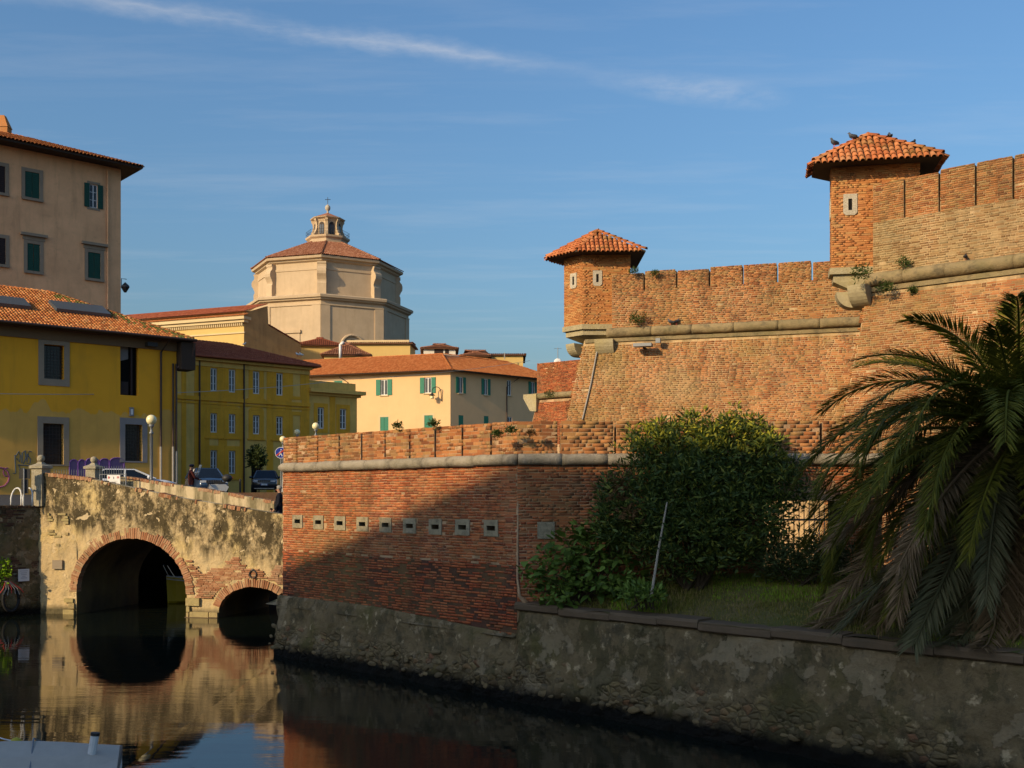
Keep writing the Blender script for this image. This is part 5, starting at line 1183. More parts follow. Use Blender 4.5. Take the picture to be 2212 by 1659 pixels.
u1L, u2R = P1.u(600), P2.u(1215)
for fc, lst, a, b, wm in ((P1, L1, u1L, 0, 'peach_wall'), (P2, L2, 0, u2R, 'peach_wall')):
    hs = [fc.uz(*r_) for r_, k in lst]; m = MB(); fc.wall(m, a, b, 4.3, ZP, hs, .22); m.build('wall', MAT[wm], pk)
    for (r_, k), uz in zip(lst, hs):
        if k == 'c': closed_shutter(pk, fc, uz, 'shutter_teal', ('cream_trim', .22, .02) if fc is P1 else None)
        else: fwindow(pk, fc, uz, 'white_paint', 'glass', .14, .10, 1, 0, 'shutter_teal' if k == 'o' else None, 'cream_trim', sw=(uz[1]-uz[0])*.6)
# roof over the bent plan
ov = .9; e0 = P1.p(u1L, ZP, ov); e1 = hit(975, 797, P1.p(0, 0, ov), P1.N); e1 = V3(KC[0], KC[1], ZP)+unit(P1.N+P2.N)*ov*1.1; e2 = P2.p(u2R, ZP, ov)
rdg = [P1.p(u1L, ZP+2.9, -6.5), V3(KC[0], KC[1], ZP+2.9)-unit(P1.N+P2.N)*7.2, P2.p(u2R-4, ZP+2.9, -6.5)]
rl = P1.p(P1.u(690), ZP+2.9, -6.5)
m = MB(); m.poly([e0, e1, rdg[1], rdg[0]]); m.poly([e1, e2, rdg[2], rdg[1]]); m.poly([e2, P2.p(u2R, ZP, -14), rdg[2]]); m.poly([rdg[0], rdg[1], P1.p(0, ZP, -14), P1.p(u1L, ZP, -14)]); m.build('roof', MAT['roof_under'], pk)
T = Tiles()
for a, b, c, d in ((e0, e1, rdg[1], rdg[0]), (e1, e2, rdg[2], rdg[1])):
    E = unit(b-a); S = unit((c-a)-np.dot(c-a, E)*E); T.slope([a-S*.1, b-S*.1, c, d], E, S, .24, .38, .10, .45)
T.ridge(e1+UP*.05, rdg[1]+UP*.05, r=.13); T.ridge(rdg[0]+UP*.05, rdg[1]+UP*.05, r=.13); T.ridge(rdg[1]+UP*.05, rdg[2]+UP*.05, r=.13); T.finish(pk, 'pk', [MAT['tile_far']])
m = MB(); m.poly([e0-UP*.12, P1.p(u1L, ZP-.1, -.1), V3(KC[0], KC[1], ZP-.1)-unit(P1.N+P2.N)*.1, P2.p(u2R, ZP-.1, -.1), e2-UP*.12, e1-UP*.12]); m.build('soffit', MAT['eave_board'], pk)
gutter(pk, e0-UP*.05, e1-UP*.05, .08); gutter(pk, e1-UP*.05, e2-UP*.05, .08)
x, y = d5(425, 700); u = P1.u(x); pipe(pk, [P1.p(u-1.0, ZP-.3, .5), P1.p(u, ZP-1, .1), P1.p(u, 6, .1)], .06)
x, y = d5(1826, 710); u = P2.u(x); pipe(pk, [P2.p(u+1.6, ZP-.2, .6), P2.p(u, ZP-1.4, .1), P2.p(u, 6, .1)], .07)
x, y = d5(1240, 890); u = P1.u(x); z = P1.z(x, y)
lb = thing('wall_lamp', 'curved bracket street lamp on the sunlit wall of the peach house', 'lamp', P1.p(u, z))
MB().tube([P1.p(u+.25, z-.1, .05), P1.p(u+.2, z+1.2, .25)]+[P1.p(u+.2-.45+.45*math.cos(a), z+1.2+.45*math.sin(a), .3+.2*a) for a in np.linspace(0, math.pi, 8)]+[P1.p(u-.7, z+.9, .9)], .05, 6).build('bracket', MAT['iron'], lb)
MB().lathe([(.05, .2), (.12, .1), (.18, .0), (.42, -.14), (.40, -.18), (.05, -.18)], P1.p(u-.7, z+.75, .9), 12).build('shade', MAT['iron'], lb)
m = MB(); m.lathe([(.02, .0), (.22, -.1), (.26, -.3), (.2, -.42), (.02, -.46)], P1.p(u-.7, z+.58, .9), 12); m.build('bulb_cover', MAT['cream_globe'], lb, smooth=True)
# ------------------------------------------------------------------ octagonal church with lantern
CY = 195.0; cx_ = xat(708, CY); CC = V3(cx_, CY, 0)
chh = thing('octagonal_church', 'cream octagonal church drum with scroll buttresses, tiled roof and small lantern with cross', 'church', (cx_, CY, 4.5))
TO_CAM = math.atan2(-CY, -cx_); A0 = TO_CAM-R(4.5)
def zc_(y, rr): return zat(y, CY-rr*CY/165.0)
CS = CY/165.0
def octp(rr, z, k, off=0): a = A0+R(45)*k+off; return CC+V3(CS*rr*math.cos(a), CS*rr*math.sin(a), z)
def oct_ring(prof, name, mat, parent=chh, smooth=False):
    m = MB(); n = 8; v = [octp(r_, z, k) for r_, z in prof for k in range(8)]
    f = [(i*8+k, i*8+(k+1) % 8, (i+1)*8+(k+1) % 8, (i+1)*8+k) for i in range(len(prof)-1) for k in range(8)]+[tuple(range(8))[::-1], tuple((len(prof)-1)*8+k for k in range(8))]
    m.add(v, f); return m.build(name, MAT[mat], parent)
z1 = zc_(634, 13); z2 = zc_(549, 11.6); z3 = zc_(521, 3.3)
oct_ring([(12.35, 4.5), (12.35, z1-1.7), (12.5, z1-1.68), (12.5, z1-1.45), (12.35, z1-1.43), (12.35, z1-.8)], 'drum', 'church_wall')
oct_ring([(12.4, z1-.95), (12.75, z1-.75), (12.8, z1-.5), (13.05, z1-.45), (13.1, z1-.05), (12.9, z1+.1), (11, z1+.35)], 'cornice', 'church_wall')
oct_ring([(10.75, z1+.2), (10.75, z1+.9), (10.65, z1+.92), (10.65, z2-2.3), (10.75, z2-2.28), (10.75, z2-1.9), (10.65, z2-1.88), (10.65, z2-.7)], 'drum', 'church_wall')
oct_ring([(10.7, z2-.95), (11.0, z2-.75), (11.05, z2-.5), (11.45, z2-.4), (11.55, z2-.05), (11.4, z2+.05)], 'cornice', 'church_wall')
oct_ring([(11.5, z2+.05), (3.1, z3)], 'roof', 'roof_under')
T = Tiles()
for k in range(8):
    a, b = octp(11.6, z2+.08, k), octp(11.6, z2+.08, k+1); c, d = octp(3.2, z3, k+1), octp(3.2, z3, k); E = unit(b-a); S = unit((d-a)-np.dot(d-a, E)*E)
    if np.dot((a+b)/2-CC, V3(0, -1, 0)) < -4: continue
    T.slope([a, b, c, d], E, S, .36, .6, .15, .7); T.ridge(a+UP*.08, d+UP*.08, r=.22, L=.7)
T.finish(chh, 'ch', [MAT['tile_church']])
for k in range(8):     # pilasters below, scroll buttresses above
    a = A0+R(45)*k; dr = V3(math.cos(a), math.sin(a), 0); tg = V3(-dr[1], dr[0], 0)
    for sgn in (-1, 1):
        q = octp(12.36, 4.5, k); e = unit(octp(12.36, 4.5, k+sgn)-q); nn_ = unit(dr*1+unit(e-np.dot(e, dr)*dr)*math.tan(R(22.5))*sgn*sgn)
        nf_ = V3(math.cos(a+sgn*R(22.5)), math.sin(a+sgn*R(22.5)), 0)
        m = MB(); w3 = e*1.35*CS; m.box(q+nf_*-.05, w3, nf_*.17, UP*(z1-1.7-4.5)) if sgn > 0 else m.box(q+nf_*-.05+w3, -w3, nf_*.17, UP*(z1-1.7-4.5)); m.build('pilaster', MAT['church_wall'], chh)
    H = z2-1.0-(z1+.3); base = CC+dr*10.2*CS+UP*(z1+.3)
    prof = [(0, .0), (.9, 0), (.9, .35), (.8, .38), (.75, .42), (.78, .46), (.95, .54), (1.18, .62), (1.22, .70), (1.12, .77), (.9, .82), (.8, .86), (.8, .92), (.9, .95), (.9, 1.0), (0, 1.0)]
    m = MB(); m.prism([base+dr*p*CS+UP*(H*h)-tg*.65*CS for p, h in prof], tg*1.3*CS); m.build('scroll_buttress', MAT['church_wall'], chh)
# lantern
zl0, zl1 = z3-.3, zc_(466, 2.5)
oct_ring([(3.0, zl0), (3.05, zl0+1.0), (3.35, zl0+1.3), (3.4, zl0+1.6), (2.2, zl0+1.65)], 'lantern_base', 'church_wall')
zb = zl0+1.65
oct_ring([(2.12, zb-.05), (2.12, zl1-.75), (2.2, zl1-.6), (2.25, zl1-.4), (2.65, zl1-.15), (2.7, zl1), (2.3, zl1+.05)], 'lantern_drum', 'church_wall')
oct_ring([(2.55, zl1+.03), (.35, zl1+1.15), (.2, zl1+1.25)], 'lantern_roof', 'tile_church')
for k in range(8):
    a = A0+R(45)*k; dr = V3(math.cos(a), math.sin(a), 0); tg = V3(-dr[1], dr[0], 0); H = zl1-.3-zb; base = CC+dr*1.82*CS+UP*zb
    prof = [(0, 0), (1.0, 0), (1.0, .12), (.75, .2), (.65, .3), (.5, .42), (.42, .6), (.5, .8), (.7, .92), (.7, 1.0), (0, 1.0)]
    MB().prism([base+dr*p*CS+UP*(H*h)-tg*.2*CS for p, h in prof], tg*.4*CS).build('lantern_buttress', MAT['church_wall'], chh)
    a2 = a+R(22.5); nr = V3(math.cos(a2), math.sin(a2), 0); t2 = V3(-nr[1], nr[0], 0); q = CC+nr*(2.12*CS*math.cos(R(22.5))+.03)+UP*(zb+.35)
    hh = (zl1-zb)*.5; pts = [q-t2*.5, q+t2*.5, q+t2*.5+UP*hh]+[q+t2*.5*math.cos(b)+UP*(hh+.5*math.sin(b)) for b in np.linspace(.3, math.pi-.3, 6)]+[q-t2*.5+UP*hh]
    wo = MB().prism(pts, nr*.03).build('lantern_window', MAT['shutter_brown'], chh)
    for du in (-.22, .22):
        MB().prism([q+t2*(du-.16)+nr*.032+UP*.1, q+t2*(du+.16)+nr*.032+UP*.1, q+t2*(du+.16)+nr*.032+UP*hh, q+t2*(du-.16)+nr*.032+UP*hh], nr*.01).build('pane', MAT['glass'], wo)
zt = zl1+1.2; m = MB(); m.lathe([(.3, 0), (.18, .15), (.15, .4), (.4, .62), (.5, .95), (.42, 1.3), (.2, 1.5), (.05, 1.62)], CC+UP*zt, 14); m.build('finial', MAT['frame_white'], chh, smooth=True)
m = MB(); c = CC+UP*(zt+1.55); m.tube([c, c+UP*1.35], .05, 6); tX = V3(1, 0, 0); m.tube([c+UP*.95-tX*.5, c+UP*.95+tX*.5], .05, 6); m.build('cross', MAT['iron'], chh)
m = MB()
for k in range(8):
    a, b = octp(3.3, zb, k), octp(3.3, zb, k+1)
    for h in (.5, 1.0): m.tube([a+UP*h, b+UP*h], .025, 5)
    for j in range(6): q = a+(b-a)*j/6; m.tube([q, q+UP*1.0], .018, 5)
m.build('lantern_rail', MAT['iron'], chh)
# church door heads peeping over the roofs
nf = A0+R(22.5); nr = V3(math.cos(nf), math.sin(nf), 0); t2 = V3(-nr[1], nr[0], 0); q = CC+nr*(12.36*CS*math.cos(R(22.5)))+UP*zat(745, 181)
m = MB(); m.tube([q+t2*(2.4*math.cos(a))*.85+UP*(1.9*math.sin(a))+nr*.1 for a in np.linspace(0, math.pi, 14)], .25, 6); m.build('arch_moulding', MAT['church_wall'], chh)
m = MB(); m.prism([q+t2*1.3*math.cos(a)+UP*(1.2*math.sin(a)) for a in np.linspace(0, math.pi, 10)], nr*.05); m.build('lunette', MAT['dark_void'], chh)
nf2 = A0-R(22.5); nr2 = V3(math.cos(nf2), math.sin(nf2), 0); t3 = V3(-nr2[1], nr2[0], 0); q = CC+nr2*(12.36*CS*math.cos(R(22.5)))+UP*zat(718, 181)
m = MB(); m.box(q-t3*1.9, t3*3.8, nr2*.35, UP*.5); m.box(q-t3*1.7-UP*2, t3*3.4, nr2*.12, UP*2); m.build('window_head', MAT['church_wall'], chh)
# ------------------------------------------------------------------ palazzo with the dark gable, left of the church
GY = 150.0; GC = V3(xat(527, GY), GY, 0); G1 = Facade(GC, -22); G2 = Facade(GC, 42.5)
pz_ = thing('cornice_palazzo', 'pale yellow palazzo with dentil cornice and bare brown gable end left of the church', 'building', (GC[0], GC[1], 4.5))
uL = G1.u(230); zE = G1.z(520, 700)
m = MB(); m.quad(G1.p(uL, 4.4), G1.p(0, 4.4), G1.p(0, zE), G1.p(uL, zE)); m.build('wall', MAT['cream_wall'], pz_)
m = MB(); G1.box(m, uL, .5, zE+.6, zE+1.0, .7, -1); G1.box(m, uL, .3, zE+.2, zE+.59, .4, -1); G1.box(m, uL, .15, zE-1.3, zE-1.1, .15, -.1); G1.box(m, uL, .1, zE-4.6, zE-4.35, .15, -.1); m.build('cornice', MAT['cream_trim'], pz_)
m = MB(); u = uL
while u < 0: G1.box(m, u, u+.16, zE-.25, zE+.19, .25, -.1); u += .34
m.build('dentils', MAT['cream_trim'], pz_)
m = MB(); G1.box(m, uL, .0, zE+1.0, zE+1.95, -.6, -3); m.build('attic_wall', MAT['cream_trim'], pz_)
gpts = [hit(x, y, GC, G2.N) for x, y in ((527, 676), (578, 661), (580, 703), (650, 744))]
b0 = gpts[0].copy(); b0[2] = 4.4; b1 = gpts[-1].copy(); b1[2] = 4.4
m = MB(); m.prism([b0, b1]+gpts[::-1], -G2.N*.3-G2.U*0); m.build('gable_wall', MAT['gable_brown'], pz_)
m = MB(); rA, rB = gpts[0]+UP*.25, gpts[1]+UP*.25; sh = G1.U*-26
m.quad(rA+sh+V3(0, 0, -.2), rA+G2.N*.2, rB+G2.N*.2, rB+sh); m.build('roof', MAT['roof_under'], pz_)
T = Tiles(); E = unit(-sh); S = unit((rB-rA)-np.dot(rB-rA, E)*E); T.slope([rA+sh, rA, rB, rB+sh], E, S, .26, .42, .11, .5)
for a, b in ((gpts[2], gpts[3]),):
    for j in range(3): T.ridge(b+UP*.1-G2.N*.2*j, a+UP*.1-G2.N*.2*j, r=.13)
T.finish(pz_, 'pz', [MAT['tile_red']])
T = Tiles(); a = G1.p(uL, zE+1.05, .8); b = G1.p(.6, zE+1.05, .8); S = unit(UP*.35-G1.N); T.slope([a, b, b+S*1.3, a+S*1.3], G1.U, S, .26, .42, .11, .5); T.finish(pz_, 'pz2', [MAT['tile_far']])
# ------------------------------------------------------------------ small roofs between the peach house and the church
def small_house(name, label, x0, x1, ye, yr, Y, depth, wall, tile, deg=-15, hipped=True, zfoot=4.4, pitch=None):
    o_ = V3(xat(x0, Y), Y, 0); fc = Facade(o_, deg); L = fc.u(x1); ze = zat(ye, Y); t = thing(name, label, 'house', fc.p(L/2, zfoot))
    solid(t, [fc.p(0, 0), fc.p(L, 0), fc.p(L, 0, -depth), fc.p(0, 0, -depth)], zfoot, ze, wall)
    pit = pitch or math.atan2(max(.3, zat(yr, Y+depth/2)-ze), depth/2+.4)
    hip_roof(t, fc.p(0, 0), fc.p(L, 0), depth, .4, ze, pit, tile, 'roof_under', name, 0, .3, .5, .13, hipL=hipped, hipR=hipped, ridges=True)
    return t, fc
small_house('low_house', 'pale yellow low house with red tile roof below the church drum', 640, 742, 745, 729, 162, 8, 'cream_wall', 'tile_red', 10)
small_house('pavilion_house', 'small hipped brown tile roof with white chimney pipe in front of the church', 700, 795, 766, 741, 150, 7, 'cream_wall', 'tile_church', 5)
t, fc = small_house('parapet_house', 'cream house with plain parapet wall right of the small hipped roof', 752, 886, 742, 741, 158, 6, 'cream_wall', 'tile_red', -2, False, pitch=R(2))
m = MB(); fc.box(m, -.2, fc.u(884), zat(745, 158), zat(735, 158), .1, -.4); m.build('parapet', MAT['cream_trim'], t)
t, fc = small_house('white_dormer_house', 'white dormer house with brown tile roof and dark shutters behind the peach house', 915, 984, 752, 743, 168, 7, 'white_wall', 'tile_church', 4)
uz = fc.uz(938, 753, 957, 764); m = MB(); fc.box(m, *uz, .05, -.02); m.build('shutter', MAT['shutter_brown'], t); m = MB(); fc.box(m, uz[1]+.3, uz[1]+.9, uz[2], uz[3], .05, -.02); m.build('shutter', MAT['shutter_brown'], t)
small_house('tiled_house', 'brown tiled house peeping above the right roof of the peach house', 1000, 1055, 768, 757, 160, 7, 'gable_brown', 'tile_church', 3)
t, fc = small_house('grey_parapet_house', 'ochre grey house with flat parapet and antenna at the right of the peach roof', 1018, 1130, 766, 766, 164, 9, 'cream_wall', 'tile_red', 0, False, pitch=R(2))
MB().tube([at(1090, 776, 162), at(1090, 762, 162)], .08, 6).build('chimney_pipe', MAT['pipe_grey'], t)
# ------------------------------------------------------------------ plants
def ellipsoid_clumps(ells, n, seed, inner=.55):
    r = np.random.default_rng(seed); out = []
    vol = np.array([e[3]*e[4]*e[5] for e in ells]); pr = vol/vol.sum()
    for k in range(n):
        e = ells[r.choice(len(ells), p=pr)]; d = r.normal(size=3); d /= np.linalg.norm(d); q = r.uniform(inner**3, 1)**(1/3)
        lump = .66+.62*fbm(np.array([d*2.6+np.array(e[:3])]), 2, seed)[0]
        out.append(np.array(e[:3])+d*np.array(e[3:6])*q*lump)
    return np.array(out)
def stems(root, tops, r0=.03, n=5, seed=0):
    m = MB(); rr = random.Random(seed)
    for t in tops:
        a = np.asarray(root)+V3(rr.uniform(-.25, .25), rr.uniform(-.15, .15), 0); t = np.asarray(t); mid = (a+t)/2+V3(rr.uniform(-.2, .2), rr.uniform(-.1, .1), .15)
        m.tube([a, mid, t], [r0, r0*.7, r0*.25], n)
    return m
g0 = float(bank_z(3.55, 20.9))
bush = thing('evergreen_bush', 'big dark evergreen bush in front of the bastion, its yellow-green top in the sun', 'bush', (xat(1505, 20.9), 20.9, g0))
def el(x, y, Y, rx, ry, rz): p = at(x, y, Y); return (p[0], p[1], p[2], rx, ry, rz)
ells = [el(1445, 1000, 21.4, .95, .6, .85), el(1585, 1000, 21.4, 1.05, .6, .9), el(1510, 1060, 21.0, 1.25, .75, .9), el(1385, 1110, 20.9, .85, .75, .85), el(1480, 1170, 20.6, 1.15, .8, .75), el(1600, 1140, 20.7, 1.05, .75, .9), el(1680, 1050, 21.1, .65, .6, .6), el(1405, 955, 21.6, .55, .4, .45), el(1500, 945, 21.6, .6, .42, .5), el(1590, 955, 21.6, .7, .42, .5), el(1655, 985, 21.6, .5, .4, .4), el(1335, 1065, 21.3, .45, .45, .4), el(1320, 1130, 21.0, .45, .4, .4)]
cl = ellipsoid_clumps(ells, 3300, 5, .45); stray = ellipsoid_clumps([(e[0], e[1], e[2], e[3]*1.16, e[4]*1.1, e[5]*1.2) for e in ells], 170, 77, .98); cl = np.concatenate([cl, stray]); v, f = leaf_cloud(cl, 9, .14, .14, .45, .28, 6); mesh_obj('crown', v, f, MAT['leaf_bush'], bush, stuff=True)
cl2 = ellipsoid_clumps([el(1345, 1060, 20.7, .22, .2, .35), el(1365, 1110, 20.4, .2, .15, .3)], 50, 8, .2); v, f = leaf_cloud(cl2, 8, .12, .12, .2, .3, 9); mesh_obj('dry_leaves', v, f, MAT['leaf_dry'], bush, stuff=True)
cl3 = np.array([p for p in cl if p[2] > 5.0 and p[1] < 21.9]); cl3 = cl3[::2]+V3(0, -.05, .04); v, f = leaf_cloud(cl3, 8, .12, .13, .7, .28, 19); mesh_obj('sunlit_young_leaves', v, f, MAT['leaf_sunlit_young'], bush, stuff=True)  # young leaves above the shade line, brightened to paint sun on the bush top
stems((xat(1505, 20.9), 20.9, g0-.1), [np.array(e[:3]) for e in ells], .05).build('stems', MAT['bark'], bush)
# broad-leaved plant in the corner, its large leaves one by one
bp = thing('broad_leaf_plant', 'leafy plant with large pointed green leaves in the corner beside the bastion', 'plant', (xat(1240, 21.7), 21.7, 2.0))
LM = []
for k in range(4):
    n = 6; v = []; w0 = .115+.02*k
    for i in range(n+1):
        s_ = i/n; w = w0*math.sin(math.pi*min(1, s_**.75*.97+.02))*.9; z = -.35*s_*s_*(.6+.25*k)+.0; v += [(s_, -w*2.2, z+.10*w*4), (s_, 0, z-.0), (s_, w*2.2, z+.10*w*4)]
    f = []
    for i in range(n):
        for j in (0, 1): f.append((i*3+j, (i+1)*3+j, (i+1)*3+j+1, i*3+j+1))
    me = bpy.data.meshes.new('leaf'); me.from_pydata(v, [], f); me.materials.append(MAT['leaf_broad']); me.polygons.foreach_set('use_smooth', [True]*len(f)); LM.append(me)
rr = random.Random(4); nl = 0; tops = []
bpe = [el(1200, 1235, 21.75, .75, .38, .5), el(1270, 1190, 21.75, .8, .38, .62), el(1330, 1245, 21.3, .6, .4, .45), el(1240, 1280, 21.6, 1.0, .35, .3), el(1300, 1160, 21.8, .65, .3, .38)]
pts = ellipsoid_clumps(bpe, 330, 12, .6); base = wpos(bp)
for p in pts:
    o = bpy.data.objects.new('leaf', rr.choice(LM)); link(o, bp); o.location = tuple(p-base); L = rr.uniform(.17, .31)
    o.scale = (L, L*rr.uniform(.8, 1.1), L); o.rotation_euler = (rr.uniform(-.5, .5), rr.uniform(-1.0, .35), rr.uniform(-2.9, -.2))
    if nl % 6 == 0: tops.append(p)
    nl += 1
    if nl >= 280: break
for (x, y) in ((1345, 1125), (1310, 1120), (1400, 1140)):
    p = at(x, y, 21.6)
    for k in range(3):
        o = bpy.data.objects.new('leaf', LM[k]); link(o, bp); o.location = tuple(p-base+V3(0, 0, -.1*k)); o.scale = (.3, .3, .3); o.rotation_euler = (0, -.9+.4*k, 1.2*k-2.4)
    tops.append(p)
stems((xat(1250, 21.7), 21.75, 1.95), tops, .016, 4, 3).build('stems', MAT['bark'], bp)
cl = ellipsoid_clumps(bpe, 220, 15, .1); v, f = leaf_cloud(cl, 6, .17, .12, .1, .42, 16); mesh_obj('inner_leaves', v, f, MAT['leaf_broad'], bp, stuff=True)
def shrub(name, label, ells, n, mat, size, seed, root, asp=.22, per=8, spread=None):
    t = thing(name, label, 'plant', root); cl = ellipsoid_clumps(ells, n, seed, .3); v, f = leaf_cloud(cl, per, size, spread or size, .4, asp, seed+1); mesh_obj('foliage', v, f, MAT[mat], t, stuff=True)
    if name != 'weed_tuft': stems(root, cl[::max(1, n//12)], .015, 4, seed).build('stems', MAT['bark'], t)
    return t
z_ = float(bank_z(6.0, 20.0))
shrub('narrow_leaf_shrub', 'low narrow-leaved shrub between the big bush and the palm', [el(1740, 1205, 20.0, .75, .5, .38), el(1690, 1225, 20.2, .5, .4, .3), el(1800, 1215, 19.6, .45, .4, .3)], 420, 'leaf_shrub', .17, 31, (xat(1740, 20.0), 20.0, z_-.1), .16)
shrub('ground_leaf_plant', 'small bright leafy plant on the bank below the leaning stick', [el(1385, 1285, 20.1, .35, .3, .13)], 70, 'leaf_broad', .14, 35, (xat(1385, 20.1), 20.1, 2.1), .4)
TUFTS = [('weed tuft sprouting left of two on the sunlit bastion parapet', 1990, 1738, 21.95, .10, 'leaf_tuft', W1, 2), ('rounder weed tuft on the bastion parapet just left of the corner', 2043, 1722, 21.9, .11, 'leaf_tuft', W1, 2),
         ('dry dark weed tangle on the bastion parapet right of the corner', 2125, 1735, 21.95, .08, 'leaf_dry', W2, 2), ('ivy plant growing on the curtain wall cordon next to the smaller turret', 2550, 1278, 42.2, .42, 'leaf_tuft', W3, 4),
         ('green bush growing from the corbel of the larger turret', 3445, 1095, 31.6, .38, 'leaf_tuft', W4, 4), ('weed clump hanging under the right cordon near the larger turret', 3540, 1150, 31.7, .30, 'leaf_tuft', W4, 3),
         ('weed tuft standing on top of the right cordon', 3620, 1055, 31.6, .26, 'leaf_tuft', W4, 3), ('small weed below the right cordon, right of the hanging clump', 3650, 1160, 31.5, .16, 'leaf_tuft', W4, 3),
         ('grassy weeds on top of the merlon next to the smaller turret', 2535, 1085, 42.3, .22, 'leaf_tuft', W3, 3), ('weed tuft on the second merlon of the curtain wall', 2620, 1093, 42.1, .18, 'leaf_tuft', W3, 3),
         ('weeds on the left half of the bastion parapet top', 1590, 1706, 25.0, .12, 'leaf_tuft', W1, 2), ('weeds on the bastion parapet top below the right closed teal shutter', 1735, 1697, 24.0, .13, 'leaf_tuft', W1, 2), ('weedy growth on the distant flank cordon', 2200, 1578, 67.0, .45, 'leaf_tuft', W5, 3)]
for i, (lab, sx, sy, Y, s_, mat, fc, per) in enumerate(TUFTS):
    p = at(sx/1.8517, sy/1.8517, Y); shrub('weed_tuft', lab, [(p[0], p[1], p[2], s_*.8, s_*.5, s_*.6)], int(30+60*s_), mat, .05+.12*s_, 60+i, p-UP*s_*.5, .35, 7, .05+.12*s_)['group'] = 'weeds growing on the fort walls'
# ivy on the left quay wall and potted tree by the yellow building
p = LQ.h(6, 1232); shrub('ivy_plant', 'bright green plant climbing the dark left quay wall above the ropes', [(p[0], p[1], p[2], .22, .15, .45), (p[0]-.1, p[1], p[2]-.3, .25, .15, .3)], 90, 'grass_fresh', .13, 91, p-UP*.6, .6, 5)
p = at(555, 990, 93); shrub('street_tree', 'small dark tree in front of the doorway of the olive yellow building', [(p[0], p[1], p[2], .75, .7, 1.0)], 220, 'leaf_shrub', .3, 93, (p[0], p[1], 4.45), .4)
# ------------------------------------------------------------------ date palm with hanging skirt
PX = V3(xat(2195, 17.7), 17.7, 0); PZ = float(bank_z(PX[0], PX[1])); CROWN = V3(PX[0], PX[1], 5.3)
palm = thing('date_palm', 'large date palm at the right edge with arching fronds above a dead skirt', 'palm', (PX[0], PX[1], PZ))
m = MB(); zs = np.linspace(PZ-.2, 5.3, 14); m.tube([V3(PX[0]+.05*math.sin(z*2), PX[1], z) for z in zs], [.36+.04*math.sin(k*2.6) for k in range(14)], 12); m.build('trunk', MAT['bark'], palm)
pr_ = random.Random(21)
def frond(az, el0, droop, L, mat, npair=130, leaf=.58, curl=0.0, ground=True, twist=0.0, thin=1.0):
    n = 16; p = CROWN.copy()+V3(math.cos(az), math.sin(az), 0)*.15+UP*pr_.uniform(-.25, .15)*1.0; pts = [p]; el_ = el0; az_ = az
    for k in range(n):
        el_ = el0-droop*((k+1)/n)**1.3; az_ = az+curl*(k/n)
        d = V3(math.cos(az_)*math.cos(el_), math.sin(az_)*math.cos(el_), math.sin(el_)); q = pts[-1]+d*L/n
        gz = float(bank_z(q[0], q[1]))+.06 if bank_s(q[0], q[1]) > -.15 else 1.2
        if ground and q[2] < gz: q = pts[-1]+V3(math.cos(az_), math.sin(az_), 0)*L/n*.85; q[2] = max(gz, pts[-1][2]-L/n*.5)
        pts.append(q)
    pts = np.array(pts); tt = np.gradient(pts, axis=0); tt /= np.linalg.norm(tt, axis=1)[:, None]
    m = MB(); m.tube(list(pts), [.028*(1-.8*k/n)+.005 for k in range(n+1)], 5); v = list(m.v); fcs = list(m.f)
    V_ = []
    for i in range(npair):
        s_ = .10+.9*(i+.5)/npair; k = s_*n; k0 = min(int(k), n-1); fr = k-k0; p = pts[k0]*(1-fr)+pts[k0+1]*fr; t_ = unit(tt[k0]*(1-fr)+tt[k0+1]*fr)
        B_ = np.cross(t_, UP); B_ = unit(B_) if np.linalg.norm(B_) > .05 else V3(-math.sin(az), math.cos(az), 0); Nn = np.cross(B_, t_)
        B2 = B_*math.cos(twist)+Nn*math.sin(twist); N2 = np.cross(B2, t_)
        ll = leaf*(.45+.55*math.sin(math.pi*min(1, .12+s_*.85)))*pr_.uniform(.8, 1.15)
        for sg in (-1, 1):
            a = .55+.55*s_+pr_.uniform(-.12, .12); d = unit(B2*sg*math.cos(a)+t_*math.sin(a)+N2*pr_.uniform(.12, .4)-UP*.10); w = unit(np.cross(d, N2))*.0135*thin
            tip = p+d*ll-UP*ll*pr_.uniform(.05, .2); mid = p+d*ll*.45
            V_ += [p-w*.5, mid-w, tip, mid+w]
    b = len(v); v += [tuple(x) for x in V_]; fcs += [(b+4*i, b+4*i+1, b+4*i+2, b+4*i+3) for i in range(len(V_)//4)]
    mesh_obj('frond', v, fcs, MAT[mat], palm)
nf_ = 0
def layer(n, e0, e1, d0, d1, l0, l1, mats, off=0.0, **k):
    for i in range(n):
        az = 2*math.pi*(i+off+pr_.uniform(-.3, .3))/n
        frond(az, R(pr_.uniform(e0, e1)), R(pr_.uniform(d0, d1)), pr_.uniform(l0, l1), pr_.choice(mats), curl=pr_.uniform(-.25, .25), twist=pr_.uniform(-.5, .5), **k)
layer(16, 55, 86, 45, 85, 2.4, 3.1, ['palm_green'])
layer(20, 30, 54, 88, 120, 3.0, 3.6, ['palm_green'], .5)
layer(26, 4, 30, 75, 100, 3.5, 4.2, ['palm_green'], .2)
layer(28, -18, 8, 45, 70, 3.6, 4.4, ['palm_green', 'palm_green', 'palm_green', 'palm_greygreen', 'palm_dead'], .7)
layer(26, -45, -18, 20, 45, 3.3, 4.2, ['palm_green', 'palm_green', 'palm_greygreen', 'palm_dead'], .1)
layer(26, -80, -50, -5, 15, 2.9, 3.9, ['palm_dead', 'palm_dead', 'palm_greygreen'], .4, leaf=.6, thin=1.3)
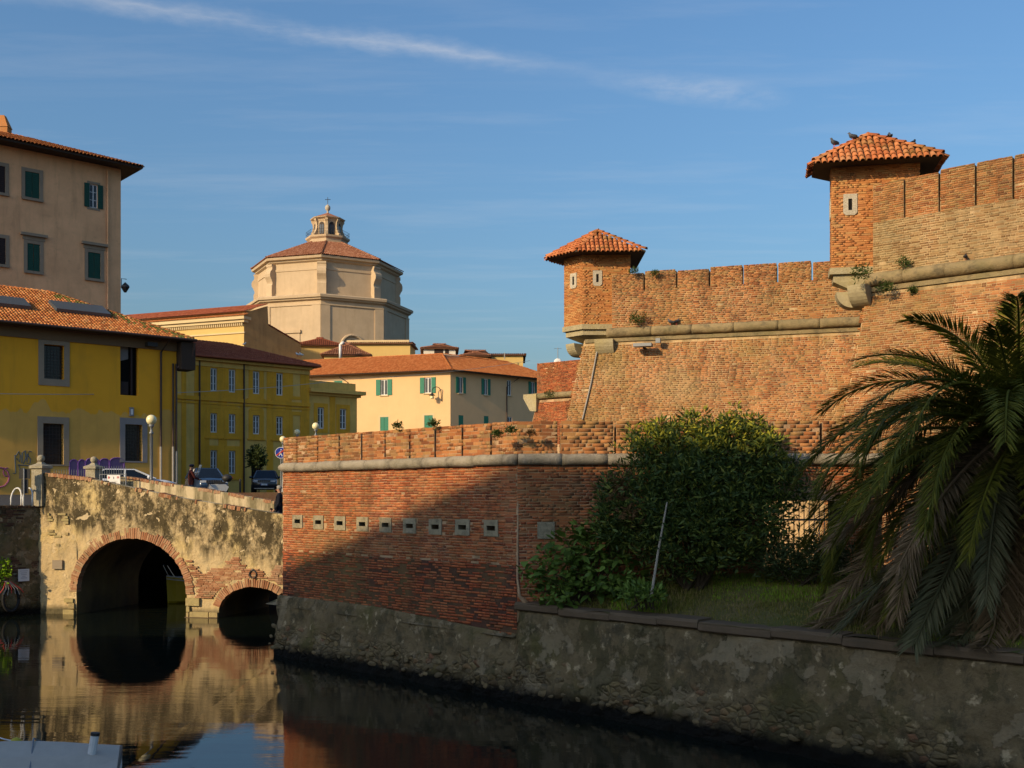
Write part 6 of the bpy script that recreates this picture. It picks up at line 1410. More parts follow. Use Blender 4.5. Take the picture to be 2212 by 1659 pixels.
for az, e in ((200, -48), (212, -52), (190, -44), (222, -55), (206, -40), (180, -50), (235, -58), (216, -47)):      # long dead fronds trailing over the grass and kerb
    frond(R(az+pr_.uniform(-4, 4)), R(e), R(pr_.uniform(-6, 12)), pr_.uniform(3.9, 4.6), pr_.choice(['palm_dead', 'palm_greygreen', 'palm_dead']), leaf=.7, npair=100, thin=1.2, twist=pr_.uniform(-.6, .6))
# leaning stick on the bank
o = MB().tube([at(1407, 1287, 20.0), at(1422, 1190, 20.0), at(1441, 1085, 19.9)], [.028, .022, .014], 7).build('leaning_stick', MAT['stick']); tag(o, 'thin pale stick leaning out of the grass into the big bush', 'stick')
# ------------------------------------------------------------------ street lamps with globes
def lamp(label, x, y, dia, Y, foot):
    c = at(x, y, Y); r = dia/2/F*Y; t = thing('street_lamp', label, 'lamp', (c[0], c[1], foot), 'globe street lamps'); H = c[2]-r-foot; b = V3(c[0], c[1], foot)
    m = MB(); m.lathe([(.13, 0), (.13, .15), (.09, .25), (.075, .9), (.06, 1.0), (.05, H-.42), (.085, H-.40), (.10, H-.33), (.05, H-.28), (.05, H-.12), (.11, H-.06), (.12, H+.01)], b, 10); m.build('post', MAT['iron_grey'], t, smooth=True)
    m = MB()
    for k in range(8): a = k*math.pi/4; m.tube([b+V3(math.cos(a+z*1.2)*.055, math.sin(a+z*1.2)*.055, 1.0+z) for z in np.linspace(0, max(.3, H-1.5), 6)], .012, 4)
    m.build('fluting', MAT['iron_grey'], t)
    MB().ball(c, r, 20, 14).build('globe', MAT['cream_globe'], t, smooth=True); return t
lamp('globe street lamp in front of the yellow house, nearest of the lamps', 327, 907, 22, 47, 4.02)
lamp('globe street lamp above the bastion parapet before the olive yellow building', 682, 920.5, 15.5, 66, 4.3)
lamp('smaller globe street lamp half above the bastion parapet', 642, 933.5, 12.5, 80, 4.45)
lamp('globe street lamp peeping out left of the bastion edge', 611, 949, 14, 74, 4.4)
# ------------------------------------------------------------------ vehicles
def carpaint(name, c): t = NT(name, .28, .5); t.col(c); t.b.inputs['Coat Weight'].default_value = .6; MAT[name] = t.m
carpaint('paint_black', (.010, .014, .020)); carpaint('paint_bluecar', (.012, .03, .07)); carpaint('paint_silver', (.42, .44, .46)); carpaint('paint_white', (.55, .57, .6))
flat('tyre', (.02, .02, .02), .8); flat('chrome', (.5, .5, .52), .2, .5, .8); flat('plate_white', (.7, .7, .7)); flat('plate_blue', (.03, .08, .35)); flat('lamp_glass', (.6, .62, .65), .1, .6)
def car(name, label, c, heading, paint, L=4.6, Wd=1.85, H=1.6, hood=1.05, kind='suv'):
    t = thing(name, label, 'car', c, 'parked cars'); c = np.asarray(c, float); X = dirv(heading); Yv = V3(-X[1], X[0], 0)
    P = lambda x, y, z: c+X*x+Yv*y+UP*z
    hl = L/2; hw = Wd/2; belt = hood+.03
    st = [(-hl, .55, .80, .78), (-hl+.12, .38, belt+.0, .93), (-hl+.7, .30, belt+.02, 1.0), (-.6, .28, belt+.02, 1.0), (.75, .28, belt, 1.0), (hl-.55, .30, hood-.03, .98), (hl-.15, .34, hood-.12, .93), (hl, .45, hood-.30, .82)]
    v = []; f = []
    for (x, zl, zt, k) in st:
        w = hw*k; v += [P(x, -w*.86, zl), P(x, -w, zl+.14), P(x, -w*1.0, (zl+zt)/2+.05), P(x, -w*.96, zt-.06), P(x, -w*.86, zt), P(x, 0, zt+.03), P(x, w*.86, zt), P(x, w*.96, zt-.06), P(x, w, (zl+zt)/2+.05), P(x, w, zl+.14), P(x, w*.86, zl)]
    n = 11
    for i in range(len(st)-1):
        for j in range(n): f.append((i*n+j, (i+1)*n+j, (i+1)*n+(j+1) % n, i*n+(j+1) % n))
    f += [tuple(range(n)), tuple((len(st)-1)*n+j for j in range(n))[::-1]]
    body = mesh_obj('body', v, f, MAT[paint], t, smooth=True)
    xr0, xr1, xf1, xf0 = (-hl+.18, -hl+.55, .25, 1.05) if kind == 'suv' else (-hl+.2, -hl+.85, .15, 1.1)
    b = [P(xr0, -hw*.9, belt), P(xf0, -hw*.9, belt), P(xf0, hw*.9, belt), P(xr0, hw*.9, belt)]; r_ = [P(xr1, -hw*.68, H-.04), P(xf1, -hw*.68, H-.04), P(xf1, hw*.68, H-.04), P(xr1, hw*.68, H-.04)]
    MB().add(b+r_, [(0, 1, 5, 4), (1, 2, 6, 5), (2, 3, 7, 6), (3, 0, 4, 7)]).build('glazing', MAT['car_glass'], t)
    m = MB(); m.add([q+UP*.001 for q in r_]+[q+UP*.045-(q-c-UP*(q-c)[2])*.05 for q in r_], [(0, 1, 5, 4), (1, 2, 6, 5), (2, 3, 7, 6), (3, 0, 4, 7), (4, 5, 6, 7)]); m.build('roof', MAT[paint], t)
    for i in range(4): MB().tube([b[i], r_[i]], .045, 6).build('pillar', MAT[paint], t)
    for s_ in (-1, 1):
        q = P(-.35, s_*hw*.905, belt); MB().tube([q, P(-.3, s_*hw*.69, H-.05)], .035, 6).build('pillar', MAT[paint], t)
        m = MB(); m.ball((0, 0, 0), .12, 10, 6, (.7, 1.1, .8)); m.v = [tuple(P(.75, s_*(hw+.10), belt+.08)+X*p[0]+Yv*p[1]+UP*p[2]) for p in m.v]; m.build('mirror', MAT[paint], t, smooth=True)
        for xx in (hl-.85, -hl+.85):
            w = MB(); cw = P(xx, s_*(hw-.20), .34); w.tube([cw, cw+Yv*s_*.22], .34, 18); wo = w.build('wheel', MAT['tyre'], t); MB().tube([cw+Yv*s_*.2, cw+Yv*s_*.225], .21, 12).build('rim', MAT['chrome'], wo)
        m = MB(); m.box(P(hl-.20, s_*hw*.62-.20, hood-.27), X*.17, Yv*.40, UP*.13); m.build('headlight', MAT['lamp_glass'], t)
        m = MB(); m.box(P(hl-.14, s_*hw*.68-.11, .50), X*.10, Yv*.22, UP*.13); m.build('fog_lamp', MAT['chrome'], t)
        m = MB(); m.box(P(-hl-.01, s_*hw*.70-.12, .82), X*.08, Yv*.24, UP*.2); m.build('tail_lamp', MAT['mark_red'], t)
    for k in range(7):
        y = (k-3)*.135; m = MB(); m.box(P(hl-.10, y-.045, hood-.29), X*.12, Yv*.09, UP*.17); g_ = m.build('grille_slot', MAT['iron'], t)
        m = MB(); m.box(P(hl+.021, y-.058, hood-.30), X*.006, Yv*.012, UP*.19); m.box(P(hl+.021, y-.046, hood-.30), X*.006, Yv*.092, UP*.012); m.build('slot_rim', MAT['chrome'], g_)
    m = MB(); m.box(P(hl-.02, -.26, .60), X*.05, Yv*.52, UP*.12); pl = m.build('number_plate', MAT['plate_white'], t)
    for s_ in (-1, 1): m = MB(); m.box(P(hl+.031, s_*.235-.022, .60), X*.002, Yv*.044, UP*.12); m.build('plate_band', MAT['plate_blue'], pl)
    m = MB(); m.box(P(hl-.08, -hw*.75, .34), X*.10, Yv*hw*1.5, UP*.05); m.build('bumper_strip', MAT['chrome'], t)
    return t
t = NT('car_glass', .05, .3); t.col((.008, .012, .018)); MAT['car_glass'] = t.m
c = at(559, HY, 80); car('parked_car', 'black off-road car with slotted grille parked facing us by the olive yellow building', (c[0], c[1]+2.3, 4.45), -80, 'paint_black', 4.7, 1.95, 1.76, 1.12)
c = at(424, HY, 62); car('parked_car', 'dark blue car parked behind the scooter and the man in maroon', (c[0], c[1]+2, 4.28), -62, 'paint_bluecar', 4.3, 1.8, 1.62, 1.0)
c = at(282, HY, 52.5); car('parked_car', 'silver white car behind the bridge railing in front of the yellow house', (c[0], c[1], 4.12), 25, 'paint_white', 4.2, 1.75, 1.42, .92, 'sedan')
# scooter
def scooter(c, heading, label):
    t = thing('scooter', label, 'scooter', c); c = np.asarray(c, float); X = dirv(heading); Yv = V3(-X[1], X[0], 0); P = lambda x, y, z: c+X*x+Yv*y+UP*z
    for xx in (.68, -.62):
        w = MB(); w.tube([P(xx, -.06, .26), P(xx, .06, .26)], .26, 16); wo = w.build('wheel', MAT['tyre'], t); MB().tube([P(xx, -.063, .26), P(xx, .063, .26)], .14, 10).build('rim', MAT['chrome'], wo)
    m = MB(); m.add([P(.82, -.08, .45), P(.82, .08, .45), P(.55, .26, .35), P(.55, -.26, .35), P(.72, -.14, .95), P(.72, .14, .95), P(.50, .24, .98), P(.50, -.24, .98)], [(0, 1, 5, 4), (1, 2, 6, 5), (2, 3, 7, 6), (3, 0, 4, 7), (4, 5, 6, 7)]); m.build('front_shield', MAT['paint_silver'], t)
    m = MB(); m.ball(P(.70, 0, .98), .16, 12, 8, (1, 1.3, .9)); m.build('nose', MAT['paint_silver'], t, smooth=True)
    m = MB(); m.ball(P(.82, 0, .90), .075, 10, 6); m.build('headlight', MAT['lamp_glass'], t, smooth=True)
    m = MB(); pr_ = [(.5, .25), (.1, .22), (-.1, .35), (-.75, .42), (-.85, .62), (-.7, .74), (.0, .72), (.1, .45), (.45, .35)]; m.prism([P(x, -.17, z) for x, z in pr_], Yv*.34); m.build('body', MAT['paint_silver'], t)
    m = MB(); pr_ = [(.08, .73), (-.68, .76), (-.72, .86), (-.3, .84), (.05, .80)]; m.prism([P(x, -.16, z) for x, z in pr_], Yv*.32); m.build('seat', MAT['iron'], t)
    m = MB(); n = 7; v = []
    for i in range(n):
        zz = 1.0+.62*i/(n-1); wv = .25*(1-.35*(i/(n-1))**2); xx = .66-.22*i/(n-1)
        for j in range(7): a = (j-3)/3; v.append(P(xx-.10*a*a, a*wv, zz))
    m.add(v, [(i*7+j, i*7+j+1, (i+1)*7+j+1, (i+1)*7+j) for i in range(n-1) for j in range(6)]); m.build('windscreen', MAT['screen_plastic'], t, smooth=True)
    m = MB(); m.tube([P(.52, -.36, 1.02), P(.58, 0, 1.0), P(.52, .36, 1.02)], .02, 6); m.build('handlebar', MAT['iron'], t)
    for s_ in (-1, 1): m = MB(); m.tube([P(.54, s_*.28, 1.02), P(.56, s_*.36, 1.22)], .008, 5); m.ball(P(.56, s_*.38, 1.26), .07, 8, 6, (.4, 1.2, .9)); m.build('mirror', MAT['chrome'], t)
    m = MB(); m.ball((0, 0, 0), .25, 14, 8, (.95, .95, .72)); m.v = [tuple(P(-.80, 0, 1.02)+X*p[0]+Yv*p[1]+UP*p[2]) for p in m.v]; tb = m.build('top_box', MAT['iron'], t, smooth=True)
    m = MB(); m.box(P(-1.045, -.13, 1.0), X*.03, Yv*.26, UP*.08); m.build('reflector', MAT['mark_red'], tb)
    return t
t = NT('screen_plastic', .08, .5); t.col((.16, .19, .21)); t.b.inputs['Transmission Weight'].default_value = .6; MAT['screen_plastic'] = t.m
c = at(452, HY, 49); scooter((c[0], c[1], 4.03), 205, 'silver scooter with clear windscreen and dark top box behind the bridge')
# ------------------------------------------------------------------ people
for n_, c_ in (('skin', (.42, .23, .15)), ('cloth_navy', (.012, .013, .020)), ('cloth_jeans', (.03, .04, .07)), ('cloth_maroon', (.055, .012, .010)), ('cloth_purple', (.03, .015, .04)), ('cloth_cap', (.03, .03, .045)), ('hair_grey', (.30, .28, .25)), ('hair_brown', (.05, .028, .015)), ('cloth_yellow', (.45, .38, .12)), ('shoe', (.02, .02, .02))): flat(n_, c_, .85, .15)
def skin_mesh(verts, edges, radii, root=0, sub=2):
    me = bpy.data.meshes.new('skel'); me.from_pydata([tuple(map(float, v)) for v in verts], edges, []); ob = bpy.data.objects.new('skel', me); COL.objects.link(ob)
    sk = ob.modifiers.new('s', 'SKIN'); sv = me.skin_vertices[0].data if me.skin_vertices else None
    if sv is None:
        bm_ = bmesh.new(); bm_.from_mesh(me); bm_.verts.layers.skin.verify(); bm_.to_mesh(me); bm_.free(); sv = me.skin_vertices[0].data
    for i, r_ in enumerate(radii): sv[i].radius = (r_, r_) if not isinstance(r_, tuple) else r_; sv[i].use_root = (i == root)
    ob.modifiers.new('u', 'SUBSURF').levels = sub
    dg = bpy.context.evaluated_depsgraph_get(); out = bpy.data.meshes.new_from_object(ob.evaluated_get(dg)); bpy.data.objects.remove(ob); return out
def person(label, c, heading, H, coat, legs, hair, armL, armR, stride=.0, cap=None, coat_low=.47):
    """armL/armR: elbow and hand offsets (forward, side, z as share of H)"""
    t = thing('person', label, 'person', c); c = np.asarray(c, float); X = dirv(heading); Yv = V3(-X[1], X[0], 0); P = lambda x, y, z: X*x*H+Yv*y*H+UP*z*H
    v = [P(0, 0, .53), P(0, 0, .62), P(.005, 0, .72), P(.0, 0, .81), P(0, 0, .86), P(.012, 0, .905), P(.018, 0, .955)]
    r_ = [(.085*H, .07*H), (.08*H, .065*H), (.095*H, .07*H), (.075*H, .055*H), .033*H, (.046*H, .052*H), (.044*H, .048*H)]
    e = [(0, 1), (1, 2), (2, 3), (3, 4), (4, 5), (5, 6)]
    for s_, arm in ((1, armL), (-1, armR)):
        b = len(v); v += [P(0, s_*.10, .80), P(arm[0][0], arm[0][1]*s_, arm[0][2]), P(arm[1][0], arm[1][1]*s_, arm[1][2])]; r_ += [.042*H, .032*H, .022*H]; e += [(3, b), (b, b+1), (b+1, b+2)]
        hd = unit(v[b+2]-v[b+1]); sd = Yv; 
        v.append(v[b+2]+hd*.035*H); r_.append((.024*H, .014*H)); e.append((b+2, b+3)); hb = b+3
        for q in range(4):
            off = X*(.018*(q-1.5))*H; b2 = len(v); L_ = (.035, .042, .040, .032)[q]*H; v += [v[hb]+hd*.012*H+off*.8, v[hb]+hd*(.012*H+L_*.6)+off, v[hb]+hd*(.012*H+L_)+off-sd*s_*.008*H]; r_ += [.0055*H, .005*H, .004*H]; e += [(hb, b2), (b2, b2+1), (b2+1, b2+2)]
        b2 = len(v); v += [v[hb]+X*.03*H, v[hb]+X*.036*H+hd*.022*H]; r_ += [.006*H, .005*H]; e += [(hb, b2), (b2, b2+1)]
        b = len(v); st = stride*s_; v += [P(st*.15, s_*.05, .48), P(st*.55+.02, s_*.055, .27), P(st*.9, s_*.055, .05), P(st*.9+.085, s_*.06, .022)]; r_ += [.060*H, .042*H, .030*H, .024*H]; e += [(0, b), (b, b+1), (b+1, b+2), (b+2, b+3)]
    me = skin_mesh(v, e, r_); 
    for m_ in ('skin', coat, legs, 'shoe'): me.materials.append(MAT[m_])
    hands = [np.array(v[i]) for i in (9,)]
    ha = P(*[armL[1][0], armL[1][1], armL[1][2]]); hb_ = P(armR[1][0], -armR[1][1], armR[1][2])
    for p in me.polygons:
        q = np.array(p.center); z = q[2]/H
        near = min(np.linalg.norm(q-ha), np.linalg.norm(q-hb_))
        p.material_index = 0 if z > .862 or near < .03*H or (z < min(ha[2], hb_[2])/H+.0 and min(np.linalg.norm(q-ha-UP*-.06*H), np.linalg.norm(q-hb_-UP*-.06*H)) < .055*H) else (1 if z > coat_low else (2 if z > .045 else 3))
        p.use_smooth = True
    o = bpy.data.objects.new('body', me); link(o, t); o.location = (0, 0, 0)
    hc = P(.010, 0, .952)
    m = MB(); m.ball((0, 0, 0), .066*H, 14, 10, (1.0, .86, 1.0)); vv = []
    for p in m.v:
        q = V3(*p); fwd = q[0]
        if q[2] < -.015*H+max(0, fwd)*.9: q = q*.72
        vv.append(tuple(c+hc+X*q[0]+Yv*q[1]+UP*q[2]))
    m.v = vv; m.build('hair', MAT[hair], t, smooth=True)
    if cap: 
        m = MB(); m.lathe([(.068*H, 0), (.07*H, .02*H), (.055*H, .045*H), (.01*H, .055*H)], c+hc+UP*.012*H, 14); m.box(c+hc+X*.05*H-Yv*.04*H+UP*.010*H, X*.05*H, Yv*.08*H, UP*.008*H); m.build('cap', MAT[cap], t, smooth=True)
    m = MB(); fx = c+P(.018, 0, .93); m.ball(fx+X*.050*H-UP*.005*H, .010*H, 8, 6, (1, 1, 1.4)); 
    m.build('nose', MAT['skin'], t, smooth=True)
    for s_ in (-1, 1): MB().ball(fx+X*.044*H+Yv*s_*.018*H+UP*.012*H, .006*H, 6, 5).build('eye', MAT['iron'], t); MB().ball(fx+Yv*s_*.047*H-X*.004*H, .012*H, 6, 5, (.8, .4, 1.2)).build('ear', MAT['skin'], t)
    MB().cbox(fx+X*.046*H-UP*.024*H, .012*H, .03*H, .006*H).build('mouth', MAT['mark_red'], t)
    return t
yb = 38.9; c = at(604, HY, yb); zd = zat(1050, yb)-1.74
person('grey-haired man in dark jacket walking down the bridge beside the bastion edge', (c[0], c[1], zd), 185, 1.74, 'cloth_navy', 'cloth_jeans', 'hair_grey', ((.0, .13, .64), (.10, .12, .50)), ((-.04, .13, .64), (.03, .14, .49)), .10)
c = at(590, HY, yb-.15); person('small brown-haired child held by the hand on the bridge', (c[0]-.06, c[1], zat(1098, yb)-.92), 185, .92, 'cloth_purple', 'cloth_jeans', 'hair_brown', ((.0, .13, .66), (.05, .12, .52)), ((-.02, .15, .74), (-.14, .15, .84)), .08)
c = at(413, HY, 48.4); person('man in maroon jacket and dark cap standing beside the scooter', (c[0], c[1], zat(1004, 48.4)-1.72), 30, 1.72, 'cloth_maroon', 'cloth_jeans', 'hair_brown', ((.06, .14, .66), (.18, .10, .62)), ((.06, .14, .66), (.18, .10, .62)), .02, 'cloth_cap')
# ------------------------------------------------------------------ birds
flat('feather_grey', (.075, .08, .095), .6, .3); flat('feather_dark', (.025, .026, .032), .6, .3); flat('feather_white', (.75, .74, .72), .7, .2); flat('beak', (.25, .16, .06))
def bird(name, label, foot, heading, s_, body, wing, group, tuck=False):
    t = thing(name, label, 'bird', foot, group); c = np.asarray(foot, float); X = dirv(heading); Yv = V3(-X[1], X[0], 0); P = lambda x, y, z: c+(X*x+Yv*y+UP*z)*s_
    prof = [(-.95, .50, .02), (-.62, .52, .10), (-.35, .58, .25), (0, .66, .34), (.25, .80, .33), (.38, .96, .22), (.44, 1.10, .16), (.50, 1.20, .165), (.58, 1.22, .12), (.64, 1.2, .04)]
    m = MB(); m.tube([P(x, 0, z) for x, z, r in prof], [r*s_ for x, z, r in prof], 10); m.build('body', MAT[body], t, smooth=True)
    for sg in (-1, 1):
        m = MB(); m.ball((0, 0, 0), 1, 10, 6, (.52, .08, .22)); m.v = [tuple(P(-.18+p[0]-p[2]*.4, sg*.29+p[1], .66+p[2]+p[0]*.22)) for p in m.v]; m.build('wing', MAT[wing], t, smooth=True)
        m = MB(); m.tube([P(.02, sg*.12, .4), P(.0, sg*.12, .0)], .035*s_, 5); m.tube([P(.0, sg*.12, .02), P(.14, sg*.12, .02)], .02*s_, 4); m.build('leg', MAT['mark_red'], t)
    m = MB(); m.tube([P(.62, 0, 1.2), P(.80, 0, 1.16)], [.05*s_, .008*s_], 6); m.build('bill', MAT['beak'], t)
def R_(x, y, Y): return at(x, y, Y)
pg = 'pigeons perched on the fort'
for lab, x, y, Y, hd in (('grey pigeon on the lower left hip of the larger turret roof, leftmost of four', 1802, 318, 31.8, 200), ('grey pigeon on the upper left hip of the larger turret roof, second of four', 1842, 304.5, 32.0, 160), ('grey pigeon on the upper right hip of the larger turret roof, third of four', 1922, 303, 32.1, 80), ('dark pigeon on the lower right hip of the larger turret roof, rightmost of four', 1971, 319, 31.9, 30)):
    bird('pigeon', lab, R_(x, y, Y+1.4), hd, .21, 'feather_grey' if 'dark' not in lab else 'feather_dark', 'feather_dark', pg)
zc2 = ZF+.19
for lab, x, hd in (('left pigeon of the pair resting on the curtain wall cordon', 1450, 170), ('right pigeon of the pair resting on the curtain wall cordon', 1462, 10)):
    p = W3.p(W3.u(x), zc2, .12); bird('pigeon', lab, p, hd, .19, 'feather_grey', 'feather_dark', pg)
p = W4.p(W4.u(2089), ZF+.2, .14); bird('pigeon', 'single dark pigeon on the right cordon under the paler brickwork', p, 60, .15, 'feather_dark', 'feather_dark', pg)
gg = 'gulls on the town roofs'
for lab, x, y, Y in (('white gull on the ridge of the red roof, left of a pair', 643, 770, 102.0), ('white gull at the end of the red roof, right of a pair', 651, 770.5, 101.5)):
    bird('gull', lab, at(x, y, Y), 200, .30, 'feather_white', 'feather_white', gg)
p = at(529, 751, 103); bird('gull', 'lone white gull on the dark red roof of the olive yellow building', at(528, 747, 106), 10, .28, 'feather_white', 'feather_white', gg)
# ------------------------------------------------------------------ left bank odds and ends
sp = thing('sign_post', 'dark sign boards seen from behind on a steel post beside the left pillar', 'sign', (*at(52, HY, 38.2)[:2], 3.87)); b = V3(*at(52, HY, 38.2)[:2], 3.87); zz = lambda y: zat(y, 38.2)
fcS = Facade(V3(b[0], b[1], 0), 8)
MB().tube([b, V3(b[0], b[1], zz(1012))], .03, 8).build('post', MAT['iron_grey'], sp)
for (x0, y0, x1, y1) in ((40.5, 1013, 64, 1034), (45.5, 1035, 60, 1066)): uz = fcS.uz(x0, y0, x1, y1); m = MB(); fcS.box(m, *uz, -.03, -.08); m.build('board', MAT['iron'], sp)
def rack(x0, x1, lab):
    a, bb = at(x0, HY, 38.4), at(x1, HY, 38.4); t = [V3(a[0]+(bb[0]-a[0])*(.5-.5*math.cos(s_)), a[1]+.1*math.sin(s_), 3.87+.28+.36*math.sin(s_)) for s_ in np.linspace(0, math.pi, 12)]
    o = MB().tube([V3(t[0][0], t[0][1], 3.86)]+t+[V3(t[-1][0], t[-1][1], 3.86)], .03, 8).build('bicycle_stand', MAT['white_paint'], None, smooth=True); tag(o, lab, 'bicycle stand', 'bicycle stands on the left quay')
rack(24, 46, 'white hooped bicycle stand, left one under the dark sign boards'); rack(50, 70, 'white hooped bicycle stand, right one next to the gate pillar')
ws = thing('wall_notice', 'small white mooring notice with lines of print on the dark left quay wall', 'sign', LQ.h(48, 1242)); uz = LQ.uz(36.5, 1229, 60, 1255); off = .14
m = MB(); LQ.box(m, *uz, off, off-.03); m.build('plate', MAT['plate_white'], ws); W_, H_ = uz[1]-uz[0], uz[3]-uz[2]
for (a, b_, z) in ((.15, .85, .82), (.2, .8, .66), (.25, .75, .52), (.35, .65, .38), (.2, .8, .24)): m = MB(); LQ.box(m, uz[0]+a*W_, uz[0]+b_*W_, uz[2]+z*H_, uz[2]+(z+.06)*H_, off+.004, off+.0005); m.build('print_line', MAT['mark_grey'], ws)
rp = thing('mooring_fender', 'worn tyre fender hung on white and red ropes at the left edge', 'fender', LQ.h(15, 1290)); c = LQ.h(19, 1294)+LQ.N*.2
MB().tube([c+LQ.U*.27*math.cos(a)+UP*.42*math.sin(a) for a in np.linspace(0, 2*math.pi, 19)], .055, 8).build('tyre', MAT['tyre'], rp, smooth=True)
for k in range(7):
    o_ = (k-3)*.04; MB().tube([LQ.h(5, 1255)+LQ.N*.15+LQ.U*o_*.3, c+UP*.62+LQ.U*(o_*.8-.1), c+UP*.38+LQ.U*(o_*2.4)+LQ.N*.06, c+UP*(.22-.03*(k % 3))+LQ.U*o_*3.4+LQ.N*.06], .016, 5).build('rope', MAT['pipe_grey' if k % 3 else 'mark_red'], rp)
# boat under the white cover, bottom left
flat('tarp', (.50, .43, .35), .7, .25, var=.3, sc=3, bump=.3); flat('buoy_yellow', (.55, .42, .02), .5, .4); flat('boat_blue', (.03, .06, .12), .5, .4)
def boat(name, label, c, heading, L, Wd, H, hullmat, covmat, cover=True, group=None):
    t = thing(name, label, 'boat', c, group); c = np.asarray(c, float); X = dirv(heading); Yv = V3(-X[1], X[0], 0); P = lambda x, y, z: c+X*x+Yv*y+UP*z
    n = 13; v = []
    for i in range(n):
        s_ = i/(n-1); x = (s_-.5)*L; w = Wd/2*(1-max(0, (s_-.55)/.45)**2.2)*(.86+.14*min(1, s_*4)); sh = H+.22*max(0, s_-.4)**2*2
        v += [P(x+.0, -w, sh), P(x, -w*.97, sh-.08), P(x-.05*s_, -w*.75, .02), P(x-.05*s_, 0, -.18), P(x-.05*s_, w*.75, .02), P(x, w*.97, sh-.08), P(x, w, sh)]
    f = [(i*7+j, i*7+j+1, (i+1)*7+j+1, (i+1)*7+j) for i in range(n-1) for j in range(6)]+[(0, 6, 5, 4, 3, 2, 1)]
    mesh_obj('hull', v, f, MAT[hullmat], t, smooth=False)
    v2 = []
    for i in range(n):
        s_ = i/(n-1); x = (s_-.5)*L; w = Wd/2*(1-max(0, (s_-.55)/.45)**2.2)*(.86+.14*min(1, s_*4))+.03; sh = H+.22*max(0, s_-.4)**2*2; hp = .34*math.sin(math.pi*min(1, .16+s_*.84)) if cover else .02
        v2 += [P(x, -w, sh-.12), P(x, -w, sh+.03), P(x, -w*.55, sh+hp*.62+random.uniform(-.015, .015)), P(x, 0, sh+hp), P(x, w*.55, sh+hp*.62+random.uniform(-.015, .015)), P(x, w, sh+.03), P(x, w, sh-.12)]
    f2 = [(i*7+j, i*7+j+1, (i+1)*7+j+1, (i+1)*7+j) for i in range(n-1) for j in range(6)]+[(0, 1, 2, 3, 4, 5, 6)[::-1]]
    mesh_obj('cover' if cover else 'deck', v2, f2, MAT[covmat], t, smooth=False)
    m = MB(); m.tube([P((i/(n-1)-.5)*L, sg*(Wd/2*(1-max(0, (i/(n-1)-.55)/.45)**2.2)*(.86+.14*min(1, i/(n-1)*4))+.035), H+.22*max(0, i/(n-1)-.4)**2*2-.04) for sg in (1,) for i in range(n)], .03, 6); m.build('rub_rail', MAT[hullmat], t)
    return t, P
bt, BP = boat('covered_boat', 'boat under a pale grey tarpaulin at the bottom left corner', (-7.45, 14.3, -.03), 197, 4.2, 1.5, .60, 'paint_white', 'tarp')
MB().tube([BP(-1.75, .3, .7), BP(-1.8, .3, 1.0)], .055, 10).build('mooring_bitt', MAT['white_paint'], bt); MB().tube([BP(-1.8, .3, 1.0), BP(-1.805, .3, 1.04)], .06, 10).build('bitt_cap', MAT['iron'], bt)
MB().tube([BP(-1.2, -.9, .62), BP(-1.0, 0, .95), BP(-1.05, .9, .6)], .012, 5).build('cover_seam', MAT['iron_grey'], bt)
o = MB().ball(at(34.5, 1606, 16.9), .095, 14, 10).build('buoy', MAT['buoy_yellow'], None, smooth=True); tag(o, 'yellow ball buoy behind the covered boat', 'buoy')
ob_ = thing('outboard_motor', 'dark blue covered outboard motor beside the yellow buoy', 'motor', at(48, 1628, 16.2)); c = at(48, 1626, 16.2)
MB().ball(c, .2, 12, 8, (1.3, .9, .7)).build('cowl', MAT['boat_blue'], ob_, smooth=True); MB().box(c-V3(.07, .07, .6), V3(.14, 0, 0), V3(0, .14, 0), UP*.5).build('leg', MAT['iron'], ob_)
MB().tube([at(-30, 1585, 17.5), at(10, 1597, 17), at(34, 1602, 16.9)], .012, 5).build('rope', MAT['white_paint'], ob_)
bt2, BP2 = boat('moored_boat', 'yellow hulled boat moored beyond the larger bridge arch', (-12.25, 43.4, .05), 215, 3.4, 1.4, .85, 'boat_yellow' if 'boat_yellow' in MAT else 'buoy_yellow', 'paint_white', False)
m = MB(); m.tube([BP2(1.5, -.4, 1.0), BP2(1.75, -.3, 1.45)], .015, 5); m.tube([BP2(1.5, .4, 1.0), BP2(1.75, .3, 1.45)], .015, 5); m.tube([BP2(1.75, -.3, 1.45), BP2(1.75, .3, 1.45)], .015, 5); m.build('bow_rail', MAT['chrome'], bt2)
# ------------------------------------------------------------------ signs, bollard, fence, cables
ns = thing('no_pedestrian_sign', 'round blue sign with red bar over a walking figure at the edge of the bastion', 'sign', (*at(607, HY, 70)[:2], 4.35)); fs = Facade(V3(*at(606.5, HY, 70)[:2], 0), 5)
c0 = at(606.5, 978, 70); rad = 12.2/F*70
def disc(c, r, out, n=24): return [c+fs.U*r*math.cos(a)+UP*r*math.sin(a)+fs.N*out for a in np.linspace(0, 2*math.pi, n, endpoint=False)]
MB().prism(disc(c0, rad, 0), fs.N*.02).build('rim', MAT['plate_white'], ns); MB().prism(disc(c0, rad*.92, .0205), fs.N*.004).build('disc', MAT['sign_blue'] if 'sign_blue' in MAT else flat('sign_blue', (.01, .03, .28)), ns)
q = lambda x, y, o_=.026: c0+fs.U*x*rad+UP*y*rad+fs.N*o_
m = MB(); m.tube([q(.05, .28), q(.0, -.05), q(.30, -.62)], .03*rad*3, 5); m.tube([q(.0, -.05), q(-.28, -.60)], .03*rad*3, 5); m.tube([q(.03, .2), q(-.3, -.02)], .03*rad*2.4, 5); m.ball(q(.1, .5), .13*rad, 8, 6); m.build('walking_figure', MAT['plate_white'], ns)
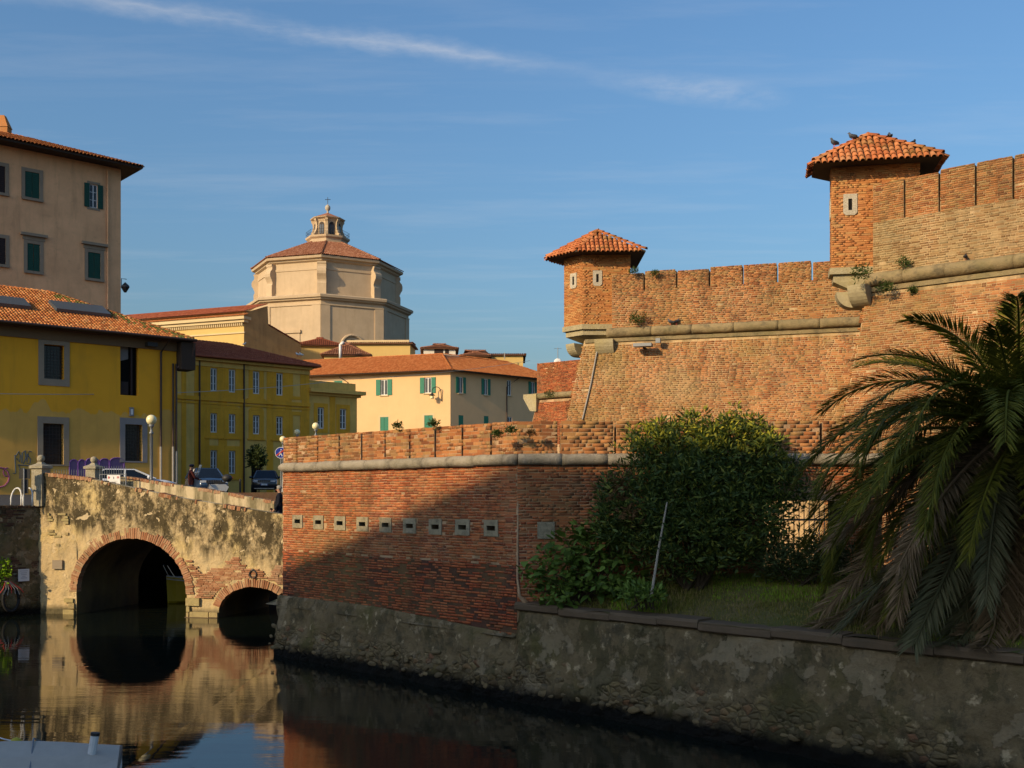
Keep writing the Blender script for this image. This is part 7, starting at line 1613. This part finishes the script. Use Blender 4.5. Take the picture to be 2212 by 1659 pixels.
m = MB(); d_ = unit(q(.6, .48)-q(-.75, -.55)); s2 = np.cross(d_, fs.N)*.11*rad; m.prism([q(-.78, -.5, .05)-s2, q(.62, .5, .05)-s2, q(.62, .5, .05)+s2, q(-.78, -.5, .05)+s2], fs.N*.006); m.build('red_bar', MAT['mark_red'], ns)
MB().tube([V3(c0[0], c0[1]+.05, 4.35), c0+V3(0, .05, .2)], .035, 8).build('post', MAT['iron_grey'], ns)
uz = Y3.uz(566, 1031, 573, 1046); pk_ = thing('parking_notice', 'small white no-parking plate on the wall of the olive yellow building', 'sign', Y3.p(uz[0], uz[2])); m = MB(); Y3.box(m, *uz, .12, .05); m.build('plate', MAT['plate_white'], pk_)
m = MB(); um, zm = (uz[0]+uz[1])/2, uz[2]+(uz[3]-uz[2])*.68; m.prism([Y3.p(um+.12*math.cos(a), zm+.15*math.sin(a), .1205) for a in np.linspace(0, 2*math.pi, 12, endpoint=False)], Y3.N*.01); m.build('roundel', MAT['mark_blue'], pk_)
c = at(561, HY, 66); o = MB().lathe([(.06, 0), (.06, .85), (.07, .87), (.07, .95), (.03, 1.0)], (c[0]-1.2, c[1], 4.3), 10).build('bollard', MAT['iron'], None); tag(o, 'dark bollard on the pavement left of the black car', 'bollard')
def cable(name, label, pts, r): o = MB().tube(pts, r, 5).build(name, MAT['cable_grey'] if 'cable_grey' in MAT else flat('cable_grey', (.5, .45, .36)), None); tag(o, label, 'cable')
a, b = at(-40, 850, 60), at(705, 825, 100); cable('overhead_cable', 'pale overhead cable crossing the front of the yellow house', [a+(b-a)*s_-UP*(1.2*4*s_*(1-s_))*.35 for s_ in np.linspace(0, 1, 14)], .022)
a, b = at(690, 823, 100), at(1145, 779, 133); cable('overhead_cable', 'thin overhead cable climbing along the peach house eaves', [a+(b-a)*s_-UP*(4*s_*(1-s_))*.35 for s_ in np.linspace(0, 1, 14)], .022)
# flood light and conduit on the curtain wall, antenna beyond
fl_ = thing('wall_flood_light', 'long flat flood light fixed under the curtain wall cordon', 'lamp', W3.p(W3.u(1395), 9.9, .2)); u0, u1 = W3.u(1375), W3.u(1414); z_ = W3.z(1395, 753)
m = MB(); W3.box(m, u0, u1, z_, z_+.12, .75, .35); m.build('housing', MAT['iron_grey'], fl_); m = MB(); W3.box(m, (u0+u1)/2-.05, (u0+u1)/2+.05, z_-.03, z_+.02, .36, .05); m.build('arm', MAT['iron'], fl_)
m = MB(); W3.box(m, u1+.12, u1+.3, z_+.14, z_+.32, .5, .3); m.build('junction_box', MAT['iron_grey'], fl_)
Wb3, Nb3 = batter(W3); p = lambda x, y: hit(x, y, W3.p(0, ZF-.25)+Nb3*.06, Nb3)
o = MB().tube([p(1291, 752), p(1276, 830), p(1258, 906)], .03, 6).build('conduit_pipe', MAT['pipe_grey'], None); tag(o, 'grey conduit running down the curtain wall corner below the smaller turret', 'pipe')
ad = thing('satellite_dish', 'white satellite dish and mast above the far roofs left of the fort flank', 'antenna', at(1204, 800, 116)); c = at(1205, 783, 116)
MB().lathe([(.02, 0), (.3, .04), (.45, .14), (.44, .16), (.3, .07), (.02, .03)], (0, 0, 0), 14).build('dish_tmp', None, None) if False else None
m = MB(); m.ball(c, .45, 12, 8, (1, .25, 1)); m.build('dish', MAT['white_paint'], ad, smooth=True); MB().tube([c-UP*1.2, c+UP*1.6], .04, 6).build('mast', MAT['iron_grey'], ad); MB().tube([c+UP*1.5-V3(.4, 0, 0), c+UP*1.5+V3(.4, 0, 0)], .02, 5).build('aerial', MAT['iron_grey'], ad)
small_house('flat_roof_house', 'white flat roofed block beyond the fort flank under the satellite dish', 1186, 1250, 800, 799, 117, 6, 'white_wall', 'tile_red', 0, False, pitch=R(1))
# pipe vent on the small hipped roof
m = MB(); c = at(735, 775, 148); m.tube([c, c+UP*2.0], .18, 8); m.tube([c+UP*1.9, c+UP*2.3+V3(.5, 0, 0)], .2, 8); o = m.build('vent_pipe', MAT['white_paint'], None, smooth=True); tag(o, 'white curved vent pipe standing before the small hipped roof', 'pipe')
